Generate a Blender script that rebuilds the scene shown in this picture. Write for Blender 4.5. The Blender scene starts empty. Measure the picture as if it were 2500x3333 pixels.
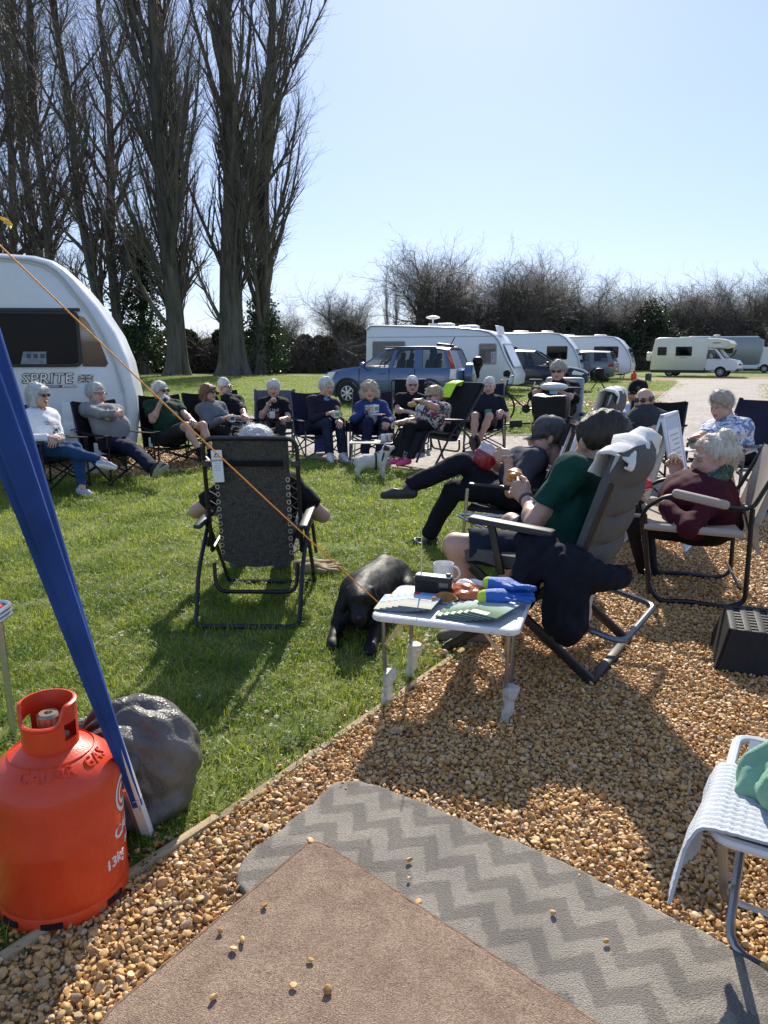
import bpy, bmesh, math, random
import numpy as np
from mathutils import Vector, Matrix, Euler, Quaternion
R = math.radians
random.seed(7); RNG = np.random.default_rng(11)
SC = bpy.context.scene; COL = SC.collection
# ---------------------------------------------------------------- camera, sky, sun, exposure
cam = bpy.data.cameras.new('camera'); cam.sensor_fit = 'HORIZONTAL'; cam.sensor_width = 36; cam.lens = 34.56
cam.clip_start = .05; cam.clip_end = 4000
co = bpy.data.objects.new('camera', cam); COL.objects.link(co)
co.location = (0, 0, 1.38); co.rotation_euler = (R(90 - 11.95), 0, 0); SC.camera = co
SUN_EL, SUN_AZ = 36.0, 6.0            # elevation, degrees to the right of straight ahead
W = bpy.data.worlds.new('World'); SC.world = W; W.use_nodes = True
nt = W.node_tree; bg = nt.nodes['Background']; bg.inputs[1].default_value = .118
sk = nt.nodes.new('ShaderNodeTexSky'); sk.sky_type = 'NISHITA'; sk.sun_disc = False
sk.sun_elevation = R(SUN_EL); sk.sun_rotation = R(SUN_AZ); sk.air_density = 1.0; sk.dust_density = .35; sk.ozone_density = 2.4; sk.altitude = 0
def _n(t, **k):
    n = nt.nodes.new('ShaderNode' + t)
    for a, b in k.items(): setattr(n, a, b)
    return n
_a = _n('VectorMath', operation='SCALE'); _a.inputs['Scale'].default_value = .118; _g = _n('Gamma'); _g.inputs[1].default_value = .50
_t = _n('VectorMath', operation='MULTIPLY'); _t.inputs[1].default_value = (4.95, 5.5, 7.0)
nt.links.new(sk.outputs[0], _a.inputs[0]); nt.links.new(_a.outputs[0], _g.inputs[0]); nt.links.new(_g.outputs[0], _t.inputs[0]); nt.links.new(_t.outputs[0], bg.inputs[0])
sl = bpy.data.lights.new('sun', 'SUN'); sl.energy = 5.0; sl.angle = R(.55); sl.color = (1, .93, .80)
so = bpy.data.objects.new('sun', sl); COL.objects.link(so); so.location = (0, 0, 30)
sd = Vector((math.sin(R(SUN_AZ)) * math.cos(R(SUN_EL)), math.cos(R(SUN_AZ)) * math.cos(R(SUN_EL)), math.sin(R(SUN_EL))))
so.rotation_euler = sd.to_track_quat('Z', 'Y').to_euler()
SC.view_settings.view_transform = 'Standard'; SC.view_settings.look = 'None'; SC.view_settings.exposure = 0.55; SC.view_settings.gamma = 1
SC.view_settings.use_curve_mapping = False
SC.render.engine = 'CYCLES'; SC.cycles.max_bounces = 6; SC.cycles.transparent_max_bounces = 12; SC.cycles.use_denoising = True
SC.cycles.diffuse_bounces = 3; SC.cycles.glossy_bounces = 3; SC.cycles.transmission_bounces = 5
# ---------------------------------------------------------------- materials
MATS = {}
def M(name, col=(.5, .5, .5), rough=.6, var=.12, scale=8, metal=0, bump=0, bscale=None, col2=None, spec=.5, coat=0, sheen=0, sss=0, trans=0, alpha=1, stretch=(1, 1, 1), detail=4, ior=1.45, coord='Object', fine=0):
    if name in MATS: return MATS[name]
    m = bpy.data.materials.new(name); m.use_nodes = True; MATS[name] = m
    N = m.node_tree.nodes; L = m.node_tree.links; b = N['Principled BSDF']
    b.inputs['Roughness'].default_value = rough; b.inputs['Metallic'].default_value = metal
    b.inputs['Specular IOR Level'].default_value = spec; b.inputs['Coat Weight'].default_value = coat; b.inputs['IOR'].default_value = ior
    b.inputs['Transmission Weight'].default_value = trans; b.inputs['Alpha'].default_value = alpha
    if sheen: b.inputs['Sheen Weight'].default_value = sheen
    if sss:
        b.inputs['Subsurface Weight'].default_value = sss; b.inputs['Subsurface Radius'].default_value = (.012, .005, .003); b.inputs['Subsurface Scale'].default_value = 1
    tc = N.new('ShaderNodeTexCoord'); mp = N.new('ShaderNodeMapping'); mp.inputs['Scale'].default_value = stretch
    L.new(tc.outputs[coord], mp.inputs[0])
    nz = N.new('ShaderNodeTexNoise'); nz.inputs['Scale'].default_value = scale; nz.inputs['Detail'].default_value = detail; nz.inputs['Roughness'].default_value = .6
    L.new(mp.outputs[0], nz.inputs[0])
    cr = N.new('ShaderNodeValToRGB'); cr.color_ramp.elements[0].position = .3; cr.color_ramp.elements[1].position = .7
    c1 = [max(0, c * (1 - var)) for c in col]; c2 = list(col2) if col2 else [min(1, c * (1 + var)) for c in col]
    cr.color_ramp.elements[0].color = (*c1, 1); cr.color_ramp.elements[1].color = (*c2, 1)
    L.new(nz.outputs[0], cr.inputs[0]); out = cr.outputs[0]
    if fine:
        n3 = N.new('ShaderNodeTexNoise'); n3.inputs['Scale'].default_value = scale * 14; n3.inputs['Detail'].default_value = 2; L.new(mp.outputs[0], n3.inputs[0])
        mx = N.new('ShaderNodeMix'); mx.data_type = 'RGBA'; mx.blend_type = 'OVERLAY'; mx.inputs[0].default_value = fine
        L.new(out, mx.inputs[6]); L.new(n3.outputs[0], mx.inputs[7]); out = mx.outputs[2]
    L.new(out, b.inputs['Base Color'])
    if bump:
        n2 = N.new('ShaderNodeTexNoise'); n2.inputs['Scale'].default_value = bscale or scale * 5; n2.inputs['Detail'].default_value = 3; L.new(mp.outputs[0], n2.inputs[0])
        bp = N.new('ShaderNodeBump'); bp.inputs['Strength'].default_value = bump; bp.inputs['Distance'].default_value = .01
        L.new(n2.outputs[0], bp.inputs['Height']); L.new(bp.outputs[0], b.inputs['Normal'])
    m['pr'] = 1
    return m
def nodes_of(m): return m.node_tree.nodes, m.node_tree.links, m.node_tree.nodes['Principled BSDF']
def node(N, t, **kw):
    n = N.new('ShaderNode' + t)
    for k, v in kw.items():
        if k.startswith('i_'): n.inputs[int(k[2:])].default_value = v
        else: setattr(n, k, v)
    return n
BLACKM = lambda: M('black_metal', (.012, .012, .014), .35, .2, 30)
ALU = lambda: M('aluminium', (.55, .56, .58), .32, .08, 40, metal=.9)
WHITEP = lambda: M('white_plastic', (.78, .78, .76), .4, .04, 10)
def cloth(name, col, var=.15, scale=14, bump=.25, bscale=350, **kw): return M(name, col, kw.pop('rough', .85), var, scale, bump=bump, bscale=bscale, sheen=kw.pop('sheen', 0), spec=.2, **kw)
RUBBER = lambda: M('rubber', (.015, .015, .016), .75, .2, 20, bump=.2)
# ---------------------------------------------------------------- mesh builder
class MB:
    def __init__(s): s.v = []; s.f = []; s.m = []; s.X = Matrix()
    def add(s, vs, fs, m=0, X=None):
        X = s.X @ X if X is not None else s.X
        o = len(s.v); s.v += [tuple(X @ Vector(p)) for p in vs]; s.f += [tuple(i + o for i in f) for f in fs]; s.m += [m] * len(fs); return s
    def box(s, c, d, rot=None, m=0, bev=0):
        X = Matrix.Translation(c)
        if rot is not None: X = X @ (Euler(rot).to_matrix().to_4x4() if not isinstance(rot, Matrix) else rot.to_4x4())
        x, y, z = d[0] / 2, d[1] / 2, d[2] / 2
        if bev:
            bm = bmesh.new(); bmesh.ops.create_cube(bm, size=1)
            for v in bm.verts: v.co = Vector((v.co.x * 2 * x, v.co.y * 2 * y, v.co.z * 2 * z))
            bmesh.ops.bevel(bm, geom=bm.edges[:] , offset=min(bev, x * .95, y * .95, z * .95), segments=2, affect='EDGES', profile=.5)
            bm.verts.index_update(); s.add([v.co[:] for v in bm.verts], [[v.index for v in f.verts] for f in bm.faces], m, X); bm.free(); return s
        return s.add([(-x, -y, -z), (x, -y, -z), (x, y, -z), (-x, y, -z), (-x, -y, z), (x, -y, z), (x, y, z), (-x, y, z)],
                     [(3, 2, 1, 0), (4, 5, 6, 7), (0, 1, 5, 4), (1, 2, 6, 5), (2, 3, 7, 6), (3, 0, 4, 7)], m, X)
    def tube(s, P, r, n=8, m=0, closed=False, flat=1.0, up=None):
        P = [Vector(p) for p in P]; k = len(P); rr = r if isinstance(r, (list, tuple)) else [r] * k
        T = []
        for i in range(k):
            a = P[(i - 1) % k] if (closed or i > 0) else P[i]; b = P[(i + 1) % k] if (closed or i < k - 1) else P[i]
            t = (b - a); T.append(t.normalized() if t.length > 1e-9 else Vector((0, 0, 1)))
        u = Vector(up) if up is not None else (Vector((0, 0, 1)) if abs(T[0].z) < .9 else Vector((1, 0, 0)))
        vs = []; fs = []
        for i in range(k):
            u = (u - T[i] * u.dot(T[i])); u = u.normalized() if u.length > 1e-6 else T[i].orthogonal().normalized()
            w = T[i].cross(u)
            for j in range(n):
                a = 2 * math.pi * j / n; vs.append(P[i] + (w * math.cos(a) + u * math.sin(a) * flat) * rr[i])
        for i in range(k if closed else k - 1):
            i2 = (i + 1) % k
            for j in range(n): j2 = (j + 1) % n; fs.append((i * n + j, i * n + j2, i2 * n + j2, i2 * n + j))
        if not closed: fs += [tuple(range(n - 1, -1, -1)), tuple((k - 1) * n + j for j in range(n))]
        return s.add(vs, fs, m)
    def rod(s, a, b, r, n=8, m=0, r2=None): return s.tube([a, b], [r, r2 if r2 is not None else r], n, m)
    def lathe(s, prof, n=24, m=0, X=None, cap=True):
        vs = []; fs = []
        for r, z in prof:
            for j in range(n): a = 2 * math.pi * j / n; vs.append((r * math.cos(a), r * math.sin(a), z))
        for i in range(len(prof) - 1):
            for j in range(n): j2 = (j + 1) % n; fs.append((i * n + j, i * n + j2, i * n + n + j2, i * n + n + j))
        if cap: fs += [tuple(range(n - 1, -1, -1)), tuple((len(prof) - 1) * n + j for j in range(n))]
        return s.add(vs, fs, m, X)
    def prism(s, poly, d, m=0, X=None, bev=0):        # poly in xy, extruded z from -d/2 to d/2
        if bev:
            bm = bmesh.new(); vs = [bm.verts.new((x, y, -d / 2)) for x, y in poly]; f = bm.faces.new(vs)
            e = bmesh.ops.extrude_face_region(bm, geom=[f]); bmesh.ops.translate(bm, vec=(0, 0, d), verts=[g for g in e['geom'] if isinstance(g, bmesh.types.BMVert)])
            bmesh.ops.recalc_face_normals(bm, faces=bm.faces)
            ed = [q for q in bm.edges if abs(q.verts[0].co.z - q.verts[1].co.z) < 1e-6]
            bmesh.ops.bevel(bm, geom=ed, offset=bev, segments=3, affect='EDGES', profile=.5)
            bm.verts.index_update(); s.add([v.co[:] for v in bm.verts], [[v.index for v in q.verts] for q in bm.faces], m, X); bm.free(); return s
        n = len(poly)
        return s.add([(x, y, -d / 2) for x, y in poly] + [(x, y, d / 2) for x, y in poly],
                     [tuple(range(n - 1, -1, -1)), tuple(range(n, 2 * n))] + [(i, (i + 1) % n, n + (i + 1) % n, n + i) for i in range(n)], m, X)
    def grid(s, G, m=0, thick=0, closed_u=False):
        a = len(G); b = len(G[0]); vs = [Vector(p) for row in G for p in row]
        fs = [(i * b + j, i * b + j + 1, ((i + 1) % a) * b + j + 1, ((i + 1) % a) * b + j) for i in range(a if closed_u else a - 1) for j in range(b - 1)]
        if thick:
            nr = [Vector() for _ in vs]
            for f in fs:
                q = (vs[f[2]] - vs[f[0]]).cross(vs[f[3]] - vs[f[1]])
                for i in f: nr[i] += q
            o = len(vs); vs2 = vs + [v - (n_.normalized() if n_.length else n_) * thick for v, n_ in zip(vs, nr)]
            edge = [(0, j) for j in range(b)] + [(i, b - 1) for i in range(1, a)] + [(a - 1, j) for j in range(b - 2, -1, -1)] + [(i, 0) for i in range(a - 2, 0, -1)]
            ids = [i * b + j for i, j in edge]
            fs2 = fs + [tuple(i + o for i in reversed(f)) for f in fs]
            fs2 += [(ids[k], ids[k] + o, ids[(k + 1) % len(ids)] + o, ids[(k + 1) % len(ids)]) for k in range(len(ids))]
            return s.add(vs2, fs2, m)
        return s.add(vs, fs, m)
    def ell(s, c, r, n=12, k=8, m=0, rot=None):
        vs = []; fs = []
        for i in range(k + 1):
            t = math.pi * i / k
            for j in range(n): a = 2 * math.pi * j / n; vs.append((r[0] * math.sin(t) * math.cos(a), r[1] * math.sin(t) * math.sin(a), r[2] * math.cos(t)))
        for i in range(k):
            for j in range(n): j2 = (j + 1) % n; fs.append((i * n + j, i * n + n + j, i * n + n + j2, i * n + j2))
        X = Matrix.Translation(c)
        if rot is not None: X = X @ (Euler(rot).to_matrix().to_4x4() if not isinstance(rot, Matrix) else rot.to_4x4())
        return s.add(vs, fs, m, X)
    def build(s, name, mats, parent=None, smooth=35, loc=None, rot=None):
        me = bpy.data.meshes.new(name); me.from_pydata(s.v, [], s.f); me.update()
        return link_mesh(name, me, mats, parent, smooth, s.m, loc, rot)
def link_mesh(name, me, mats, parent=None, smooth=35, mi=None, loc=None, rot=None):
    for m in (mats if isinstance(mats, (list, tuple)) else [mats]): me.materials.append(m)
    if mi is not None and any(mi): me.polygons.foreach_set('material_index', mi)
    if smooth:
        me.shade_smooth()
        if smooth < 180: me.set_sharp_from_angle(angle=R(smooth))
    me.validate()
    o = bpy.data.objects.new(name, me); COL.objects.link(o)
    if parent is not None: o.parent = parent
    if loc is not None: o.location = loc
    if rot is not None: o.rotation_euler = rot
    return o
def tag(o, label=None, cat=None, group=None, kind=None):
    if label: o['label'] = label
    if cat: o['category'] = cat
    if group: o['group'] = group
    if kind: o['kind'] = kind
    return o
def thing(name, label, cat, loc=(0, 0, 0), rz=0, group=None):
    o = bpy.data.objects.new(name, None); o.empty_display_size = .1; COL.objects.link(o); o.location = loc; o.rotation_euler = (0, 0, rz)
    return tag(o, label, cat, group)
KIDS = {}
def children(o): return [c for c in bpy.data.objects if c.parent == o]
def copy_tree(o, parent=None):
    c = o.copy(); COL.objects.link(c)
    if parent is not None: c.parent = parent
    for ch in children(o): copy_tree(ch, c)
    return c
def yaw(fx, fy): return math.atan2(-fx, fy)           # local +Y -> (fx, fy)
def text(name, s, size, mat, parent, X, ext=.002, warp=None, align='CENTER', bold=0, sx=1, shear=0, spacing=1):
    cu = bpy.data.curves.new(name, 'FONT'); cu.body = s; cu.size = size; cu.extrude = ext; cu.align_x = align; cu.align_y = 'CENTER'; cu.resolution_u = 2
    cu.offset = bold; cu.shear = shear; cu.space_character = spacing
    o = bpy.data.objects.new(name, cu); COL.objects.link(o)
    dg = bpy.context.evaluated_depsgraph_get(); me = bpy.data.meshes.new_from_object(o.evaluated_get(dg)); bpy.data.objects.remove(o)
    for v in me.vertices:
        p = Vector((v.co.x * sx, v.co.y, v.co.z)); v.co = warp(p) if warp else X @ p
    me.update(); me.materials.clear()
    return link_mesh(name, me, mat, parent, 0)
# ---------------------------------------------------------------- signed distance fields -> one continuous mesh
def arr(p): return np.asarray(p, dtype=np.float64)
class SDF:
    def __init__(s, lo, hi, vox):
        s.lo = arr(lo); s.vox = vox; s.n = np.maximum(np.ceil((arr(hi) - s.lo) / vox).astype(int) + 1, 3)
        s.F = np.full(s.n, max(.06, 4 * vox), np.float32)
    def _sl(s, lo, hi):
        a = np.clip(np.floor((lo - s.lo) / s.vox).astype(int), 0, s.n); b = np.clip(np.ceil((hi - s.lo) / s.vox).astype(int) + 1, 0, s.n)
        if (b <= a).any(): return None
        g = [s.lo[i] + s.vox * np.arange(a[i], b[i]) for i in range(3)]
        return (slice(a[0], b[0]), slice(a[1], b[1]), slice(a[2], b[2])), g[0][:, None, None], g[1][None, :, None], g[2][None, None, :]
    def _mix(s, sl, d, k, op):
        d = d.astype(np.float32); f = s.F[sl]
        if op == 'u':
            s.F[sl] = np.minimum(f, d) - np.maximum(k - np.abs(f - d), 0) ** 2 / (4 * k)
        elif op == 's':
            d = -d; s.F[sl] = np.maximum(f, d) + np.maximum(k - np.abs(f - d), 0) ** 2 / (4 * k)
    def cone(s, a, b, ra, rb, k=.02, op='u', flat=False, fl=1.0):
        a = arr(a); b = arr(b); m = max(ra, rb) + k + 3 * s.vox
        q = s._sl(np.minimum(a, b) - m, np.maximum(a, b) + m)
        if q is None: return s
        sl, X, Y, Z = q; ab = b - a; L2 = max(ab @ ab, 1e-9); L = math.sqrt(L2)
        tu = ((X - a[0]) * ab[0] + (Y - a[1]) * ab[1] + (Z - a[2]) * ab[2]) / L2; t = np.clip(tu, 0, 1.0 if not flat else 1.4)
        d = np.sqrt((X - a[0] - t * ab[0]) ** 2 + (Y - a[1] - t * ab[1]) ** 2 + (Z - a[2] - t * ab[2]) ** 2) - (ra + (rb - ra) * t)
        if flat: d = np.maximum(d, (tu - 1) * L)
        s._mix(sl, d, k, op); return s
    def ell(s, c, r, Rm=None, k=.02, op='u'):
        c = arr(c); r = arr(r); m = r.max() + k + 3 * s.vox; q = s._sl(c - m, c + m)
        if q is None: return s
        sl, X, Y, Z = q; X = X - c[0]; Y = Y - c[1]; Z = Z - c[2]
        if Rm is not None: X, Y, Z = (X * Rm[0][i] + Y * Rm[1][i] + Z * Rm[2][i] for i in range(3))
        k0 = np.sqrt((X / r[0]) ** 2 + (Y / r[1]) ** 2 + (Z / r[2]) ** 2) + 1e-9; k1 = np.sqrt((X / r[0] ** 2) ** 2 + (Y / r[1] ** 2) ** 2 + (Z / r[2] ** 2) ** 2) + 1e-9
        s._mix(sl, k0 * (k0 - 1) / k1, k, op); return s
    def box(s, c, h, Rm=None, rad=.02, k=.01, op='u'):
        c = arr(c); h = arr(h); m = np.linalg.norm(h) + k + 3 * s.vox; q = s._sl(c - m, c + m)
        if q is None: return s
        sl, X, Y, Z = q; X = X - c[0]; Y = Y - c[1]; Z = Z - c[2]
        if Rm is not None: X, Y, Z = (X * Rm[0][i] + Y * Rm[1][i] + Z * Rm[2][i] for i in range(3))
        qx = np.abs(X) - h[0] + rad; qy = np.abs(Y) - h[1] + rad; qz = np.abs(Z) - h[2] + rad
        d = np.sqrt(np.maximum(qx, 0) ** 2 + np.maximum(qy, 0) ** 2 + np.maximum(qz, 0) ** 2) + np.minimum(np.maximum(qx, np.maximum(qy, qz)), 0) - rad
        s._mix(sl, d, k, op); return s
    def plane(s, p, n):                                  # keep the side where (x-p).n < 0
        n = arr(n) / np.linalg.norm(n); g = [s.lo[i] + s.vox * np.arange(s.n[i]) for i in range(3)]
        d = (g[0][:, None, None] - p[0]) * n[0] + (g[1][None, :, None] - p[1]) * n[1] + (g[2][None, None, :] - p[2]) * n[2]
        s.F = np.maximum(s.F, d.astype(np.float32)); return s
    def noise(s, amp, freq, seed=0, n=7, stretch=(1, 1, 1), ridge=False):
        rg = np.random.default_rng(seed); g = [s.lo[i] + s.vox * np.arange(s.n[i]) for i in range(3)]
        idx = np.argwhere(np.abs(s.F) < 4 * s.vox); 
        if len(idx) == 0: return s
        P = s.lo + idx * s.vox; tot = np.zeros(len(P))
        for i in range(n):
            kv = rg.normal(size=3); kv = kv / np.linalg.norm(kv) * freq * rg.uniform(.6, 1.6) * arr(stretch)
            w = np.sin(P @ kv + rg.uniform(0, 6.28) + .8 * np.sin(P @ (kv[[1, 2, 0]] * .5)))
            tot += (1 - 2 * np.abs(w)) if ridge else w
        s.F[idx[:, 0], idx[:, 1], idx[:, 2]] += (amp * tot / math.sqrt(n)).astype(np.float32); return s
    def mesh(s):
        F = np.pad(s.F, 1, constant_values=max(.05, s.vox)); n = F.shape; lo = s.lo - s.vox
        S = F < 0; c = [m - 1 for m in n]
        cnt = np.zeros(c, np.int16); acc = np.zeros((*c, 3), np.float32)
        for ax in range(3):
            A = F.take(range(0, n[ax] - 1), ax); B = F.take(range(1, n[ax]), ax)
            X = (A < 0) != (B < 0); t = np.where(X, A / np.where(A - B == 0, 1, A - B), 0)
            o = [i for i in range(3) if i != ax]
            for d0 in (0, 1):
                for d1 in (0, 1):
                    sl = [slice(None)] * 3; sl[o[0]] = slice(d0, d0 + c[o[0]]); sl[o[1]] = slice(d1, d1 + c[o[1]]); sl = tuple(sl)
                    x = X[sl]; cnt += x; acc[..., ax] += np.where(x, t[sl], 0); acc[..., o[0]] += x * d0; acc[..., o[1]] += x * d1
        act = cnt > 0; idx = np.full(c, -1, np.int64); ids = np.argwhere(act); idx[act] = np.arange(len(ids))
        V = lo + (ids + acc[act] / cnt[act][:, None]) * s.vox
        Q = []
        for ax in range(3):
            o = [(ax + 1) % 3, (ax + 2) % 3]
            A = S.take(range(0, n[ax] - 1), ax); B = S.take(range(1, n[ax]), ax); e = np.argwhere(A != B)
            e = e[(e[:, o[0]] > 0) & (e[:, o[1]] > 0) & (e[:, o[0]] < c[o[0]]) & (e[:, o[1]] < c[o[1]])]
            if not len(e): continue
            inside = A[e[:, 0], e[:, 1], e[:, 2]]
            def cell(d0, d1):
                q = e.copy(); q[:, o[0]] -= d0; q[:, o[1]] -= d1; return idx[q[:, 0], q[:, 1], q[:, 2]]
            q = np.stack([cell(1, 1), cell(0, 1), cell(0, 0), cell(1, 0)], 1); q[~inside] = q[~inside][:, ::-1]; Q.append(q)
        Q = np.concatenate(Q) if Q else np.zeros((0, 4), int)
        return V, Q[(Q >= 0).all(1)]
def mesh_np(name, parts, mats, parent=None, smooth=180, matfn=None, loc=None):
    Vs = []; Qs = []; o = 0
    for V, Q in parts: Vs.append(V); Qs.append(Q + o); o += len(V)
    V = np.concatenate(Vs); Q = np.concatenate(Qs); me = bpy.data.meshes.new(name)
    k = Q.shape[1]; me.vertices.add(len(V)); me.vertices.foreach_set('co', V.astype(np.float32).ravel())
    me.loops.add(Q.size); me.loops.foreach_set('vertex_index', Q.astype(np.int32).ravel())
    me.polygons.add(len(Q)); me.polygons.foreach_set('loop_start', np.arange(0, Q.size, k, dtype=np.int32))
    me.update(calc_edges=True)
    mi = matfn(V[Q].mean(1)).astype(np.int32).tolist() if matfn else None
    return link_mesh(name, me, mats, parent, smooth, mi, loc)
# ---------------------------------------------------------------- ground, road, gravel, grass
_P = R(11.95); _c, _s = math.cos(_P), math.sin(_P)
def in_view(x, y, z=0, mg=.25):                       # numpy: which ground points the photograph could see (with a margin)
    dep = y * _c - (z - 1.38) * _s; up = y * _s + (z - 1.38) * _c
    u = x / np.maximum(dep, .01) * .96; v = up / np.maximum(dep, .01) * .72
    return (dep > .5) & (np.abs(u) < .5 + mg) & (v > -.5 - mg)
def in_poly(x, y, poly):
    r = np.zeros(np.shape(x), bool); n = len(poly)
    for i in range(n):
        x1, y1 = poly[i]; x2, y2 = poly[(i + 1) % n]
        c = ((y1 > y) != (y2 > y)); r ^= c & (x < (x2 - x1) * (y - y1) / (y2 - y1 + 1e-12) + x1)
    return r
EDGE = [(-2.2, -.6), (-.89, 1.45), (-.5, 1.99), (.41, 3.34), (1.25, 4.62), (2.45, 6.55)]
PAD = EDGE + [(3.05, 6.4), (6.5, 3.2), (6.5, -.6)]
ROAD = [(2.45, 6.95), (1.1, 8.55), (.3, 9.05), (-1.25, 10.4), (-4.0, 13.2), (-9, 18.4), (-30, 40), (-34, 38), (-36, 46), (-10.5, 27.5), (-8.3, 25), (-3.45, 18.0), (-2.1, 16.3), (.6, 13.8), (1.6, 13.1), (2.9, 13.0), (4.2, 14.2), (7.0, 19.8), (11.2, 29.5), (15.7, 40), (17.5, 45), (60, 45), (60, 37), (24, 37), (18.4, 36), (14.2, 27.4), (11.6, 22), (9.2, 17.6), (8.2, 13.2), (9.2, 9.6), (14, 4), (8, 1.2), (6.5, 3.2), (3.05, 6.4)]
PITCHES = [[(-12, 8.2), (-2.75, 8.6), (-1.75, 9.6), (-3.6, 11.6), (-12, 12.2)], [(2.6, 20.6), (8.2, 20.4), (8.6, 22.6), (3.4, 23)], [(8.6, 26.5), (11.2, 26.6), (12.4, 29.6), (9, 30)], [(13, 41), (30, 46.5), (30, 52), (14, 47)]]
gm = M('lawn_soil', (.105, .155, .022), .95, .35, 1.3, col2=(.21, .25, .05), bump=.6, bscale=60, fine=.5, coord='Object')
def flat(name, poly, z, mat):
    o = MB().add([(x, y, z) for x, y in poly], [tuple(range(len(poly)))]).build(name, mat, smooth=0); o['kind'] = 'structure'; return o
gN, gL, gB = nodes_of(gm)
n1 = node(gN, 'TexNoise'); n1.inputs['Scale'].default_value = 420; n1.inputs['Detail'].default_value = 6
n1.inputs['Roughness'].default_value = .75
b1 = node(gN, 'Bump'); b1.inputs['Strength'].default_value = .8; b1.inputs['Distance'].default_value = .04
tcg = node(gN, 'TexCoord'); n1.inputs['Scale'].default_value = 28
gL.new(tcg.outputs['Object'], n1.inputs[0]); gL.new(n1.outputs[0], b1.inputs['Height']); gL.new(b1.outputs[0], gB.inputs['Normal'])
gr = MB(); S_ = 3000
gr.add([(-S_, -60, 0), (S_, -60, 0), (S_, S_, 0), (-S_, S_, 0)], [(0, 1, 2, 3)]); gr.build('ground', gm, smooth=0)['kind'] = 'structure'
rm = M('road_chippings', (.33, .29, .255), .88, .16, .8, bump=.5, bscale=160, fine=.9); 
flat('road', ROAD, .006, rm)
pm = M('gravel_bed', (.20, .135, .075), .95, .35, 30, col2=(.42, .31, .19), bump=.8, bscale=70, fine=.6)
flat('gravel_pad', PAD, .004, pm)
for i, p in enumerate(PITCHES): flat('gravel_pitch', p, .004, pm)
km = M('concrete_edging', (.42, .39, .35), .9, .15, 12, bump=.3)
kb = MB()
def strip(mb, pts, w, z0, z1):
    for a, b in zip(pts[:-1], pts[1:]):
        a = Vector((*a, 0)); b = Vector((*b, 0)); d = (b - a); L = d.length; mb.box((a + b) / 2 + Vector((0, 0, (z0 + z1) / 2)), (L, w, z1 - z0), (0, 0, math.atan2(d.y, d.x)))
strip(kb, ROAD[0:6], .05, -.02, .022); strip(kb, ROAD[9:19], .05, -.02, .022); strip(kb, ROAD[24:28], .05, -.02, .02)
kb.build('kerb_edging', km, smooth=0)['kind'] = 'structure'
wm = M('pale_timber', (.40, .30, .18), .85, .3, 3, stretch=(1, 14, 14), bump=.5, bscale=40)
rgt = random.Random(5)
for a, b in zip(EDGE[:-1], EDGE[1:]):
    a = Vector((*a, 0)); b = Vector((*b, 0)); d = b - a; n = max(1, round(d.length / 1.7))
    for i in range(n):
        p = a + d * ((i + .5) / n); o = MB().box((0, 0, 0), (d.length / n - .012, .028, .1), bev=.004).build('timber_edging', wm, loc=(p.x, p.y, -.027 + rgt.uniform(-.004, .004)), rot=(rgt.uniform(-.03, .03), 0, math.atan2(d.y, d.x) + rgt.uniform(-.006, .006)))
        o['kind'] = 'structure'
# instancing of uncountable stuff: the object's own vertices carry scale, rotation and variant
def scatter(name, pts, rot, sc, vi, sources, mat_stuff=True):
    me = bpy.data.meshes.new(name); n = len(pts); me.vertices.add(n); me.vertices.foreach_set('co', np.asarray(pts, np.float32).ravel())
    a = me.attributes.new('rot', 'FLOAT_VECTOR', 'POINT'); a.data.foreach_set('vector', np.asarray(rot, np.float32).ravel())
    a = me.attributes.new('sc', 'FLOAT', 'POINT'); a.data.foreach_set('value', np.asarray(sc, np.float32))
    a = me.attributes.new('vi', 'INT', 'POINT'); a.data.foreach_set('value', np.asarray(vi, np.int32))
    o = bpy.data.objects.new(name, me); COL.objects.link(o); o['kind'] = 'stuff'
    g = bpy.data.node_groups.new(name + '_nodes', 'GeometryNodeTree')
    g.interface.new_socket('Geometry', in_out='INPUT', socket_type='NodeSocketGeometry'); g.interface.new_socket('Geometry', in_out='OUTPUT', socket_type='NodeSocketGeometry')
    N, L = g.nodes, g.links; gi = N.new('NodeGroupInput'); go = N.new('NodeGroupOutput'); ip = N.new('GeometryNodeInstanceOnPoints'); jn = N.new('GeometryNodeJoinGeometry')
    for src in reversed(sources):
        oi = N.new('GeometryNodeObjectInfo'); oi.inputs['As Instance'].default_value = True; oi.inputs['Object'].default_value = src; L.new(oi.outputs['Geometry'], jn.inputs[0])
    def at(nm, t):
        q = N.new('GeometryNodeInputNamedAttribute'); q.data_type = t; q.inputs[0].default_value = nm; return q.outputs[0]
    L.new(gi.outputs[0], ip.inputs['Points']); L.new(jn.outputs[0], ip.inputs['Instance']); ip.inputs['Pick Instance'].default_value = True
    L.new(at('vi', 'INT'), ip.inputs['Instance Index']); L.new(at('sc', 'FLOAT'), ip.inputs['Scale'])
    e2r = N.new('FunctionNodeEulerToRotation'); L.new(at('rot', 'FLOAT_VECTOR'), e2r.inputs[0]); L.new(e2r.outputs[0], ip.inputs['Rotation'])
    L.new(ip.outputs[0], go.inputs[0]); md = o.modifiers.new('scatter', 'NODES'); md.node_group = g
    return o
def source(name, V, F, mats, mi=None, smooth=0):
    me = bpy.data.meshes.new(name); me.from_pydata([tuple(v) for v in V], [], F)
    for m in mats: me.materials.append(m)
    if mi is not None: me.polygons.foreach_set('material_index', mi)
    if smooth:
        me.shade_smooth(); me.set_sharp_from_angle(angle=R(smooth))
    return bpy.data.objects.new(name, me)
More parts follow.
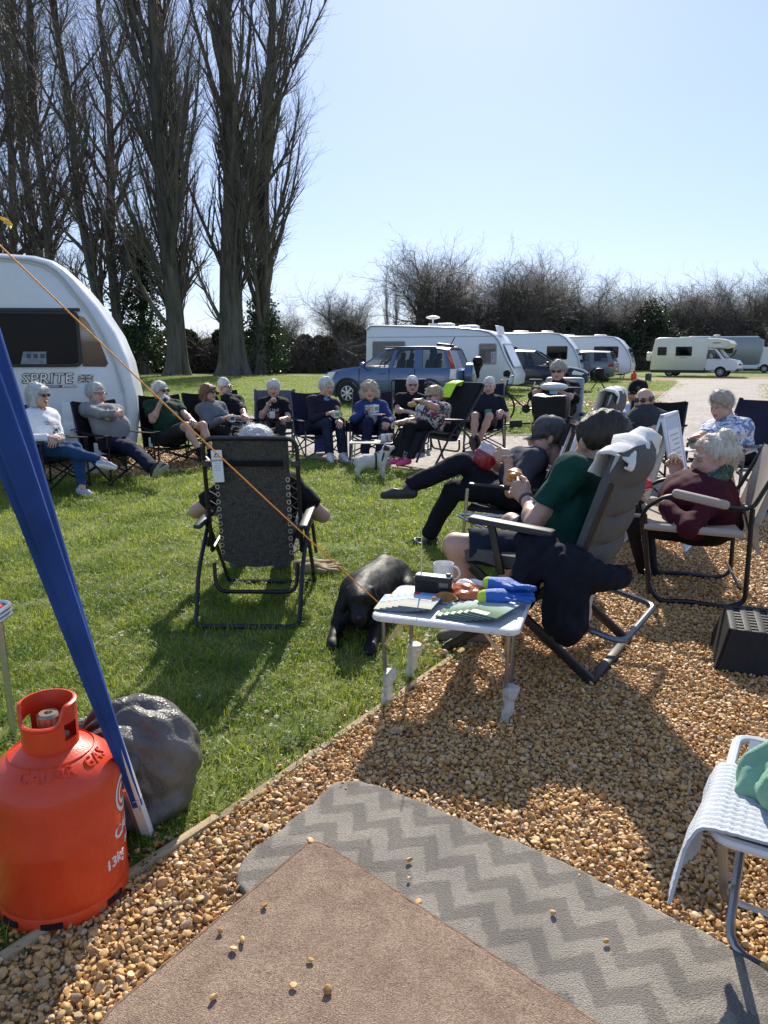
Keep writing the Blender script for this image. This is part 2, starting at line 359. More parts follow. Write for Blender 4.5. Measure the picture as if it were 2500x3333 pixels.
# --- stones
stm = bpy.data.materials.new('flint_gravel'); stm.use_nodes = True; sN, sL, sB = nodes_of(stm)
oi = node(sN, 'ObjectInfo'); cr = node(sN, 'ValToRGB'); el = cr.color_ramp.elements
stops = [(0, (.20, .10, .035)), (.14, (.54, .28, .08)), (.30, (.62, .39, .155)), (.45, (.43, .235, .085)), (.58, (.65, .43, .19)), (.7, (.58, .32, .095)), (.82, (.34, .23, .14)), (.92, (.70, .50, .28)), (1, (.44, .30, .17))]
el[0].position = 0; el[0].color = (*stops[0][1], 1); el[1].position = 1; el[1].color = (*stops[-1][1], 1)
for p, c in stops[1:-1]: el.new(p).color = (*c, 1)
cr.color_ramp.interpolation = 'LINEAR'
tc = node(sN, 'TexCoord'); nz = node(sN, 'TexNoise'); nz.inputs['Scale'].default_value = 1.6; nz.inputs['Detail'].default_value = 5
ad = node(sN, 'VectorMath', operation='ADD'); cb = node(sN, 'CombineXYZ'); ml = node(sN, 'Math', operation='MULTIPLY', i_1=31.0)
sL.new(oi.outputs['Random'], ml.inputs[0]); sL.new(ml.outputs[0], cb.inputs[0]); sL.new(tc.outputs['Object'], ad.inputs[0]); sL.new(cb.outputs[0], ad.inputs[1]); sL.new(ad.outputs[0], nz.inputs[0])
mm = node(sN, 'MapRange'); mm.inputs[1].default_value = .3; mm.inputs[2].default_value = .7; mm.inputs[3].default_value = .72; mm.inputs[4].default_value = 1.25
sL.new(nz.outputs[0], mm.inputs[0]); hs = node(sN, 'HueSaturation'); sL.new(oi.outputs['Random'], cr.inputs[0]); sL.new(cr.outputs[0], hs.inputs['Color']); sL.new(mm.outputs[0], hs.inputs['Value'])
sL.new(hs.outputs[0], sB.inputs['Base Color']); sB.inputs['Roughness'].default_value = .55; sB.inputs['Specular IOR Level'].default_value = .45
def stone_mesh(i):
    bm = bmesh.new(); bmesh.ops.create_icosphere(bm, subdivisions=2, radius=1); rg = random.Random(i * 7 + 3)
    cuts = [(Vector((rg.gauss(0, 1), rg.gauss(0, 1), rg.gauss(0, 1))).normalized(), rg.uniform(.38, .82)) for _ in range(rg.choice([4, 6, 8, 10]))]
    sx, sy, sz = rg.uniform(.8, 1.35), rg.uniform(.7, 1.05), rg.uniform(.42, .8)
    for v in bm.verts:
        p = v.co.copy()
        for n, d in cuts:
            e = p.dot(n) - d
            if e > 0: p -= n * e * .92
        p *= 1 + rg.uniform(-.05, .05); v.co = Vector((p.x * sx, p.y * sy, p.z * sz))
    V = [v.co[:] for v in bm.verts]; F = [[v.index for v in f.verts] for f in bm.faces]; bm.free(); return V, F
STONES = [source('stone_source', *stone_mesh(i), [stm], smooth=[42, 14, 22, 10][i % 4]) for i in range(14)]
def stones(name, poly_fn, box, step, rmin, rmax, z0, seed, lim=None):
    rg = np.random.default_rng(seed); nx = int((box[2] - box[0]) / step); ny = int((box[3] - box[1]) / step)
    gx, gy = np.meshgrid(np.arange(nx), np.arange(ny)); x = box[0] + (gx + .5 * (gy % 2) + rg.uniform(-.38, .38, gx.shape)) * step; y = box[1] + (gy + rg.uniform(-.38, .38, gx.shape)) * step
    x = x.ravel(); y = y.ravel(); k = poly_fn(x, y) & in_view(x, y, 0, .12); x = x[k]; y = y[k]; n = len(x)
    sc = rmin + (rmax - rmin) * rg.random(n) ** 2; z = z0 + rg.uniform(-.004, .009, n)
    rot = np.stack([rg.normal(0, .55, n), rg.normal(0, .55, n), rg.uniform(0, 6.3, n)], 1)
    return np.stack([x, y, z], 1), rot, sc, rg.integers(0, len(STONES), n)
RUG = [(-.16, 2.16), (-.27, 1.97), (-.385, 1.80), (-.40, 1.72), (-.36, 1.66), (0.05, .9), (1.0, .9), (1.02, 1.22), (.80, 1.49), (.46, 1.80), (.17, 2.01), (-.02, 2.14), (-.10, 2.175)]
MAT = [(-.215, 1.835), (-.57, 1.30), (-.585, 1.25), (-.56, 1.21), (-.1, .75), (.7, .75), (.62, 1.06), (.45, 1.25), (-.165, 1.83), (-.19, 1.842)]
inp = lambda x, y: in_poly(x, y, PAD) & ~in_poly(x, y, [(p[0] * .94, 1.4 + (p[1] - 1.4) * .94) for p in RUG]) & ~in_poly(x, y, [(p[0] * .94, p[1] * .97) for p in MAT])
A_ = []
A_.append(stones('g', inp, (-2.2, .9, 3.2, 3.6), .0118, .0062, .0112, .007, 1))
A_.append(stones('g', inp, (-2.2, .9, 3.2, 3.6), .021, .0075, .0150, .014, 2))
A_.append(stones('g', lambda x, y: in_poly(x, y, PAD), (-.2, 3.6, 5.2, 6.7), .0175, .0085, .0140, .009, 3))
A_.append(stones('g', lambda x, y: in_poly(x, y, PAD), (-.2, 3.6, 5.2, 6.7), .032, .010, .017, .015, 4))
# strays over the timber edge into the lawn
rg = np.random.default_rng(9); t = rg.random(260); i = rg.integers(1, 4, 260); E_ = np.array(EDGE); pp = E_[i] + (E_[i + 1] - E_[i]) * t[:, None]; pp[:, 0] -= np.abs(rg.normal(0, .07, 260)); pp[:, 1] += rg.normal(0, .02, 260)
A_.append((np.column_stack([pp, np.full(260, .012)]), np.column_stack([rg.normal(0, .5, 260), rg.normal(0, .5, 260), rg.uniform(0, 6.3, 260)]), rg.uniform(.006, .012, 260), rg.integers(0, 14, 260)))
scatter('gravel', *[np.concatenate([a[k] for a in A_]) for k in range(4)], STONES)
B_ = [stones('g', lambda x, y: in_poly(x, y, PITCHES[0]), (-5, 8.3, -1.6, 12), .045, .016, .026, .010, 5)]
B_.append(stones('g', lambda x, y: in_poly(x, y, PITCHES[1]), (2.6, 20.4, 8.6, 23), .09, .03, .05, .010, 6))
scatter('gravel', *[np.concatenate([a[k] for a in B_]) for k in range(4)], STONES)
# --- grass
def grass_mat(name, ca, cb_, tr):
    m = bpy.data.materials.new(name); m.use_nodes = True; N, L, b = nodes_of(m)
    ge = node(N, 'NewGeometry'); n = node(N, 'TexNoise'); n.inputs['Scale'].default_value = 2.3; n.inputs['Detail'].default_value = 4; L.new(ge.outputs['Position'], n.inputs[0])
    o = node(N, 'ObjectInfo'); a = node(N, 'Math', operation='MULTIPLY_ADD', i_1=.34, i_2=-.17); L.new(o.outputs['Random'], a.inputs[0]); s = node(N, 'Math', operation='ADD'); L.new(a.outputs[0], s.inputs[0]); L.new(n.outputs[0], s.inputs[1])
    c = node(N, 'ValToRGB'); c.color_ramp.elements[0].position = .36; c.color_ramp.elements[1].position = .66; c.color_ramp.elements[0].color = (*ca, 1); c.color_ramp.elements[1].color = (*cb_, 1); L.new(s.outputs[0], c.inputs[0])
    L.new(c.outputs[0], b.inputs['Base Color']); b.inputs['Roughness'].default_value = .5; b.inputs['Specular IOR Level'].default_value = .35
    t = node(N, 'BsdfTranslucent'); mx = node(N, 'MixShader'); mx.inputs[0].default_value = tr; L.new(c.outputs[0], t.inputs[0]); L.new(b.outputs[0], mx.inputs[1]); L.new(t.outputs[0], mx.inputs[2])
    L.new(mx.outputs[0], N['Material Output'].inputs[0]); return m
GM = [grass_mat('grass_blade', (.150, .240, .020), (.38, .43, .060), .47), grass_mat('dry_grass_blade', (.34, .30, .12), (.52, .45, .22), .3), grass_mat('clover_leaf', (.05, .12, .02), (.09, .17, .035), .35)]
def tuft(i, nb=34, rad=.075, h=.035, w=.0036, dry=.16):
    rg = random.Random(i * 13 + 1); V = []; F = []; mi = []
    for k in range(nb):
        a = rg.uniform(0, 6.28); r = rad * math.sqrt(rg.random()); x, y = r * math.cos(a), r * math.sin(a); hh = h * rg.uniform(.45, 1.25); az = rg.uniform(0, 6.28); ln = rg.uniform(.2, 1.5) * hh
        ww = w * rg.uniform(.7, 1.3); px, py = -math.sin(az) * ww / 2, math.cos(az) * ww / 2; dx, dy = math.cos(az), math.sin(az); o = len(V); d_ = 1 if rg.random() < dry else 0
        if d_: hh *= .5; ln *= 1.4
        V += [(x + px, y + py, -.004), (x - px, y - py, -.004), (x + dx * ln * .35 + px * .8, y + dy * ln * .35 + py * .8, hh * .6), (x + dx * ln * .35 - px * .8, y + dy * ln * .35 - py * .8, hh * .6), (x + dx * ln, y + dy * ln, hh)]
        F += [(o, o + 1, o + 3, o + 2), (o + 2, o + 3, o + 4)]; mi += [d_, d_]
    for k in range(rg.choice([0, 2, 4])):
        a = rg.uniform(0, 6.28); r = rad * math.sqrt(rg.random()); x, y = r * math.cos(a), r * math.sin(a); z = rg.uniform(.012, .03)
        for q in range(3):
            b = a + q * 2.09; o = len(V); V += [(x, y, z), (x + .011 * math.cos(b - .5), y + .011 * math.sin(b - .5), z + .003), (x + .014 * math.cos(b), y + .014 * math.sin(b), z + .002), (x + .011 * math.cos(b + .5), y + .011 * math.sin(b + .5), z + .003)]; F.append((o, o + 1, o + 2, o + 3)); mi.append(2)
    return source('tuft_source', V, F, GM, mi)
TN = [tuft(i) for i in range(6)]; TD = [tuft(i + 20, dry=.5, h=.03) for i in range(3)]
TF = [tuft(i + 50, nb=34, rad=.16, h=.04, w=.006, dry=.15) for i in range(4)]; TG = [tuft(i + 80, nb=60, rad=.45, h=.036, w=.009, dry=.2) for i in range(3)]
def lawn_ok(x, y):
    k = ~in_poly(x, y, PAD) & ~in_poly(x, y, ROAD)
    for p in PITCHES: k &= ~in_poly(x, y, p)
    return k
def lawn(box, dens, y0, y1, nsrc, off, seed, s0=.8, s1=1.2):
    rg = np.random.default_rng(seed); n = int((box[2] - box[0]) * (y1 - y0) * dens); x = rg.uniform(box[0], box[2], n); y = rg.uniform(y0, y1, n)
    k = lawn_ok(x, y) & in_view(x, y, 0, .15); x = x[k]; y = y[k]; n = len(x)
    return np.stack([x, y, np.full(n, 0.)], 1), np.stack([rg.normal(0, .1, n), rg.normal(0, .1, n), rg.uniform(0, 6.3, n)], 1), rg.uniform(s0, s1, n), rg.integers(0, nsrc, n) + off
G_ = [lawn((-3.5, 0, 3, 0), 260, 1.2, 5.2, 6, 0, 21), lawn((-3.5, 0, 3, 0), 40, 1.2, 5.2, 3, 6, 24, .7, 1.1), lawn((-6, 0, 4, 0), 85, 5.2, 9.5, 4, 9, 22), lawn((-6, 0, 4, 0), 22, 5.2, 9.5, 3, 6, 27), lawn((-12, 0, 12, 0), 18, 9.5, 24, 3, 13, 23), lawn((-26, 0, 24, 0), 3.4, 24, 52, 3, 13, 25, 1.1, 1.7)]
scatter('grass', *[np.concatenate([a[k] for a in G_]) for k in range(4)], TN + TD + TF + TG)
# --- daisies and fallen petals
dm = M('daisy_petal', (.82, .82, .78), .6, .05, 20); ym = M('daisy_eye', (.7, .5, .05), .6, .1, 20)
def daisy(i):
    rg = random.Random(i); V = []; F = []; mi = []
    for q in range(9):
        b = q * .698 + rg.uniform(-.1, .1); o = len(V); c, s = math.cos(b), math.sin(b); r = .009 * rg.uniform(.85, 1.1)
        V += [(c * .003, s * .003, .03), (c * r - s * .002, s * r + c * .002, .032), (c * r * 1.1, s * r * 1.1, .031), (c * r + s * .002, s * r - c * .002, .032)]; F.append((o, o + 1, o + 2, o + 3)); mi.append(0)
    o = len(V); V += [(.0035 * math.cos(a), .0035 * math.sin(a), .033) for a in (0, 1.26, 2.5, 3.77, 5.03)]; F.append(tuple(range(o, o + 5))); mi.append(1)
    return source('daisy_source', V, F, [dm, ym], mi)
rg = np.random.default_rng(31); px = []
for cx, cy, n, sp in ((.15, 3.42, 34, .085), (.22, 3.3, 12, .06), (-1.35, 3.43, 12, .05), (-.48, 2.62, 7, .04), (-.9, 2.9, 4, .3), (-.1, 4.2, 10, .7), (-1.5, 5.5, 16, 1.2), (.2, 6.5, 14, 1.2)):
    px += [(cx + rg.normal(0, sp), cy + rg.normal(0, sp)) for _ in range(n)]
px = np.array(px); k = lawn_ok(px[:, 0], px[:, 1]); px = px[k]; n = len(px)
scatter('daisies', np.column_stack([px, np.zeros(n)]), np.column_stack([rg.normal(0, .25, n), rg.normal(0, .25, n), rg.uniform(0, 6, n)]), rg.uniform(.6, 1.1, n), rg.integers(0, 3, n), [daisy(i) for i in range(3)])
# ---------------------------------------------------------------- bare trees, hedge
def tubes_np(P, Rr, n):
    """P (N,K,3), Rr (N,K) -> verts, quads"""
    N_, K, _ = P.shape; T = np.gradient(P, axis=1); T /= np.linalg.norm(T, axis=2, keepdims=True) + 1e-9
    ref = np.where(np.abs(T[..., 2:3]) < .9, np.array([0, 0, 1.]), np.array([1., 0, 0])); U = np.cross(T, ref); U /= np.linalg.norm(U, axis=2, keepdims=True) + 1e-9; Wv = np.cross(T, U)
    a = np.arange(n) * 2 * np.pi / n
    V = P[:, :, None, :] + Rr[:, :, None, None] * (U[:, :, None, :] * np.cos(a)[None, None, :, None] + Wv[:, :, None, :] * np.sin(a)[None, None, :, None])
    base = (np.arange(N_) * K * n)[:, None, None]; i = np.arange(K - 1)[None, :, None] * n; j = np.arange(n)[None, None, :]; j2 = (j + 1) % n
    Q = np.stack([base + i + j, base + i + j2, base + i + n + j2, base + i + n + j], -1)
    return V.reshape(-1, 3), Q.reshape(-1, 4)
def grow(rg, P, Rr, per, t0, t1, ang, length, K, trop, wob, rfac, rtip=.15, bias=1.0):
    N_, KP, _ = P.shape; M_ = N_ * per; pi = np.repeat(np.arange(N_), per)
    t = t0 + (t1 - t0) * (np.tile(np.arange(per), N_) + rg.random(M_)) / per; t = t ** bias
    f = t * (KP - 1); i = np.minimum(f.astype(int), KP - 2); w = (f - i)[:, None]
    S = P[pi, i] * (1 - w) + P[pi, i + 1] * w; r0 = (Rr[pi, i] * (1 - w[:, 0]) + Rr[pi, i + 1] * w[:, 0]) * rfac
    T = P[pi, i + 1] - P[pi, i]; T /= np.linalg.norm(T, axis=1, keepdims=True) + 1e-9
    q = rg.normal(size=(M_, 3)); q -= T * (q * T).sum(1, keepdims=True); q /= np.linalg.norm(q, axis=1, keepdims=True) + 1e-9
    an = R(ang[0]) + (R(ang[1]) - R(ang[0])) * rg.random(M_); D = T * np.cos(an)[:, None] + q * np.sin(an)[:, None]
    plen = np.linalg.norm(P[:, -1] - P[:, 0], axis=1)[pi]; L = (length(t, plen, rg.random(M_)))[:, None] / (K - 1)
    out = [S]
    for k in range(1, K):
        D = D + np.array([0, 0, trop]) + rg.normal(0, wob, (M_, 3)); D /= np.linalg.norm(D, axis=1, keepdims=True); out.append(out[-1] + D * L)
    return np.stack(out, 1), r0[:, None] * np.linspace(1, rtip, K)[None, :]
min1 = lambda v: np.minimum(v, 1)
BARK = M('grey_green_bark', (.085, .077, .060), .95, .35, 1.2, col2=(.15, .135, .105), bump=1, bscale=9, stretch=(3, 3, .5))
TWIG = M('twig_bark', (.16, .135, .115), .55, .3, 2, col2=(.23, .19, .15))
BARK2 = M('hawthorn_bark', (.085, .072, .058), .9, .3, 2)
def trunk_mesh(rg, h, r, flare, lobes, lean=(0, 0)):
    zs = np.array([-.3, 0, .25, .6, 1.1, 1.8, 3, 5, 8, 12, 16, 20, 25, h]); zs = zs[zs <= h]; n = 26; V = []
    ph = rg.uniform(0, 6.28); P = []
    for z in zs:
        t = max(z, 0) / h; rad = r * (1 - t) ** .8 + .04; fl = flare * math.exp(-max(z, 0) / .7); lb = .10 + .05 * math.sin(z)
        cx, cy = lean[0] * t + .18 * math.sin(z * .35 + ph), lean[1] * t + .18 * math.cos(z * .3 + ph); P.append((cx, cy, z))
        for j in range(n):
            a = 2 * math.pi * j / n; k = 1 + (lb + fl * .8) * (math.cos(lobes * a + ph + z * .05) * .6 + .4 * math.cos((lobes * 2 + 1) * a + ph)) + fl
            V.append((cx + rad * k * math.cos(a), cy + rad * k * math.sin(a), z))
    K = len(zs); Q = [(i * n + j, i * n + (j + 1) % n, (i + 1) * n + (j + 1) % n, (i + 1) * n + j) for i in range(K - 1) for j in range(n)]
    return np.array(V), np.array(Q), np.array(P)
def tree(name, label, group, loc, rz, stems, seed, lv, bark=BARK, twig=TWIG):
    rg = np.random.default_rng(seed); root = thing(name, label, 'tree', loc, rz, group); A = []; axes = []
    for (ox, oy, h, r, fl, lobes, lean) in stems:
        V, Q, P = trunk_mesh(rg, h, r, fl, lobes, lean); off = np.array([ox, oy, 0]); A.append((V + off, Q)); axes.append((P + off, np.interp(P[:, 2], [0, h], [r, .05])))
    mesh_np('trunk', A, bark, root, 60) if len(A) == 1 else [mesh_np('trunk', [a], bark, root, 60) for a in A]
    limbs = []; tw = []
    for P, rr in axes:
        kz = np.linspace(0, 1, 16); zz = P[0, 2] + (P[-1, 2] - P[0, 2]) * kz; PP = np.stack([np.interp(zz, P[:, 2], P[:, c]) for c in range(3)], 1)[None]; RR = np.interp(zz, P[:, 2], rr)[None]
        a = lv[0]; P1, R1 = grow(rg, PP, np.minimum(RR, a.get('rmax', .5)), a['n'], a['t'][0], a['t'][1], a['ang'], a['len'], 9, a['trop'], a['wob'], a['rf'], .12); limbs.append(tubes_np(P1, R1, 6))
        a = lv[1]; P2, R2 = grow(rg, P1, R1, a['n'], a['t'][0], a['t'][1], a['ang'], a['len'], 6, a['trop'], a['wob'], a['rf'], .2); limbs.append(tubes_np(P2, np.maximum(R2, .012), 4))
        a = lv[2]; P3, R3 = grow(rg, P2, R2, a['n'], a['t'][0], a['t'][1], a['ang'], a['len'], 4, a['trop'], a['wob'], a['rf'], .3); tw.append(tubes_np(P3, np.clip(R3, .006, .022), 3))
        a = lv[3]; P4, R4 = grow(rg, np.concatenate([P2[:, :4], P3]), np.concatenate([R2[:, :4], R3]), a['n'], .15, 1, a['ang'], a['len'], 3, a['trop'], a['wob'], .7, .4); tw.append(tubes_np(P4, np.clip(R4, .005, .010), 3))
    mesh_np('limb', limbs, bark, root, 180); o = mesh_np('crown', tw, twig, root, 0); o['kind'] = 'stuff'
    return root
pop = [dict(n=42, t=(.07, .95), ang=(14, 44), trop=.15, wob=.05, rf=.5, rmax=.42, len=lambda t, p, u: 17.5 * (1 - .5 * t) * min1(.5 + 1.6 * t) * (.4 + .75 * u)), dict(n=12, t=(.12, 1), ang=(10, 34), trop=.10, wob=.09, rf=.55, len=lambda t, p, u: (1.2 + 3.4 * u) * (1.15 - .6 * t)), dict(n=6, t=(.1, 1), ang=(12, 38), trop=.08, wob=.12, rf=.6, len=lambda t, p, u: .6 + 1.4 * u), dict(n=2, ang=(15, 45), trop=.06, wob=.15, len=lambda t, p, u: .4 + .8 * u)]
spr = [dict(n=36, t=(.10, .97), ang=(20, 50), trop=.10, wob=.10, rf=.62, rmax=.34, len=lambda t, p, u: 9.5 * (1 - .45 * t) * (.4 + .8 * u)), dict(n=11, t=(.15, 1), ang=(18, 50), trop=.07, wob=.14, rf=.55, len=lambda t, p, u: (1.2 + 3.2 * u) * (1.1 - .5 * t)), dict(n=5, t=(.1, 1), ang=(18, 55), trop=.04, wob=.18, rf=.6, len=lambda t, p, u: .6 + 1.3 * u), dict(n=2, ang=(20, 60), trop=.03, wob=.2, len=lambda t, p, u: .4 + .8 * u)]
g_ = 'bare poplars at the left behind the caravan'
tree('poplar_tree', 'tall bare poplar with massive fluted double trunk, rightmost of the poplars', g_, (-10.9, 55, 0), .3, [(0, 0, 35, .86, .42, 5, (.6, 0)), (1.75, .6, 33, .52, .4, 4, (2.4, .4))], 1, pop)
tree('poplar_tree', 'tall bare poplar with forked upright limbs, left of the massive double trunk', g_, (-14.9, 54, 0), 1.4, [(0, 0, 35, .62, .45, 5, (-1.0, 0)), (.7, .5, 30, .4, .5, 4, (1.2, .2))], 2, pop)
t3 = tree('poplar_tree', 'bare twin stemmed poplar rising just right of the near caravan roof', g_, (-20.6, 56, 0), 0, [(0, 0, 33, .34, .25, 4, (-2.6, 0)), (.8, .3, 34, .36, .25, 4, (.6, .3))], 3, spr)
def recopy(o, label, loc, rz, sc):
    c = copy_tree(o); c['label'] = label; c.location = loc; c.rotation_euler = (0, 0, rz); c.scale = (sc, sc, sc); return c
recopy(t3, 'bare twin stemmed tree standing behind the middle of the near caravan roof', (-25.4, 58, 0), 2.2, 1.02)
recopy(t3, 'bare branching tree at the far left edge above the near caravan', (-29.5, 60, 0), 4.0, 1.0)
# distant pair of poplars
for i, (x, h) in enumerate(((1.2, 19), (3.6, 17))):
    far = [dict(n=26, t=(.05, .95), ang=(10, 22), trop=.2, wob=.05, rf=.5, len=lambda t, p, u: 6 * (1 - .7 * t) + 1), dict(n=7, t=(.2, 1), ang=(10, 25), trop=.15, wob=.08, rf=.6, len=lambda t, p, u: 1.5 + 1.5 * u), dict(n=2, t=(.2, 1), ang=(10, 25), trop=.1, wob=.1, rf=.8, len=lambda t, p, u: 1.5 * u + .5), dict(n=1, ang=(15, 30), trop=.1, wob=.1, len=lambda t, p, u: .8 * u + .3)]
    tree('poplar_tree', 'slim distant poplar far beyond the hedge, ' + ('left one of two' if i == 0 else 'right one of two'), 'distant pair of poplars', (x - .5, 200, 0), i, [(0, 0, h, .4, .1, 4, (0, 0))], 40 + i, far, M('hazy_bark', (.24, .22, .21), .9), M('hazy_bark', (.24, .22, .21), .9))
# hawthorns and scrub trees along the field hedge
haw = [dict(n=16, t=(.15, .95), ang=(15, 60), trop=.05, wob=.16, rf=.75, rmax=.2, len=lambda t, p, u: 4.2 * (.5 + .7 * u)), dict(n=13, t=(.15, 1), ang=(25, 65), trop=.05, wob=.18, rf=.6, len=lambda t, p, u: .9 + 2.2 * u), dict(n=7, t=(.1, 1), ang=(25, 65), trop=.02, wob=.22, rf=.6, len=lambda t, p, u: .5 + 1.1 * u), dict(n=2, ang=(25, 70), trop=.0, wob=.25, len=lambda t, p, u: .3 + .6 * u)]
stems = lambda rg, h: [(rg.uniform(-.9, .9), rg.uniform(-.5, .5), h * rg.uniform(.7, 1), .20, .1, 3, (rg.uniform(-1.8, 1.8), rg.uniform(-1, 1))) for _ in range(3)]
rgs = random.Random(3); protos = []
for i in range(3):
    protos.append(tree('hawthorn_tree', 'x', 'bare thorn trees along the field hedge', (0, 0, 0), 0, stems(rgs, 7.2), 60 + i, haw, BARK2, TWIG))
hl = [('small rounded bare thorn tree left of the distant poplars', 1125, 68, .80), ('tallest bare thorn tree above the older white caravan', 1405, 74, 1.28), ('broad bare thorn tree between the tallest thorn and the leaning one', 1530, 76, 1.15), ('wide bare thorn tree with windswept twigs above the second caravan', 1690, 75, 1.22), ('bare thorn tree with open fan of branches above the third caravan', 1775, 77, 1.18), ('loose bare thorn tree above the small fourth caravan', 1930, 76, 1.02), ('bare thorn tree left of the cream motorhome roof', 2045, 78, .95), ('bare thorn tree directly behind the cream motorhome', 2190, 80, 1.0), ('bare thorn tree above the gap between the motorhomes', 2300, 79, 1.0), ('bare thorn tree above the grey motorhome', 2410, 79, 1.05), ('bare thorn tree at the right edge of the view', 2540, 80, 1.1), ('thin bare thorn tree beside the double trunk poplar', 905, 64, .62)]
for i, (lb, px, D, sc) in enumerate(hl):
    o = protos[i] if i < 3 else copy_tree(protos[i % 3]); o['label'] = lb; o.location = ((px - 1250) / 2400 * D * .985, D, 0); o.rotation_euler = (0, 0, i * 1.7); o.scale = (sc * .98, sc * .98, sc * .86)
# leafy masses
def leaf_mat(name, c1, c2, tr=.3):
    m = bpy.data.materials.new(name); m.use_nodes = True; N, L, b = nodes_of(m); ge = node(N, 'NewGeometry'); c = node(N, 'ValToRGB'); c.color_ramp.elements[0].color = (*c1, 1); c.color_ramp.elements[1].color = (*c2, 1)
    n = node(N, 'TexNoise'); n.inputs['Scale'].default_value = .5; a = node(N, 'Math', operation='ADD'); sb = node(N, 'Math', operation='MULTIPLY_ADD', i_1=.8, i_2=-.4); L.new(ge.outputs['Random Per Island'], sb.inputs[0]); L.new(ge.outputs['Position'], n.inputs[0]); L.new(sb.outputs[0], a.inputs[0]); L.new(n.outputs[0], a.inputs[1]); L.new(a.outputs[0], c.inputs[0])
    L.new(c.outputs[0], b.inputs['Base Color']); b.inputs['Roughness'].default_value = .45; t = node(N, 'BsdfTranslucent'); mx = node(N, 'MixShader'); mx.inputs[0].default_value = tr; L.new(c.outputs[0], t.inputs[0]); L.new(b.outputs[0], mx.inputs[1]); L.new(t.outputs[0], mx.inputs[2]); L.new(mx.outputs[0], N['Material Output'].inputs[0]); return m
IVY = leaf_mat('ivy_leaf', (.018, .038, .012), (.05, .085, .025)); BRAM = leaf_mat('bramble_leaf', (.070, .062, .036), (.20, .155, .105)); EVG = leaf_mat('evergreen_leaf', (.022, .034, .016), (.055, .075, .032))
def leaves(rg, C, size):
    n = len(C); d = rg.normal(size=(n, 3)); d /= np.linalg.norm(d, axis=1, keepdims=True); u = np.cross(d, rg.normal(size=(n, 3))); u /= np.linalg.norm(u, axis=1, keepdims=True); s = size * rg.uniform(.5, 1.3, (n, 1))
    V = np.stack([C - d * s, C + u * s * .6, C + d * s, C - u * s * .6], 1).reshape(-1, 3); return V, np.arange(4 * n).reshape(-1, 4)
def clump_points(rg, n, box, nc, rc):
    c = np.stack([rg.uniform(box[0], box[1], nc), rg.uniform(box[2], box[3], nc), rg.uniform(box[4], 1, nc) ** .7 * box[5]], 1); rr = rg.uniform(.5, 1, nc) * rc; k = rg.integers(0, nc, n); v = rg.normal(size=(n, 3)); v /= np.linalg.norm(v, axis=1, keepdims=True)
    p = c[k] + v * (rr[k] * rg.random(n) ** .33)[:, None]; p[:, 2] = np.abs(p[:, 2]); return p, c
def hedge(label, x0, x1, y0, y1, h_, seed, mat, n=15000, leaf=.13, core=True, k2=2.6):
    h = h_ * .86; rg = np.random.default_rng(seed); root = thing('hedge', label, 'hedge', ((x0 + x1) / 2, (y0 + y1) / 2, 0), 0, 'scrubby hedges behind the lawn'); cx = (x0 + x1) / 2; cy = (y0 + y1) / 2
    n = int(n * k2); p, c = clump_points(rg, n, (x0 - cx, x1 - cx, (y0 - cy), (y1 - cy), .05, h * .85), max(10, int((x1 - x0) * h * .5)), h * .28); o = mesh_np('foliage', [leaves(rg, p, leaf)], mat, root, 0); o['kind'] = 'stuff'
    k = max(200, n // 12); S = np.stack([rg.uniform(x0 - cx, x1 - cx, k), rg.uniform(y0 - cy, y1 - cy, k), rg.uniform(0, h * .6, k)], 1); D = rg.normal(size=(k, 3)) * .7 + [0, 0, .9]; L = rg.uniform(.8, 2.6, k)[:, None]; pts = [S]
    for q in range(1, 5):
        D = D / np.linalg.norm(D, axis=1, keepdims=True) + [0, 0, -.16]; pts.append(pts[-1] + D * L / 4)
    o = mesh_np('stems', [tubes_np(np.stack(pts, 1), np.tile(np.array([.014, .012, .01, .008, .006]) * 1.3, (k, 1)), 3)], TWIG, root, 0); o['kind'] = 'stuff'
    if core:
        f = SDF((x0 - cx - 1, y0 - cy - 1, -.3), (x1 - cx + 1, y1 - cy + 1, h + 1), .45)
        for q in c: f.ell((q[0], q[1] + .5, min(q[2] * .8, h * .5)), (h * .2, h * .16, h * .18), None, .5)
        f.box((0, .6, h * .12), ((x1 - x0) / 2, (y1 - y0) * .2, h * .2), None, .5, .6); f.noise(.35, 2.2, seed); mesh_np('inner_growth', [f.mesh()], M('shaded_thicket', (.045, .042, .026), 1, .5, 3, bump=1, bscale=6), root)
    return root
def hx(px, D): return (px - 1250) / 2400 * D
hedge('dark tangled hedge behind the poplar trunks', hx(250, 63), hx(640, 63), 62, 65, 4.6, 1, EVG, 12000, .15)
hedge('dense evergreen hedge with glossy leaves between the poplar trunks', hx(600, 63), hx(905, 63), 61.5, 64.5, 4.2, 2, EVG, 12000, .15)
hedge('brown bramble bank right of the double trunk poplar', hx(880, 64), hx(1150, 64), 62, 66, 4.1, 3, BRAM, 16000, .12)
hedge('tall brown scrub hedge behind the older white caravan and blue car', hx(1100, 67), hx(1500, 67), 65, 68, 4.6, 4, BRAM, 16000, .13)
hedge('tall scrub hedge behind the second and third caravans', hx(1480, 73), hx(1860, 73), 71, 75, 5.6, 5, BRAM, 16000, .14)
hedge('dark hedge behind the fourth caravan', hx(1830, 75), hx(2170, 75), 73, 76, 6.0, 6, EVG, 14000, .15)
hedge('dark hedge behind the two motorhomes', hx(2130, 77), hx(2650, 77), 76, 79, 5.6, 7, BRAM, 16000, .15)
hedge('shaded hedge at the far left behind the near caravan', hx(-250, 64), hx(280, 64), 63, 66, 4.6, 8, EVG, 10000, .16)
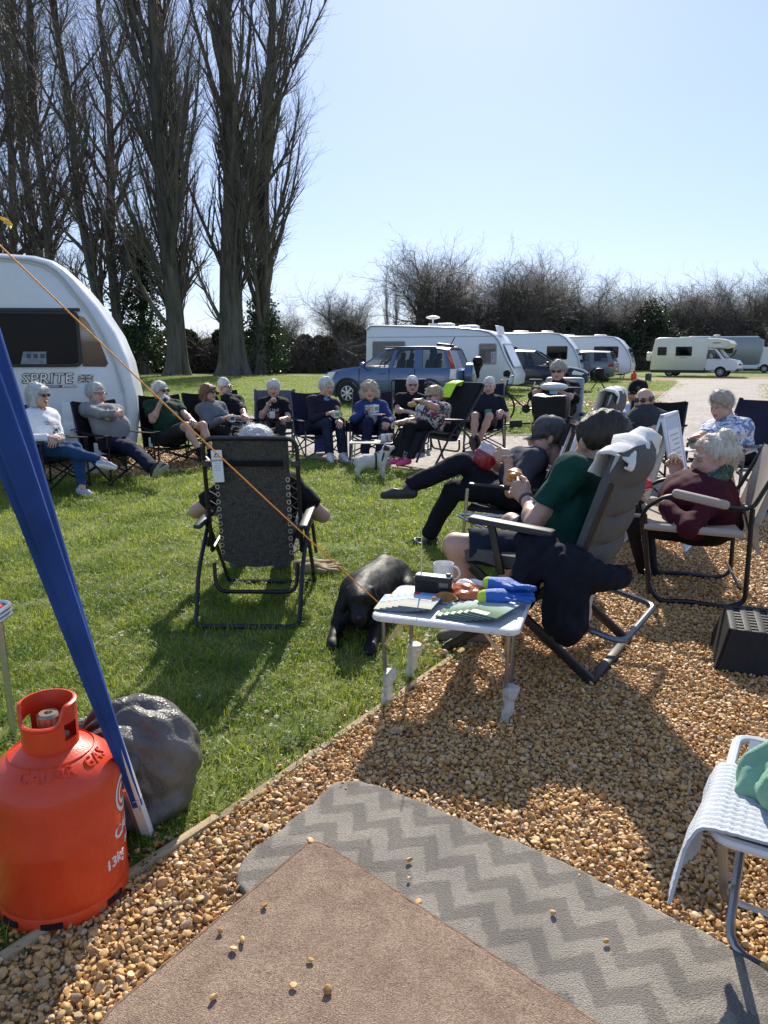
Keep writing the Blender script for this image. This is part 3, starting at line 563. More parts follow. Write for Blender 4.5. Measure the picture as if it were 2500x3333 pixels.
def ivy_tree(label, px, D, h, w, seed, n):
    rg = np.random.default_rng(seed); root = thing('ivy_clad_tree', label, 'tree', (hx(px, D), D, 0), 0); V, Q, P = trunk_mesh(rg, h * .9, .3, .2, 4, (.3, 0)); mesh_np('trunk', [(V, Q)], BARK, root, 60)
    nc = 70; z = rg.uniform(.06, 1, nc); rw = w * (1 - (z - .35) ** 2 * 1.6).clip(.25); c = np.stack([rg.normal(0, .5, nc) * rw, rg.normal(0, .4, nc) * rw, z * h], 1); k = rg.integers(0, nc, n); v = rg.normal(size=(n, 3)); v /= np.linalg.norm(v, axis=1, keepdims=True); p = c[k] + v * (1.15 * rg.random(n) ** .4)[:, None]
    o = mesh_np('crown', [leaves(rg, p, .13)], IVY, root, 0); o['kind'] = 'stuff'
ivy_tree('tree smothered in dark ivy between the poplars, left of the forked poplar', 490, 58, 10.5, 2.0, 1, 11000)
ivy_tree('dark ivy bush hugging the right side of the double trunk poplar', 868, 57, 5.2, 1.3, 2, 5000)
ivy_tree('dark ivy covered tree in the hedge left of the cream motorhome', 2095, 76, 6.2, 2.0, 3, 6000)
# ---------------------------------------------------------------- caravans, cars, motorhomes
SIDE = Matrix(((1, 0, 0, 0), (0, 0, 1, 0), (0, 1, 0, 0), (0, 0, 0, 1))) @ Matrix.Diagonal((1, 1, 1, 1))   # (x, z, out) -> (x, y, z)
def side(y): return Matrix(((1, 0, 0, 0), (0, 0, -1, y), (0, 1, 0, 0), (0, 0, 0, 1)))                       # xy drawing onto the near side at y
def endp(x): return Matrix(((0, 0, 1, x), (1, 0, 0, 0), (0, 1, 0, 0), (0, 0, 0, 1)))                        # xy drawing onto the +x end
def rrect(x0, x1, z0, z1, r, n=4):
    P = []
    for cx, cz, a0 in ((x1 - r, z1 - r, 0), (x0 + r, z1 - r, 90), (x0 + r, z0 + r, 180), (x1 - r, z0 + r, 270)):
        for i in range(n + 1): a = R(a0 + 90 * i / n); P.append((cx + r * math.cos(a), cz + r * math.sin(a)))
    return P
CVW = M('caravan_white', (.72, .735, .75), .28, .03, 1.2, bump=.02, spec=.5, coat=.2, fine=.15); GREYTRIM = M('grey_trim', (.30, .31, .33), .4, .08, 5); DKTRIM = M('dark_trim', (.03, .03, .034), .5, .1, 5)
PANE = M('tinted_acrylic', (.004, .004, .005), .05, .3, .8, spec=.16); SHADE = M('shadow_under', (.03, .03, .03), .9)
def clear_glass(name, a=.3, col=(.03, .04, .045)): return M(name, col, .03, .1, 3, alpha=a, spec=.9)
CURT = M('net_curtain', (.62, .55, .55), .9, .25, 3, stretch=(14, 14, 1), bump=.3)
def wheel(root, x, y, r, w, rimm, spokes=7, name='wheel'):
    X = Matrix.Translation((x, y, r)) @ Matrix.Rotation(R(90), 4, 'X')
    t = MB(); t.lathe([(r * .62, -w / 2), (r * .93, -w / 2), (r, -w * .32), (r, w * .32), (r * .93, w / 2), (r * .62, w / 2), (r * .62, -w / 2)], 28, 0, X, cap=False); o = t.build('wheel', RUBBER(), root, 40)
    q = MB(); q.lathe([(r * .64, w * .30), (r * .64, w * .46), (r * .57, w * .47), (r * .55, w * .3)], 28, 0, X, cap=False); q.lathe([(r * .56, w * .16), (.002, w * .16)], 24, 1, X, cap=False)
    for i in range(spokes):
        a = 2 * math.pi * i / spokes; q.box((r * .34 * math.cos(a), r * .34 * math.sin(a), w * .40), (r * .5, r * .11, w * .12), (0, 0, a), 0) if False else q.add(*_spoke(r, w, a), 0, X)
    q.lathe([(r * .14, w * .3), (r * .14, w * .5), (.002, w * .52)], 14, 0, X, cap=False); q.build('rim', [rimm, DKTRIM], o, 30)
    return o
def _spoke(r, w, a):
    c, s = math.cos(a), math.sin(a); V = []
    for rad, hw in ((r * .1, r * .055), (r * .58, r * .085)):
        for z in (w * .34, w * .46): 
            for sg in (-1, 1): V.append((rad * c - sg * hw * s, rad * s + sg * hw * c, z))
    return V, [(0, 1, 3, 2), (4, 6, 7, 5), (2, 3, 7, 6), (0, 4, 5, 1), (0, 2, 6, 4), (1, 5, 7, 3)]
def win(root, poly, y, frame, pane, fw=.03, curtain=False, name='window', X=None):
    X = X or side(y); cx = sum(p[0] for p in poly) / len(poly); cz = sum(p[1] for p in poly) / len(poly); xs = [p[0] for p in poly]; zs = [p[1] for p in poly]; sx = 1 - 2 * fw / (max(xs) - min(xs)); sz = 1 - 2 * fw / (max(zs) - min(zs))
    inn = [(cx + (p[0] - cx) * sx, cz + (p[1] - cz) * sz) for p in poly]; n = len(poly); mb = MB(); vs = []; 
    for d in (-.005, .022):
        vs += [(*p, d) for p in poly] + [(*p, d + .004 if d > 0 else d) for p in inn]
    fs = [(i, (i + 1) % n, 2 * n + (i + 1) % n, 2 * n + i) for i in range(n)] + [(2 * n + i, 2 * n + (i + 1) % n, 3 * n + (i + 1) % n, 3 * n + i) for i in range(n)] + [(3 * n + i, 3 * n + (i + 1) % n, n + (i + 1) % n, n + i) for i in range(n)]
    o = mb.add(vs, fs, 0, X).build(name, frame, root, 30)
    if curtain:
        c = MB(); x0, x1, z0, z1 = min(p[0] for p in inn), max(p[0] for p in inn), min(p[1] for p in inn), max(p[1] for p in inn); k = 40
        c.add([(x0 + (x1 - x0) * i / k, z, .003 + .004 * math.sin(i * 1.6)) for i in range(k + 1) for z in (z0, z1)], [(2 * i, 2 * i + 2, 2 * i + 3, 2 * i + 1) for i in range(k)], 0, X); c.build('curtain', CURT, o, 180)
    MB().prism(inn, .005, 0, X @ Matrix.Translation((0, 0, .014))).build('pane', pane, o, 0); return o
def shell(prof_in, prof_out, wd, rnd=.14):
    mb = MB(); n = len(prof_in); rows = []
    for y, t in ((0, 0), (rnd * .25, .55), (rnd * .6, .88), (rnd, 1), (wd - rnd, 1), (wd - rnd * .6, .88), (wd - rnd * .25, .55), (wd, 0)): rows.append([(a[0] + (b[0] - a[0]) * t, y, a[1] + (b[1] - a[1]) * t) for a, b in zip(prof_in, prof_out)])
    k = len(rows); vs = [p for r in rows for p in r]; fs = [(i * n + j, (i + 1) * n + j, (i + 1) * n + (j + 1) % n, i * n + (j + 1) % n) for i in range(k - 1) for j in range(n)]
    fs += [tuple(range(n)), tuple((k - 1) * n + j for j in range(n - 1, -1, -1))]; return mb.add(vs, fs)
def grow_prof(P, d):
    cx = (min(p[0] for p in P) + max(p[0] for p in P)) / 2; cz = (min(p[1] for p in P) + max(p[1] for p in P)) / 2; w = max(p[0] for p in P) - cx; h = max(p[1] for p in P) - cz
    return [(cx + (p[0] - cx) * (1 + d / w), cz + (p[1] - cz) * (1 + d / h)) for p in P]
def smooth_poly(P, it=2, keep=()):
    for _ in range(it):
        Q = []
        for i in range(len(P)):
            a = P[i]; b = P[(i + 1) % len(P)]; Q += [(a[0] * .75 + b[0] * .25, a[1] * .75 + b[1] * .25), (a[0] * .25 + b[0] * .75, a[1] * .25 + b[1] * .75)]
        P = Q
    return P
def roof_bits(root, vents, aerial=None, W_=2.2):
    for x, z, l in vents:
        MB().box((x, W_ * .45, z + .05), (l, .45, .10), bev=.04).build('roof_vent', WHITEP(), root)
    if aerial:
        m = MB(); m.rod((aerial[0], W_ * .4, aerial[1]), (aerial[0], W_ * .4, aerial[1] + .22), .03, 8); m.ell((aerial[0], W_ * .4, aerial[1] + .27), (.26, .26, .06), 16, 6); m.build('television_aerial', WHITEP(), root)
# --- the near caravan
A16 = R(16); cv = thing('caravan', 'white touring caravan with wide dark window and bronze side graphic at left', 'caravan', (-3.0, 9.25, 0), A16)
inn = [(-6.0, .32), (-.20, .32), (-.19, .7), (-.2, .97), (-.27, 1.3), (-.39, 1.63), (-.54, 1.93), (-.77, 2.26), (-.86, 2.36), (-.97, 2.43), (-1.13, 2.47), (-1.6, 2.49), (-6.0, 2.50)]
out = [(-6.06, .30), (-.10, .30), (-.06, .62), (-.06, .86), (-.13, 1.30), (-.25, 1.65), (-.42, 1.95), (-.66, 2.27), (-.76, 2.38), (-.90, 2.48), (-1.1, 2.53), (-1.6, 2.55), (-6.06, 2.56)]
b = shell(inn, out, 2.2, .16).build('body', CVW, cv, 50)
tr = MB(); tr.tube([(p[0], -.012, p[1]) for p in inn[1:]], .017, 6); tr.tube([(p[0] - .03, -.008, p[1] - .035) for p in inn[3:]], .008, 5); tr.build('awning_rail', M('pale_rail', (.6, .61, .63), .35, .05, 5), cv)
wp = rrect(-2.35, -.66, 1.25, 1.90, .07); w_ = win(cv, wp, -.002, DKTRIM, PANE, .035)
MB().box((-1.5, -.02, 1.905), (1.72, .035, .035), (0, R(-.8), 0)).build('window_rail', DKTRIM, cv)
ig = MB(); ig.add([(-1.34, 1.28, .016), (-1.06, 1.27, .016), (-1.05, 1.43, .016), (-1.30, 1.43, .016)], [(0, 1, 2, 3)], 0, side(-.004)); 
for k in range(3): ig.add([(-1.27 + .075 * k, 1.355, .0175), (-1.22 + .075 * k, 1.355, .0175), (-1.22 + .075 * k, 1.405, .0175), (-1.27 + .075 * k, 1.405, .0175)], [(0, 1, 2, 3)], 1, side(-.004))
ig.build('reflected_notice', [M('reflected_notice_pale', (.22, .24, .27), .5, .3, 20), M('reflected_notice_dark', (.06, .07, .1), .5)], w_, 0)  # reflection of a notice painted as flat quads over the pane
br = bpy.data.materials.new('bronze_graphic'); br.use_nodes = True; MATS['bronze_graphic'] = br; N, L, bb = nodes_of(br); tc = node(N, 'TexCoord'); sp = node(N, 'SeparateXYZ'); L.new(tc.outputs['Object'], sp.inputs[0]); mr = node(N, 'MapRange', i_1=1.25, i_2=1.82); L.new(sp.outputs[2], mr.inputs[0]); cr = node(N, 'ValToRGB'); L.new(mr.outputs[0], cr.inputs[0]); e_ = cr.color_ramp.elements; e_[0].color = (.075, .035, .022, 1); e_[1].color = (.36, .19, .10, 1); x = e_.new(.5); x.color = (.17, .085, .05, 1); x = e_.new(.68); x.color = (.42, .36, .30, 1); bk = node(N, 'TexBrick'); bk.inputs['Scale'].default_value = 1; bk.inputs['Brick Width'].default_value = .062; bk.inputs['Row Height'].default_value = .03; bk.inputs['Mortar Size'].default_value = .004; bk.inputs['Color1'].default_value = (1, 1, 1, 1); bk.inputs['Color2'].default_value = (.9, .9, .9, 1); bk.inputs['Mortar'].default_value = (1.15, 1.12, 1.1, 1)
cb = node(N, 'CombineXYZ'); L.new(sp.outputs[0], cb.inputs[0]); L.new(sp.outputs[2], cb.inputs[1]); L.new(cb.outputs[0], bk.inputs[0]); mx = node(N, 'Mix', data_type='RGBA', blend_type='MULTIPLY'); mx.inputs[0].default_value = 1; L.new(cr.outputs[0], mx.inputs[6]); L.new(bk.outputs[0], mx.inputs[7]); L.new(mx.outputs[2], bb.inputs['Base Color']); bb.inputs['Roughness'].default_value = .3
MB().prism([(-.66, 1.255), (-.40, 1.25), (-.37, 1.29), (-.40, 1.40), (-.45, 1.55), (-.55, 1.76), (-.60, 1.83), (-.66, 1.85)], .006, 0, side(-.004)).build('side_graphic', br, cv, 0)
chrome = M('chrome_lettering', (.62, .62, .64), .25, .25, 5, metal=.7); dkl = M('dark_lettering_edge', (.05, .045, .045), .4)
text('lettering', 'SPRITE', .165, dkl, cv, side(-.006) @ Matrix.Translation((-1.07, 1.112, 0)), .001, bold=.008, sx=1.12, shear=.12, spacing=1.05)
text('lettering', 'SPRITE', .165, chrome, cv, side(-.0085) @ Matrix.Translation((-1.07, 1.112, 0)), .001, bold=-.001, sx=1.12, shear=.12, spacing=1.05)
MB().prism(rrect(-1.09, -.75, 1.005, 1.04, .005), .003, 0, side(-.004)).build('name_strip', M('bronze_strip', (.16, .11, .09), .35, .2, 10), cv, 0)
MB().prism(rrect(-.905, -.755, 1.009, 1.036, .004), .003, 0, side(-.007)).build('name_strip', WHITEP(), cv, 0)
text('lettering', 'SUPER', .034, WHITEP(), cv, side(-.0068) @ Matrix.Translation((-1.0, 1.022, 0)), .001, sx=1.2); text('lettering', 'Quattro FB', .026, dkl, cv, side(-.0095) @ Matrix.Translation((-.83, 1.022, 0)), .001)
fl = MB(); fx0, fx1, fz0, fz1 = -.735, -.545, 1.065, 1.16; fl.prism([(fx0, fz0), (fx1 - .02, fz0), (fx1, fz1), (fx0 + .02, fz1)], .003, 0, side(-.004)); cx, cz = (fx0 + fx1) / 2, (fz0 + fz1) / 2
for a in ((fx0, fz0, fx1, fz1), (fx0 + .02, fz1, fx1 - .02, fz0), (cx - .005, fz0, cx + .005, fz1), (fx0 + .01, cz, fx1 - .01, cz)):
    d = Vector((a[2] - a[0], a[3] - a[1])); ln = d.length; n_ = Vector((-d.y, d.x)) / ln * (.009 if abs(d.x) > .02 and abs(d.y) > .02 else .014); fl.prism([(a[0] + n_.x, a[1] + n_.y), (a[0] - n_.x, a[1] - n_.y), (a[2] - n_.x, a[3] - n_.y), (a[2] + n_.x, a[3] + n_.y)], .002, 1, side(-.0065))
for a in ((cx - .004, fz0, cx + .004, fz1), (fx0 + .01, cz, fx1 - .01, cz)):
    d = Vector((a[2] - a[0], a[3] - a[1])); n_ = Vector((-d.y, d.x)) / d.length * .007; fl.prism([(a[0] + n_.x, a[1] + n_.y), (a[0] - n_.x, a[1] - n_.y), (a[2] - n_.x, a[3] - n_.y), (a[2] + n_.x, a[3] + n_.y)], .002, 2, side(-.009))
fl.build('flag_emblem', [M('bronze_strip', (.16, .11, .09)), M('flag_pale', (.62, .6, .57), .3), M('flag_bronze', (.22, .13, .09), .35)], cv, 0)
MB().prism(rrect(-.935, -.82, .56, .82, .012), .03, 0, side(-.012), bev=.006).build('service_hatch', WHITEP(), cv, 30); MB().box((-.875, -.05, .50), (.14, .05, .16), bev=.012).build('socket_box', WHITEP(), cv)
MB().tube([(-.85, -.07, .5), (-.78, -.11, .52), (-.74, -.1, .42), (-.76, -.09, .2), (-.8, -.12, .01)], .011, 7).build('mains_cable', M('blue_cable', (.12, .22, .42), .5), cv)
MB().box((-3, .9, .24), (5.4, 1.6, .14)).build('chassis', DKTRIM, cv); [wheel(cv, -3.4, y, .31, .19, M('rim_grey', (.4, .41, .42), .35, metal=.6)) for y in (.16, 2.0)]
roof_bits(cv, [(-2.2, 2.55, .5)])
st = MB(); st.box((-.28, .1, .15), (.05, .05, .30)); st.box((-.28, .1, .012), (.16, .16, .02)); st.build('corner_steady', DKTRIM, cv)
# --- the other caravans
def caravan(label, loc, ang, P, wins, vents, aerial=None, wd=2.15, txt=(), stripe=None, curtain=False, frontwin=None, group='touring caravans parked along the far side'):
    root = thing('caravan', label, 'caravan', loc, R(ang), group); inn = grow_prof(P, -.05); shell(inn, P, wd, .12).build('body', CVW, root, 50)
    MB().tube([(p[0], -.012, p[1]) for p in inn[1:]], .02, 5).build('awning_rail', GREYTRIM, root)
    for w in wins: win(root, rrect(*w, .06), -.003, DKTRIM if not curtain else GREYTRIM, clear_glass('caravan_pane', .35) if curtain else PANE, .035, curtain)
    if frontwin:
        (xa, za), (xb, zb) = frontwin; d = Vector((xb - xa, 0, zb - za)); ln = d.length; d /= ln; nv = Vector((d.z, 0, -d.x)); Xf = Matrix(((0, d.x, nv.x, xa), (1, 0, 0, 0), (0, d.z, nv.z, za), (0, 0, 0, 1)))
        win(root, rrect(.25, wd - .25, 0, ln, .08), 0, GREYTRIM, PANE if not curtain else M('pale_blind_pane', (.36, .38, .42), .1, .15, 3, spec=.8), .04, False, X=Xf)
    x0 = min(p[0] for p in P); x1 = max(p[0] for p in P); L_ = x1 - x0; MB().box(((x0 + x1) / 2, wd / 2, .30), (L_ * .8, wd * .7, .16)).build('chassis', DKTRIM, root)
    for y in (.16, wd - .16): wheel(root, x0 + L_ * .42, y, .31, .18, M('rim_grey', (.4, .41, .42), .35, metal=.6), 6)
    for x in (x0 + .5, x1 - .7):
        for y in (.25, wd - .25): MB().rod((x, y, .0), (x + .12, y, .34), .03, 6).build('corner_steady', DKTRIM, root)
    roof_bits(root, vents, aerial, wd)
    for s_, x, z, h in txt: text('lettering', s_, h, dkl, root, side(-.008) @ Matrix.Translation((x, z, 0)), .001, shear=.25)
    if stripe:
        for z, h in stripe: MB().prism([(x0 + .12, z), (x1 - .75, z), (x1 - .75, z + h), (x0 + .12, z + h)], .006, 0, side(-.004)).build('body_stripe', M('grey_stripe', (.42, .44, .47), .4), root, 0)
    return root
c2 = caravan('older white caravan with curtained windows and roof aerial behind the blue car', (-.7, 27.3, 0), -20, [(0, .28), (5.0, .28), (5.45, .42), (5.5, .72), (5.15, 1.35), (4.93, 1.86), (4.78, 2.06), (4.55, 2.2), (4.2, 2.28), (3.3, 2.37), (.5, 2.47), (.16, 2.46), (.05, 2.33)], [(.3, 1.55, 1.25, 1.90), (4.2, 4.82, 1.10, 1.80)], [(2.6, 2.42, .9), (3.6, 2.34, .7)], (2.3, 2.46), curtain=True, stripe=[(2.02, .03), (.62, .02)], frontwin=((5.38, .98), (4.98, 1.80)))
MB().prism([(4.7, 2.12), (4.84, 2.1), (4.75, 2.40), (4.62, 2.42)], .8, 0, side(1.0), bev=.03).build('open_rooflight', WHITEP(), c2)
mod = [(0, .3), (5.55, .3), (5.85, .42), (5.9, .8), (5.78, 1.3), (5.5, 1.85), (5.1, 2.32), (4.75, 2.52), (4.3, 2.58), (.4, 2.6), (.08, 2.5), (0, 2.2)]
caravan('white caravan with curved front beside the dark car', (4.6, 40.8, 0), -20, mod, [(4.15, 5.2, 1.2, 1.88), (1.4, 2.6, 1.25, 1.85)], [(2.6, 2.6, .8), (4.0, 2.58, .6)], None, stripe=[(1.0, .04)], frontwin=((5.86, 1.0), (5.58, 1.75)))
c4 = caravan('smallest white caravan standing on steadies beside red gas bottle, text under its window', (9.6, 47.8, 0), -24, mod, [(3.6, 5.05, 1.25, 1.95), (.9, 2.0, 1.3, 1.9)], [(1.8, 2.6, .8), (3.8, 2.58, .7)], None, txt=[('affinity', 4.75, 1.05, .22)], stripe=None, frontwin=((5.86, 1.0), (5.58, 1.85)))
# --- cars
def strip3(mb, A, B, m=0):                             # quad strip between two polylines
    n = len(A); mb.add(list(A) + list(B), [(i, i + 1, n + i + 1, n + i) for i in range(n - 1)], m)
def car(label, loc, ang, S, gh, W_, paint, rimm, wheels, wr, lamps, group='parked cars', seats=True, cladding=True, flip=False, extra=None, glass=None):
    root = thing('parked_car', label, 'car', loc, R(ang), group); hw = W_ / 2; mb = MB(); rows = []
    for x, zl, zm, zt, wl, wm, wt in S:
        rows.append([(x, hw - wl, zl), (x, hw - wm, zl + (zm - zl) * .45), (x, hw - wm, zm), (x, hw - (wm * .6 + wt * .4), zm + (zt - zm) * .7), (x, hw - wt, zt), (x, hw, zt + .02), (x, hw + wt, zt), (x, hw + (wm * .6 + wt * .4), zm + (zt - zm) * .7), (x, hw + wm, zm), (x, hw + wm, zl + (zm - zl) * .45), (x, hw + wl, zl)])
    mb.grid(rows); mb.add(rows[0], [tuple(range(11))]); mb.add(rows[-1], [tuple(range(10, -1, -1))]); mb.build('body', paint, root, 40)
    (A0, A1, R0, R1, D1, D0, zb, zr, wb, wr_) = gh      # A0 base of windscreen, A1 top, roof R0..R1, D1 top rear, D0 base rear
    k = 9; G = []
    for i in range(k):
        t = i / (k - 1); x = A1 + (D1 - A1) * t; z = zr + .05 * math.sin(math.pi * min(1, .12 + t * .8)); G.append([(x, hw - wr_, z - .05), (x, hw - wr_ * .86, z), (x, hw - wr_ * .4, z + .03), (x, hw + wr_ * .4, z + .03), (x, hw + wr_ * .86, z), (x, hw + wr_, z - .05)])
    MB().grid(G, 0, .03).build('roof', paint, root, 40)
    pill = [(A0, A0 + .10, A1 - .02, A1 + .08)] + extra['pillars'] + [(D0 - .22, D0 + .02, D1 - .18, D1 + .02)]
    for sgn in (-1, 1):
        for xa, xb, ta, tb in pill:
            p = MB(); yb = hw + sgn * wb; yt = hw + sgn * wr_; i_ = -sgn * .05
            p.add([(xa, yb, zb - .02), (xb, yb, zb - .02), (tb, yt, zr), (ta, yt, zr), (xa, yb + i_, zb - .02), (xb, yb + i_, zb - .02), (tb, yt + i_, zr), (ta, yt + i_, zr)], [(0, 1, 2, 3), (7, 6, 5, 4), (0, 4, 5, 1), (1, 5, 6, 2), (2, 6, 7, 3), (3, 7, 4, 0)]); p.build('pillar', paint, root, 0)
        for a, b in zip(pill[:-1], pill[1:]):
            g = MB(); yb = hw + sgn * (wb - .015); yt = hw + sgn * (wr_ - .015); g.add([(a[1], yb, zb), (b[0], yb, zb), (b[2], yt, zr - .01), (a[3], yt, zr - .01)], [(0, 1, 2, 3)]); g.build('side_window', glass or clear_glass('car_glass', .38), root, 0)
    g = MB(); g.add([(A0, hw - wb * .93, zb), (A0, hw + wb * .93, zb), (A1, hw + wr_ * .93, zr), (A1, hw - wr_ * .93, zr)], [(0, 1, 2, 3)]); g.build('windscreen', clear_glass('windscreen_glass', .3, (.05, .07, .08)), root, 0)
    g = MB(); g.add([(D0, hw - wb * .85, zb), (D0, hw + wb * .85, zb), (D1, hw + wr_ * .88, zr), (D1, hw - wr_ * .88, zr)], [(0, 1, 2, 3)]); g.build('rear_window', clear_glass('car_glass', .38), root, 0)
    f = 1 if D0 > A0 else -1
    MB().box(((A0 + D0) / 2, hw, zb - .35), (abs(D0 - A0) * .9, W_ * .8, .1)).build('cabin_floor', DKTRIM, root); MB().box((A0 + f * .35, hw, zb - .02), (.4, W_ * .74, .16), bev=.05).build('dashboard', DKTRIM, root)
    for sx in (A0 + f * 1.05, A0 + f * 1.95):
        for sy in (hw - .36, hw + .36):
            s_ = MB(); s_.box((sx + f * .16, sy, zb - .06), (.14, .46, .62), (0, R(10) * f, 0), bev=.06); s_.box((sx + f * .25, sy, zb + .33), (.09, .26, .19), (0, R(8) * f, 0), bev=.04); s_.rod((sx + f * .2, sy, zb + .2), (sx + f * .24, sy, zb + .3), .02, 6); s_.build('seat', M('seat_fabric', (.035, .035, .038), .9), root)
    MB().tube([(A0 + f * .62 + .06 * math.sin(a), hw - f * .36 + .18 * math.cos(a), zb + .05 + .17 * math.sin(a)) for a in np.linspace(0, 6.283, 16, endpoint=False)], .016, 6, 0, True).build('steering_wheel', DKTRIM, root)
    for wx in wheels:
        for sy, fl_ in ((.10, 0), (W_ - .10, 1)):
            wheel(root, wx, sy, wr, .22, rimm); 
        ar = MB()
        for y in (-.012, W_ + .012):
            pts = [(wx + (wr + .06) * math.cos(a), y, wr + .02 + (wr + .06) * math.sin(a)) for a in np.linspace(-.35, math.pi + .35, 14)]; ar.tube(pts, .035, 6); ar.add([(wx, y + (.02 if y < 0 else -.02), wr)] + [(p[0], p[1] + (.02 if y < 0 else -.02), p[2]) for p in pts], [(0, i + 1, i + 2) if y > 0 else (0, i + 2, i + 1) for i in range(13)])
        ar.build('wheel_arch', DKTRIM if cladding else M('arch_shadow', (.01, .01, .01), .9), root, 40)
    xs = [s[0] for s in S]; x0, x1 = min(xs), max(xs)
    MB().box(((x0 + x1) / 2, hw, .36), ((x1 - x0) * .90, W_ * .985, .20), bev=.03).build('sill', DKTRIM, root)
    for nm, poly, y, m in lamps: MB().prism(poly, .05, 0, side(y), bev=.01).build(nm, m, root, 30)
    for xh in extra.get('handles', ()): MB().box((xh, -.015, extra['hz']), (.2, .03, .035), bev=.012).build('door_handle', paint if not extra.get('dh') else DKTRIM, root)
    for xl in extra.get('lines', ()): MB().box((xl, .006, zb - .32), (.012, .02, .62)).build('door_gap', DKTRIM, root, 0)
    m_ = MB(); xm = A0 + f * .28; m_.box((xm, -.12, zb + .09), (.14, .20, .15), bev=.05); m_.rod((xm, -.05, zb + .02), (xm, .08, zb), .03); m_.build('door_mirror', paint if not extra.get('dh') else DKTRIM, root)
    return root
redl = M('red_lamp', (.35, .012, .015), .12, .2, 10, coat=.6); whl = M('clear_lamp', (.75, .74, .72), .1, .1, 10, coat=.5); amb = M('amber_lamp', (.75, .25, .03), .15, .1, 10)
blue = M('steel_blue_paint', (.075, .125, .235), .28, .08, 1, coat=.8, metal=.35)
# x runs from the front bumper (0) to the tail
SB = [(0, .42, .6, .78, .62, .66, .55), (.06, .34, .66, .92, .78, .82, .66), (.35, .32, .72, 1.00, .84, .87, .72), (.9, .32, .80, 1.08, .85, .88, .76), (1.2, .32, .84, 1.11, .85, .885, .80), (1.9, .32, .86, 1.08, .85, .89, .83), (3.2, .32, .88, 1.08, .85, .89, .83), (4.0, .34, .9, 1.09, .84, .88, .82), (4.22, .36, .88, 1.06, .80, .85, .78), (4.30, .40, .8, 1.0, .72, .80, .70)]
crv = car('blue estate four wheel drive car with tailgate spare wheel, behind the circle', (-1.8, 21.6, 0), -22, SB, (1.16, 1.98, 2, 3.9, 3.98, 4.2, 1.07, 1.58, .81, .66), 1.78, blue, M('alloy', (.55, .56, .58), .3, metal=.8), (.86, 3.48), .345,
    [('headlight', [(.04, .72), (.34, .76), (.46, .95), (.22, .94)], .06, whl), ('tail_light', [(4.08, .78), (4.24, .78), (4.24, 1.06), (4.10, 1.06)], .03, whl), ('tail_light', [(4.08, .62), (4.24, .62), (4.24, .78), (4.08, .78)], .03, redl), ('tail_light', [(4.10, 1.06), (4.24, 1.06), (4.05, 1.56), (3.93, 1.56)], .10, redl)],
    extra=dict(pillars=[(2.14, 2.28, 2.32, 2.40), (2.98, 3.22, 2.95, 3.18)], handles=(2.0, 2.92), hz=.93, lines=(1.25, 2.22, 3.02)))
crv.scale = (.94, 1, .98)
def rear(x, y0, y1, z0, z1, nm, m, p, d=.03): return MB().prism([(y0, z0), (y1, z0), (y1, z1), (y0, z1)], d, 0, endp(x), bev=.008).build(nm, m, p, 30)
rear(4.22, .02, .16, .62, .78, 'tail_light', redl, crv, .12); rear(4.20, .02, .15, .78, 1.06, 'tail_light', whl, crv, .12); 
sp = MB(); sp.lathe([(.02, .16), (.25, .155), (.33, .13), (.355, .06), (.355, -.1), (.3, -.12)], 28, 0, Matrix.Translation((4.42, .98, .86)) @ Matrix.Rotation(R(90), 4, 'Y')); sp.build('spare_wheel_cover', blue, crv, 40)
rear(4.31, .45, .95, .40, .52, 'number_plate', M('yellow_plate', (.75, .55, .06), .4), crv, .02); text('lettering', 'EV', .1, DKTRIM, crv, endp(4.322) @ Matrix.Translation((.7, .46, 0)), .001)
MB().box((4.28, .89, .36), (.18, 1.7, .2), bev=.05).build('rear_bumper', DKTRIM, crv); MB().box((2.9, .28, 1.65), (1.9, .04, .04), bev=.015).build('roof_rail', DKTRIM, crv); MB().box((2.9, 1.5, 1.65), (1.9, .04, .04), bev=.015).build('roof_rail', DKTRIM, crv)
rb = MB(); rb.box((3.72, .7, 1.70), (.5, .3, .10), (0, .1, .2), bev=.04); rb.rod((3.9, .6, 1.7), (4.05, .55, 1.92), .015); rb.build('roof_mount', DKTRIM, crv)
f = SDF((-.25, -.25, -.5), (.25, .25, .3), .02); f.ell((0, 0, .05), (.15, .15, .12)).cone((-.02, 0, 0), (.02, .02, -.35), .10, .05).cone((.1, 0, .05), (.05, .08, -.2), .06, .04); f.noise(.014, 45, 3)
jk = mesh_np('black_jacket', [f.mesh()], cloth('black_nylon', (.012, .012, .014), rough=.4), None); bpy.context.view_layer.update(); jk.location = Matrix.Translation((-1.8, 21.6, 0)) @ Matrix.Rotation(R(-22), 4, 'Z') @ Vector((4.42, .72, 1.2)); tag(jk, 'crumpled black jacket hung over the spare wheel of the blue car', 'jacket')
dark = M('dark_navy_paint', (.008, .014, .034), .3, .1, 1, coat=.4, spec=.3)
SK = [(0, .40, .7, 1.0, .72, .82, .70), (.12, .36, .85, 1.08, .82, .88, .78), (1.0, .32, .86, 1.06, .86, .90, .84), (2.4, .32, .84, 1.04, .86, .90, .84), (3.2, .32, .82, 1.02, .85, .89, .80), (3.9, .32, .76, .96, .83, .88, .74), (4.3, .32, .68, .86, .76, .82, .66), (4.5, .38, .6, .74, .6, .66, .55)]
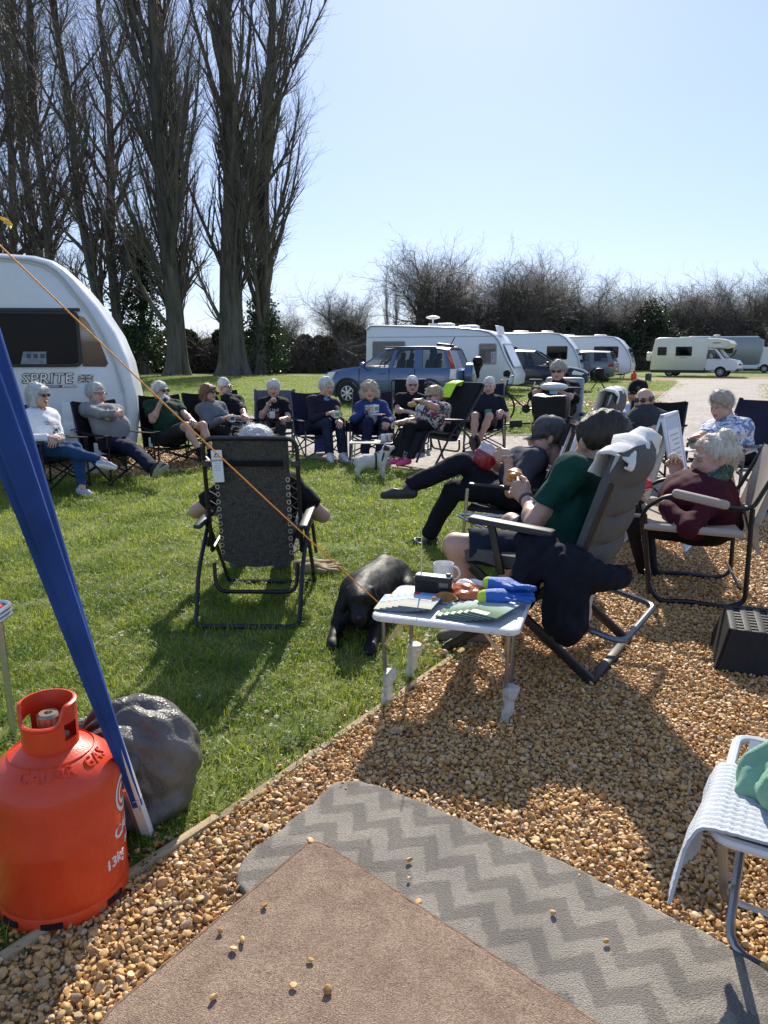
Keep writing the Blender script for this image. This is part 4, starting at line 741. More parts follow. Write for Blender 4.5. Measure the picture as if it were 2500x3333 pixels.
dk = car('dark navy crossover car facing right between two caravans', (3.75, 30.4, 0), -20, SK, (3.25, 2.35, 0, 0, .32, .10, 1.04, 1.60, .82, .62), 1.82, dark, M('alloy', (.55, .56, .58), .3, metal=.8), (.86, 3.52), .35,
    [('headlight', [(3.85, .70), (4.3, .66), (4.42, .74), (4.0, .86)], .06, whl)], cladding=False, extra=dict(pillars=[(2.2, 2.06, 1.95, 1.86), (1.2, 1.04, 1.15, 1.0)], handles=(1.95, .95), hz=.92, lines=(3.1, 2.12, 1.1), dh=1), glass=clear_glass('dark_car_glass', .7, (.012, .014, .018)))
dk.scale = (.96, 1, .97)
fr = MB(); fr.box((4.46, .91, .5), (.12, 1.3, .22), bev=.03); fr.build('grille', DKTRIM, dk); MB().prism([(.62, .58), (1.2, .58), (1.2, .62), (.62, .62)], .02, 0, endp(4.54)).build('grille_bar', ALU(), dk); MB().prism([(.62, .40), (1.15, .40), (1.15, .51), (.62, .51)], .015, 0, endp(4.545)).build('number_plate', WHITEP(), dk); text('lettering', 'WD', .09, DKTRIM, dk, endp(4.556) @ Matrix.Translation((.85, .455, 0)), .001)
silv = M('silver_grey_paint', (.16, .175, .19), .3, .1, 1, coat=.6, metal=.4)
gc = car('silver grey estate car with red tail light in front of the smallest caravan', (8.35, 41.8, 0), -26, SB, (1.16, 1.98, 2, 3.9, 4.0, 4.2, 1.07, 1.56, .81, .66), 1.78, silv, M('alloy', (.55, .56, .58), .3, metal=.8), (.86, 3.48), .33,
    [('tail_light', [(3.95, .82), (4.24, .82), (4.24, 1.04), (4.05, 1.04)], .03, redl)], cladding=False, extra=dict(pillars=[(2.14, 2.28, 2.32, 2.40), (2.98, 3.22, 2.95, 3.18)], handles=(2.0, 2.92), hz=.93, lines=(1.25, 2.22, 3.02)), glass=clear_glass('dark_car_glass', .7))
rear(4.24, .02, .3, .82, 1.02, 'tail_light', redl, gc, .08); rear(4.31, .55, 1.1, .62, .74, 'number_plate', M('yellow_plate', (.75, .55, .06), .4), gc, .02)
# --- motorhomes
def motorhome(label, loc, ang, P, cabP, wins, bodym, lowerm=None, cabwin=None, overcab=None, skirt=None, L0=0, wheels=(1.3, 4.3), txt=(), wd=2.1, cabw=1.84, bumper=None):
    root = thing('motorhome', label, 'motorhome', loc, R(ang), 'parked motorhomes'); shell(grow_prof(P, -.04), P, wd, .10).build('body', bodym, root, 50)
    o = (wd - cabw) / 2; c = MB(); c.X = Matrix.Translation((0, o, 0)); q = shell(grow_prof(cabP, -.03), cabP, cabw, .12); c.add(q.v, q.f); c.build('cab', CVW, root, 50)
    if overcab: oc = shell(grow_prof(overcab, -.06), overcab, wd - .1, .16); oc.v = [(x, y + .05, z) for x, y, z in oc.v]; oc.build('overcab_pod', bodym, root, 50)
    for w in wins: win(root, rrect(*w, .05), -.003, DKTRIM, PANE, .035)
    if cabwin: win(root, cabwin[0], o - .004, DKTRIM, clear_glass('cab_glass', .45), .03)
    if cabwin:
        (xa, za), (xb, zb) = cabwin[1]; d = Vector((xb - xa, 0, zb - za)); ln = d.length; d /= ln; nv = Vector((d.z, 0, -d.x)); Xf = Matrix(((0, d.x, nv.x, xa), (1, 0, 0, 0), (0, d.z, nv.z, za), (0, 0, 0, 1))); win(root, rrect(o + .16, wd - o - .16, 0, ln, .06), 0, DKTRIM, M('silver_screen_pane', (.45, .50, .54), .15, .2, 2, spec=.8), .03, X=Xf, name='windscreen')
    for x in wheels:
        for y in (o + .06, wd - o - .06): wheel(root, x, y, .32, .2, M('rim_grey', (.4, .41, .42), .35, metal=.6), 8)
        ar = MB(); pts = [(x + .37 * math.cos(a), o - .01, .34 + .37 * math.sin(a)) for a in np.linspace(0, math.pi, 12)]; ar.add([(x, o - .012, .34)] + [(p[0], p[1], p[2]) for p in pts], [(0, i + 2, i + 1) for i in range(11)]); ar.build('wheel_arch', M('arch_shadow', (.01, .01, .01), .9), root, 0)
    if skirt: MB().box(((skirt[0] + skirt[1]) / 2, wd / 2, skirt[2]), (skirt[1] - skirt[0], wd * .98, skirt[3]), bev=.03).build('skirt', lowerm or DKTRIM, root)
    for s_, x, z, h in txt: text('lettering', s_, h, dkl, root, side(-.008) @ Matrix.Translation((x, z, 0)), .001)
    return root
cream = M('cream_gel_coat', (.66, .66, .55), .35, .04, 1.5, coat=.2)
m1 = motorhome('cream motorhome with rounded pod over its white cab, on the far pitch', (18.5, 52.3, 0), -35, [(0, .42), (3.55, .42), (3.62, 1.0), (3.7, 1.75), (3.75, 2.4), (3.6, 2.55), (.5, 2.62), (.22, 2.5), (.05, 1.6)], [(3.4, .42), (5.5, .42), (5.58, .6), (5.56, .9), (5.42, 1.08), (4.75, 1.22), (4.2, 1.85), (3.4, 1.95)], [(.45, 1.05, 1.42, 1.98), (1.65, 2.7, 1.38, 2.0)], cream, None, ([(3.5, 1.2), (4.55, 1.2), (4.12, 1.78), (3.55, 1.78)], ((4.78, 1.24), (4.26, 1.84))), [(3.3, 1.9), (4.6, 1.86), (5.0, 1.95), (5.12, 2.15), (4.95, 2.36), (4.3, 2.52), (3.3, 2.56)], (.05, 3.6, .42, .34), wheels=(1.3, 4.55), txt=[('CLUBMAN', 2.15, 1.26, .10)])
MB().box((-.22, 1.05, 1.35), (.34, 1.5, .62), bev=.1).build('rear_box', cream, m1); [MB().prism(rrect(y, y + .28, .72, .90, .03), .03, 0, endp(5.575), bev=.01).build('headlight', whl, m1) for y in (.22, 1.6)]; MB().box((5.57, 1.05, .82), (.05, 1.0, .14)).build('grille', DKTRIM, m1); MB().box((5.5, 1.05, .46), (.28, 1.8, .2), bev=.05).build('bumper', DKTRIM, m1); MB().box((2.9, 1.0, 2.64), (1.3, .6, .09), bev=.03).build('roof_vent', WHITEP(), m1); MB().box((4.3, -.08, 1.35), (.14, .22, .22), bev=.05).build('door_mirror', DKTRIM, m1); MB().prism([(5.57, .0)] + [], .01) if False else None
MB().prism(rrect(3.95, 4.45, 2.2, 2.25, .02), .006, 0, side(.04)).build('pod_slot', DKTRIM, m1)
lgrey = M('silver_motorhome_paint', (.27, .29, .31), .35, .04, 1, coat=.3, metal=.2)
m2 = motorhome('long silver grey motorhome with white skirt at the right edge', (25.6, 66.5, 0), -30, [(0, .62), (6.6, .62), (6.8, .8), (6.95, 1.9), (6.9, 2.75), (6.4, 2.9), (.3, 2.9), (.02, 2.75)], [(6.2, .45), (8.3, .45), (8.4, .9), (8.1, 1.2), (7.3, 2.1), (6.2, 2.2)], [(2.2, 3.1, 1.6, 2.2), (3.45, 4.7, 1.6, 2.25)], lgrey, CVW, None, None, (.05, 6.7, .5, .36), wheels=(1.3, 7.2), wd=2.25)
MB().box((3.4, 1.1, 2.96), (6.2, 2.0, .1), bev=.04).build('roof_edge', CVW, m2); win(m2, rrect(2.75, 3.05, .75, 1.35, .03), -.003, CVW, lgrey, .03, name='locker_door'); sw = MB(); strip3(sw, [(3.3, -.006, .7), (4.2, -.006, 1.0), (4.7, -.006, 1.5), (4.9, -.006, 1.9)], [(3.6, -.006, .7), (4.35, -.006, .95), (4.85, -.006, 1.5), (5.0, -.006, 1.9)]); sw.build('swoosh_graphic', DKTRIM, m2, 0)
MB().rod((3.2, 1.1, 3.0), (3.2, 1.1, 3.12), .05, 8).ell((3.2, 1.1, 3.14), (.3, .3, .05), 12, 5).build('television_aerial', WHITEP(), m2)
# ---------------------------------------------------------------- chairs (local +Y is the way the sitter faces)
GCH = 'camping chairs round the circle'
def sag(x0, x1, y0, y1, z00, z01, dip, nx=8, ny=8):
    return [[(x0 + (x1 - x0) * i / nx, y0 + (y1 - y0) * j / ny, z00 + (z01 - z00) * j / ny - dip * math.sin(math.pi * i / nx) * (.35 + .65 * math.sin(math.pi * j / ny))) for j in range(ny + 1)] for i in range(nx + 1)]
def camp_chair(label, loc, face, fabric, frame, seat=.40, back=.86, w=.27, bag=None, cup=True, card=False):
    r = thing('camping_chair', label, 'chair', loc, yaw(*face), GCH); R_ = .0115
    MB().grid(sag(-w, w, -.22, .25, seat - .03, seat + .02, .05), 0, .006).build('seat', fabric, r, 60)
    G = [[(-w + 2 * w * i / 8, -.24 - .13 * j / 8 - .05 * math.sin(math.pi * i / 8), seat - .02 + (back - seat + .02) * j / 8 + (.03 * (1 - math.sin(math.pi * i / 8)) if j == 8 else 0)) for j in range(9)] for i in range(9)]
    MB().grid(G, 0, .008).build('backrest', fabric, r, 60)
    for s in (-1, 1):
        MB().tube([(s * (w + .03), .27, .012), (s * (w + .02), .26, seat + .20)], R_, 7).build('leg', frame, r); MB().tube([(s * (w + .03), -.28, .012), (s * (w + .01), -.25, seat), (s * (w + .01), -.385, back + .02)], R_, 7).build('leg', frame, r)
        MB().rod((s * (w + .03), .27, .0), (s * (w + .03), .27, .035), .018, 8).build('foot_cap', DKTRIM, r); MB().rod((s * (w + .03), -.28, .0), (s * (w + .03), -.28, .035), .018, 8).build('foot_cap', DKTRIM, r)
        MB().rod((s * (w + .03), .26, .05), (s * (w + .0), -.23, seat - .01), R_ * .9, 6).build('cross_brace', frame, r); MB().rod((s * (w + .03), -.27, .05), (s * w, .25, seat + .02), R_ * .9, 6).build('cross_brace', frame, r)
        MB().rod((s * (w + .03), .28, .04), (-s * w, .26, seat + .015), R_ * .9, 6).build('cross_brace', frame, r); MB().rod((s * (w + .03), -.29, .04), (-s * w, -.25, seat), R_ * .9, 6).build('cross_brace', frame, r)
        a = MB(); a.grid([[(s * (w + .02 + .035 * i), -.30 + .58 * j / 6, seat + .215 - .012 * math.sin(math.pi * j / 6) + .02 * (1 - j / 6)) for j in range(7)] for i in (-1, 0, 1)], 0, .01); a.tube([(s * (w + .02), .28 - .02 * (1 - math.cos(t)), seat + .205 - .09 * t) for t in (0, .4, .8, 1.2)], .014, 6); arm = a.build('armrest', fabric, r, 60)
        if cup and s == 1: MB().lathe([(.045, seat + .07), (.05, seat + .19), (.047, seat + .19), (.042, seat + .08)], 12, 0, Matrix.Translation((s * (w + .03), .17, 0)), cap=False).build('cup_holder', fabric, arm)
    if bag is not None:
        f = MB(); f.grid([[(-.26 + .2 * i / 3, -.40 - .02 * math.sin(j + i), seat + .06 - .34 * j / 4) for j in range(5)] for i in range(4)], 0, .03); f.build('storage_bag', bag, r, 60)
    if card: MB().box((w + .05, .1, seat + .08), (.004, .09, .12), (0, 0, .2)).build('care_card', WHITEP(), r)
    return r
def arc(P, k=5):
    """round the corners of a polyline"""
    P = [Vector(p) for p in P]; O = [P[0]]
    for a, b, c in zip(P[:-2], P[1:-1], P[2:]):
        d = min(.07, (b - a).length * .45, (c - b).length * .45); s = b + (a - b).normalized() * d; e = b + (c - b).normalized() * d; O += [s.lerp(b, t).lerp(b.lerp(e, t), t) for t in np.linspace(0, 1, k)]
    return O + [P[-1]]
def gravity_chair(label, loc, face, fabric, frame, top=.95, lean=.24, padded=False, eyelets=False, low=.30, legrest=True, group=GCH):
    r = thing('reclining_chair', label, 'chair', loc, yaw(*face), group); w = .265; R_ = .0135; yb = -.06
    bk = arc([(-w - .02, yb, low + .06), (-w - .02, yb - lean, top), (w + .02, yb - lean, top), (w + .02, yb, low + .06)]); MB().tube(bk, R_, 8).build('back_frame', frame, r)
    for s in (-1, 1):
        MB().tube(arc([(s * (w + .02), yb, low + .06), (s * (w + .02), .42, low + .14), (s * (w + .02), .62, .14)]), R_, 8).build('seat_rail', frame, r)
        f = arc([(s * (w + .04), yb - .06, low + .24), (s * (w + .045), .05, low + .12), (s * (w + .04), .38, .015)]); MB().tube(f, R_, 8).build('leg', frame, r)
        f = arc([(s * (w + .05), .20, low + .20), (s * (w + .05), -.30, low - .02), (s * (w + .045), -.40, .03)]); 
        MB().tube(arc([(s * (w + .055), .02, low + .22), (s * (w + .05), -.26, low - .0), (s * (w + .045), -.37, .04)]), R_, 8).build('leg', frame, r)
        MB().box((s * (w + .055), -.01, low + .245), (.055, .44, .026), (R(4), 0, 0), bev=.011).build('armrest', DKTRIM, r); MB().ell((s * (w + .05), -.03, low + .1), (.02, .03, .03), 10, 6).build('pivot_knob', DKTRIM, r)
    MB().tube(arc([(-w - .045, -.33, .10), (-w - .045, -.40, .015), (w + .045, -.40, .015), (w + .045, -.33, .10)]), R_, 8).build('rear_foot_bar', frame, r); MB().tube(arc([(-w - .04, .30, .09), (-w - .04, .38, .015), (w + .04, .38, .015), (w + .04, .30, .09)]), R_, 8).build('front_foot_bar', frame, r)
    MB().tube(arc([(-w, -.10, low + .0), (-w + .01, -.12, low - .16), (w - .01, -.12, low - .16), (w, -.10, low + .0)]), R_ * .9, 8).build('cross_bar', frame, r)
    n = 14; fw_ = w - .035
    def bp(t): return (yb + .02 - lean * t * 1.0, low + .0 + (top + .005 - low) * t)
    G = [[(-fw_ + 2 * fw_ * i / 8 * (1), bp(j / n)[0] - (.035 * math.sin(math.pi * i / 8) * (1 - j / n * .7)) , bp(j / n)[1] - (.03 * math.sin(math.pi * i / 8) if j == 0 else 0)) for j in range(n + 1)] for i in range(9)]
    MB().grid(G, 0, .05 if padded else .006).build('backrest', fabric, r, 60)
    MB().grid([[(-fw_ + 2 * fw_ * i / 6, yb + .02 + .46 * j / 6, low + .09 * j / 6 - .03 * math.sin(math.pi * i / 6)) for j in range(7)] for i in range(7)], 0, .05 if padded else .006).build('seat', fabric, r, 60)
    if legrest: MB().grid([[(-fw_ + 2 * fw_ * i / 4, .42 + .19 * j / 4, low + .09 - (low - .08) * j / 4) for j in range(5)] for i in range(5)], 0, .04 if padded else .006).build('leg_rest', fabric, r, 60)
    # lacing
    for s in (-1, 1):
        z = [];
        for k in range(17):
            t = .06 + .64 * k / 16; y_, z_ = bp(t); z.append((s * (fw_ if k % 2 == 0 else w + .012), y_ - .004, z_))
        MB().tube(z, .0035, 4).build('lacing', DKTRIM, r, 0)
    r['fw'] = fw_
    return r, bp, fw_
def padded_chair(label, loc, face, fabric, frame, trim, seat=.42, top=1.10, lean=.40, group=GCH, arms=True):
    r = thing('reclining_chair', label, 'chair', loc, yaw(*face), group); w = .25; n = 28
    def bp(t): return Vector((0, -.20 - lean * t, seat - .05 + (top - seat + .05) * t))
    nv = Vector((0, -(top - seat + .05), -lean)).normalized()
    for nm, side_ in (('backrest', 1),):
        rows = []
        for i in range(11):
            u = -1 + 2 * i / 10; row = []
            for j in range(n + 1):
                t = j / n; seam = abs(math.sin(t * math.pi * 5)) ** .5; e = (1 - abs(u) ** 6); hw_ = w * (1 - .10 * max(0, t - .8) / .2); p = bp(t) + Vector((u * hw_, 0, 0)) + nv * (.010 + .036 * seam * e) - nv * .03 * (u * u) ; row.append(p)
            rows.append(row)
        m = MB(); m.grid(rows, 0, .055); m.build('backrest', fabric, r, 60)
    pipe = [bp(t) + Vector((s * (w + .002), 0, 0)) + nv * .01 for s in (-1,) for t in np.linspace(0, 1, 8)] + [bp(1) + Vector((u * w * .9, 0, .012)) + nv * .01 for u in (-.7, -.3, .3, .7)] + [bp(t) + Vector((w + .002, 0, 0)) + nv * .01 for t in np.linspace(1, 0, 8)]
    MB().tube(pipe, .009, 6).build('piping', trim, r)
    for t in (.40, .72):
        MB().tube([bp(t + .02 * math.cos(u * 3)) + Vector((u * w, 0, 0)) + nv * (.020 + .016 * (1 - u * u)) for u in np.linspace(-1, 1, 9)], .0055, 5).build('seam_cord', trim, r)
    rows = [[(-w + 2 * w * i / 8, -.22 + .48 * j / 10, seat + .03 * j / 10 + .016 * abs(math.sin(j / 10 * math.pi * 3)) ** .5) for j in range(11)] for i in range(9)]; MB().grid(rows, 0, .055).build('seat', fabric, r, 60)
    for s in (-1, 1):
        q = MB(); q.box((s * (w + .035), .0, .02), (.03, .03, .03)); X = s * (w + .03)
        for a, b in (((X, -.36, .02), (X, .22, seat + .02)), ((X, .34, .02), (X, -.26, seat + .06))):
            d = Vector(b) - Vector(a); MB().box((Vector(a) + Vector(b)) / 2, (.024, d.length, .042), (math.atan2(d.z, d.y), 0, 0), bev=.006).build('leg', frame, r)
        MB().tube([(X, -.24, seat), (X, -.24 - lean * .8, seat + (top - seat) * .8)], .013, 7).build('back_post', frame, r)
        if arms:
            MB().box((X + s * .01, .03, seat + .235), (.062, .40, .035), (R(3), 0, 0), bev=.016).build('armrest', DKTRIM, r); MB().box((X, .10, seat + .12), (.02, .035, .24), (R(-14), 0, 0), bev=.005).build('arm_post', frame, r)
    MB().box((0, -.36, .018), (2 * w + .09, .042, .034), bev=.006).build('foot_bar', frame, r); MB().box((0, .34, .018), (2 * w + .09, .042, .034), bev=.006).build('foot_bar', frame, r)
    MB().tube(arc([(-w - .03, -.18, seat - .14), (-w - .03, -.48, seat - .20), (w + .03, -.48, seat - .20), (w + .03, -.18, seat - .14)]), .014, 8).build('rear_loop', M('grey_tube', (.13, .15, .18), .3, .1, 10, metal=.6), r)
    r['w'] = w; return r, bp, nv
def arm_chair(label, loc, face, fabric, frame, armm, seat=.43, back=.92, lean=.13, w=.27, corner=None):
    r = thing('folding_chair', label, 'chair', loc, yaw(*face), GCH)
    MB().grid(sag(-w, w, -.24, .24, seat, seat + .03, .035), 0, .02).build('seat', fabric, r, 60)
    MB().grid([[(-w + 2 * w * i / 8, -.25 - lean * j / 8 - .045 * math.sin(math.pi * i / 8), seat + .06 + (back - seat - .05) * j / 8) for j in range(9)] for i in range(9)], 0, .022).build('backrest', fabric, r, 60)
    for s in (-1, 1):
        X = s * (w + .02); MB().tube([(X, -.20, seat - .02), (X, -.25 - lean * .5, seat + (back - seat) * .5), (X, -.25 - lean - .01, back + .015)], .0135, 8, flat=1.5).build('back_post', frame, r); MB().tube([(X, -.25 - lean * .72, back - .12), (X, -.25 - lean - .012, back + .022)], .021, 8).build('post_sleeve', fabric, r)
        MB().rod((X, .27, .012), (X, .235, seat + .19), .0125, 8).build('leg', frame, r); MB().rod((X, .30, seat + .0), (X, -.36, .012), .0125, 8).build('leg', frame, r); MB().rod((X, .26, .02), (X, -.26, seat + .04), .011, 8).build('cross_brace', armm, r)
        MB().rod((X, -.25, seat), (X, .27, seat + .01), .012, 8).build('seat_rail', frame, r)
        MB().box((X, -.02, seat + .205), (.055, .50, .028), (R(3), 0, 0), bev=.012).build('armrest', armm, r)
    for y in (-.36, .27): MB().rod((-w - .02, y, .014), (w + .02, y, .014), .0115, 8).build('foot_bar', frame, r)
    return r
def director_chair(label, loc, face, fabric, frame, seat=.44, back=.84, w=.265):
    r = thing('folding_chair', label, 'chair', loc, yaw(*face), GCH)
    MB().grid(sag(-w, w, -.25, .24, seat - .02, seat + .0, .03), 0, .03).build('seat', fabric, r, 60)
    MB().grid([[(-w - .01 + 2 * (w + .01) * i / 8, -.30 - .11 * j / 6 - .05 * math.sin(math.pi * i / 8), seat + .06 + (back - seat - .06) * j / 6) for j in range(7)] for i in range(9)], 0, .035).build('backrest', fabric, r, 60)
    MB().grid([[(-w * .8 + 1.6 * w * i / 4, -.33 - .012 * j, seat + .08 - .07 * j) for j in range(4)] for i in range(5)], 0, .012).build('back_pocket', fabric, r, 60)
    for s in (-1, 1):
        X = s * (w + .025)
        MB().tube(arc([(X, .20, .14), (X, .25, seat - .05), (X, .27, seat + .10), (X, .13, seat + .20), (X, -.20, seat + .135), (X, -.29, seat + .14), (X, -.42, back)], 6), .0125, 8).build('side_tube', frame, r)
        MB().tube(arc([(X, .22, .2), (X, .20, .10), (X, .14, .02), (X, .0, .035), (X, -.22, .02), (X, -.30, .06), (X, -.29, seat + .14)], 6), .0135, 8).build('leg', frame, r); MB().rod((X, .20, .06), (X, .25, seat + .08), .0125, 8).build('leg', frame, r)
        MB().box((X, -.03, seat + .178), (.05, .30, .05), (R(11), 0, 0), bev=.02).build('armrest', fabric, r); MB().rod((X - s * .005, -.26, seat - .005), (X - s * .005, .25, seat + .01), .022, 8).build('seat_tube', fabric, r)
    for y, z in ((.2, .17), (-.27, .13)): MB().rod((-w - .02, y, z), (w + .02, y, z), .009, 6).build('cross_bar', frame, r)
    return r
# ---------------------------------------------------------------- people
def at(px, py, Y):                                    # point seen at photograph pixel (px, py) at distance Y ahead
    dx, u = (px - 1250) / 2400, (1666 - py) / 2400; d = Vector((dx, _c + u * _s, -_s + u * _c)); t = Y / d.y
    return Vector((d.x * t, Y, 1.38 + d.z * t))
SKIN = {}
def skin(name, col):
    m = M(name, col, .48, .10, 14, bump=.15, bscale=180, spec=.4, sss=.12, fine=.25); return m
LIPS = lambda: M('lip_skin', (.36, .13, .11), .4, .1, 30)
EYEM = lambda: M('eyeball', (.36, .34, .32), .15, .05, 20); IRIS = lambda: M('iris', (.03, .028, .03), .1, .1, 20)
LENS = lambda: M('dark_lens', (.012, .008, .007), .06, .2, 10, spec=.8)
def hairm(name, col, col2):
    new = name not in MATS; m = M(name, col, .45, .2, 9, col2=col2, bump=.45, bscale=60, stretch=(9, 9, 1.6), spec=.5, fine=.3)
    if new:                                             # hair lets some light through
        N, L, b = nodes_of(m); t = node(N, 'BsdfTranslucent'); mx = node(N, 'MixShader'); mx.inputs[0].default_value = .08; L.new(b.inputs['Base Color'].links[0].from_socket, t.inputs[0]); L.new(b.outputs[0], mx.inputs[1]); L.new(t.outputs[0], mx.inputs[2]); L.new(mx.outputs[0], N['Material Output'].inputs[0])
    return m
def ik(a, c, l1, l2, hint):
    d = c - a; L = d.length
    if L > (l1 + l2) * .995: c = a + d * ((l1 + l2) * .995 / L); d = c - a; L = d.length
    u = d / L; x = (l1 * l1 - l2 * l2 + L * L) / (2 * L); h = math.sqrt(max(l1 * l1 - x * x, 1e-6))
    p = hint - a; p = p - u * p.dot(u); p = p.normalized() if p.length > 1e-5 else u.orthogonal().normalized()
    return a + u * x + p * h, c
def frame(d, n):
    d = d.normalized(); n = (n - d * n.dot(d)).normalized(); return d, n
def add_hand(f, w, d, n, side, curl=.5, s=1.0, thumb=.4):
    d, n = frame(d, n); l = d.cross(n) * side
    off = [.030, .010, -.010, -.029]; ln = [.92, 1.0, .94, .76]
    for i in range(4):
        kn = w + d * (.088 - .006 * abs(i - 1)) * s + l * off[i] * s
        f.cone(w + l * off[i] * .55 * s + d * .005, kn, .019 * s, .0135 * s, .012)
    for i in range(4):
        p = w + d * (.088 - .006 * abs(i - 1)) * s + l * off[i] * s; th = curl * .75 - .05 * i * 0
        for j, (sl, r) in enumerate(((.044, .0095), (.028, .0085), (.022, .0075))):
            th += curl * (.35 if j == 0 else .85); q = p + (d * math.cos(th) + n * math.sin(th) + l * (1.2 - i) * .05) * sl * ln[i] * s
            f.cone(p, q, r * s, (r - .001) * s, .003); p = q
    b = w + d * .022 * s + l * .020 * s; t1 = b + (d * .55 + l * .75 + n * .35 * thumb).normalized() * .042 * s; t2 = t1 + (d * .85 + l * (.25 - .4 * thumb) + n * (.2 + thumb * .6)).normalized() * .032 * s
    t3 = t2 + (d * .9 + l * (.05 - .6 * thumb) + n * thumb * .7).normalized() * .025 * s
    f.cone(b, t1, .018 * s, .0125 * s, .012).cone(t1, t2, .0115 * s, .0105 * s, .004).cone(t2, t3, .0105 * s, .008 * s, .003)
    return f
def vcat(parts):
    return parts
class Person: pass
def person(label, hip, face, head, ankles, hands, knees=None, elbows=None, sex='m', group='people sitting in the circle', skincol=(.56, .34, .255), hair=('short', 'grey_hair', (.32, .31, .30), (.55, .54, .52)), top=('polo', 'short', None), legs=('trousers', 'long', None), shoes=None, look=None, belly=.03, bust=0, glasses=None, curl=(.6, .6), hdir=(None, None), hpal=(None, None), toes=(None, None), vox=1.0, wide=1.0, beard=None, collar=True, sock=None, size=1.0, tilt=0, hscale=1.0):
    P = Person(); X0 = Matrix.Translation((hip.x, hip.y, 0)) @ Matrix.Rotation(yaw(*face), 4, 'Z'); Xi = X0.inverted(); P.X = X0
    L_ = lambda v: Xi @ v
    root = thing('person', label, 'person', (hip.x, hip.y, 0), yaw(*face), group); P.root = root
    H = Vector((0, 0, hip.z)); hd = L_(head); T = .50 * size
    up = (hd - Vector((0, .02, 0)) - H).normalized(); rt = Vector((1, 0, 0)); rt = (rt - up * rt.dot(up)).normalized(); fw = up.cross(rt)
    nb = H + up * T; dist = (hd - nb).length
    if dist > .21 or dist < .13: nb = hd - (hd - H).normalized() * .165; up = (nb - H).normalized(); T = (nb - H).length
    RT = np.array([rt, fw, up]); k_sh = (.178 if sex == 'm' else .158) * wide * size
    sh = {1: nb + rt * k_sh - up * .055 + fw * .01, -1: nb - rt * k_sh - up * .055 + fw * .01}
    hp = {s: H + rt * s * .088 for s in (1, -1)}
    ua, fa, th_, sn = .285 * size, .255 * size, .43 * size, .42 * size
    ank = {1: L_(ankles[0]), -1: L_(ankles[1])}; kn = {}; el = {}; wr = {}
    for s, i in ((1, 0), (-1, 1)):
        h = L_(knees[i]) if knees and knees[i] is not None else H + Vector((s * .12, .5, .6)); kn[s], ank[s] = ik(hp[s], ank[s], th_, sn, h)
        w = L_(hands[i]); h = L_(elbows[i]) if elbows and elbows[i] is not None else H + Vector((s * .5, -.15, .1)); el[s], wr[s] = ik(sh[s], w, ua, fa, h)
    # head frame
    lk = (X0.to_3x3().inverted() @ Vector(look)) if look is not None else Vector((0, 1, -.05)); lk.normalize()
    hup = (Vector((0, 0, 1)) + up * .25 + rt * tilt); hr = lk.cross(hup).normalized(); hup = hr.cross(lk).normalized(); HM = np.array([hr, lk, hup])
    hs = hscale * (1.03 * size if sex == 'f' else 1.09 * size)
    hp_ = lambda x, y, z: hd + (hr * x + lk * y + hup * z) * hs
    P.head = X0 @ hd; P.hup = X0.to_3x3() @ hup; P.hlk = X0.to_3x3() @ lk; P.hr = X0.to_3x3() @ hr
    def torso(f, e, k=.05):
        f.ell(H + up * .03 - fw * .01, (.165 * wide + e, .12 + belly * .3 + e, .125 + e), RT, k)
        f.ell(H + up * .18 + fw * (.01 + belly * .55), (.145 * wide + belly * .6 + e, .108 + belly * .75 + e, .155 + e), RT, k)
        f.ell(nb - up * .16 + fw * .015, (k_sh - .008 + e, .11 + e + belly * .15, .165 + e), RT, k)
        f.cone(sh[1] - rt * .03, sh[-1] + rt * .03, .068 + e, .068 + e, k)
        f.cone(nb - up * .01 - fw * .01, sh[1], .052 + e, .058 + e, k).cone(nb - up * .01 - fw * .01, sh[-1], .052 + e, .058 + e, k)
        if bust:
            for s in (1, -1): f.ell(nb - up * (.20 + bust * .3) + fw * (.085 + bust * .25) + rt * s * .075 * wide, (.075 + e + bust * .2, .06 + e + bust * .4, .075 + e + bust * .2), RT, .04)
    def arm(f, s, e, to, k=.03, cuff=True):
        if to == 'body':
            f.cone(sh[s], el[s], .050 * (1 if sex == 'm' else .92) + e, .041 + e, k); f.cone(el[s], wr[s], .041 + e, .027 + e, .015); f.ell(el[s].lerp(wr[s], .28), (.043 + e,) * 3, None, .03)
        elif to == 'short': f.cone(sh[s], sh[s].lerp(el[s], .66), .062 + e, .064 + e, k, flat=True)
        elif to == 'half': f.cone(sh[s], el[s], .060 + e, .056 + e, k); f.cone(el[s], el[s].lerp(wr[s], .12), .056 + e, .056 + e, .02, flat=True)
        elif to == 'none': f.cone(sh[s], sh[s].lerp(el[s], .15), .056 + e, .056 + e, k)
        else: f.cone(sh[s], el[s], .058 + e, .052 + e, k); f.cone(el[s], el[s].lerp(wr[s], .96), .052 + e, .040 + e, .02, flat=True)
    def leg(f, s, e, to, k=.04):
        if to == 'body':
            f.cone(hp[s], kn[s], .080 + e, .055 + e, k); f.cone(kn[s], ank[s], .053 + e, .034 + e, .02); c = kn[s].lerp(ank[s], .3); b = (kn[s] - hp[s]).normalized(); f.ell(c - b * .015, (.052 + e,) * 3, None, .04)
        elif to == 'short': f.cone(hp[s], hp[s].lerp(kn[s], .86), .092 + e, .078 + e, k, flat=True)
        elif to == 'leggings': f.cone(hp[s], kn[s], .090 + e, .060 + e, k); f.cone(kn[s], kn[s].lerp(ank[s], .95), .058 + e, .040 + e, .02, flat=True); f.ell(kn[s].lerp(ank[s], .3), (.056 + e,) * 3, None, .04)
        else: f.cone(hp[s], kn[s], .090 + e, .070 + e, k); f.cone(kn[s], kn[s].lerp(ank[s], .97), .070 + e, .056 + e, .02, flat=True)
    pts = [H, hd, nb] + [q[s] for q in (sh, el, wr, kn, ank) for s in (1, -1)]
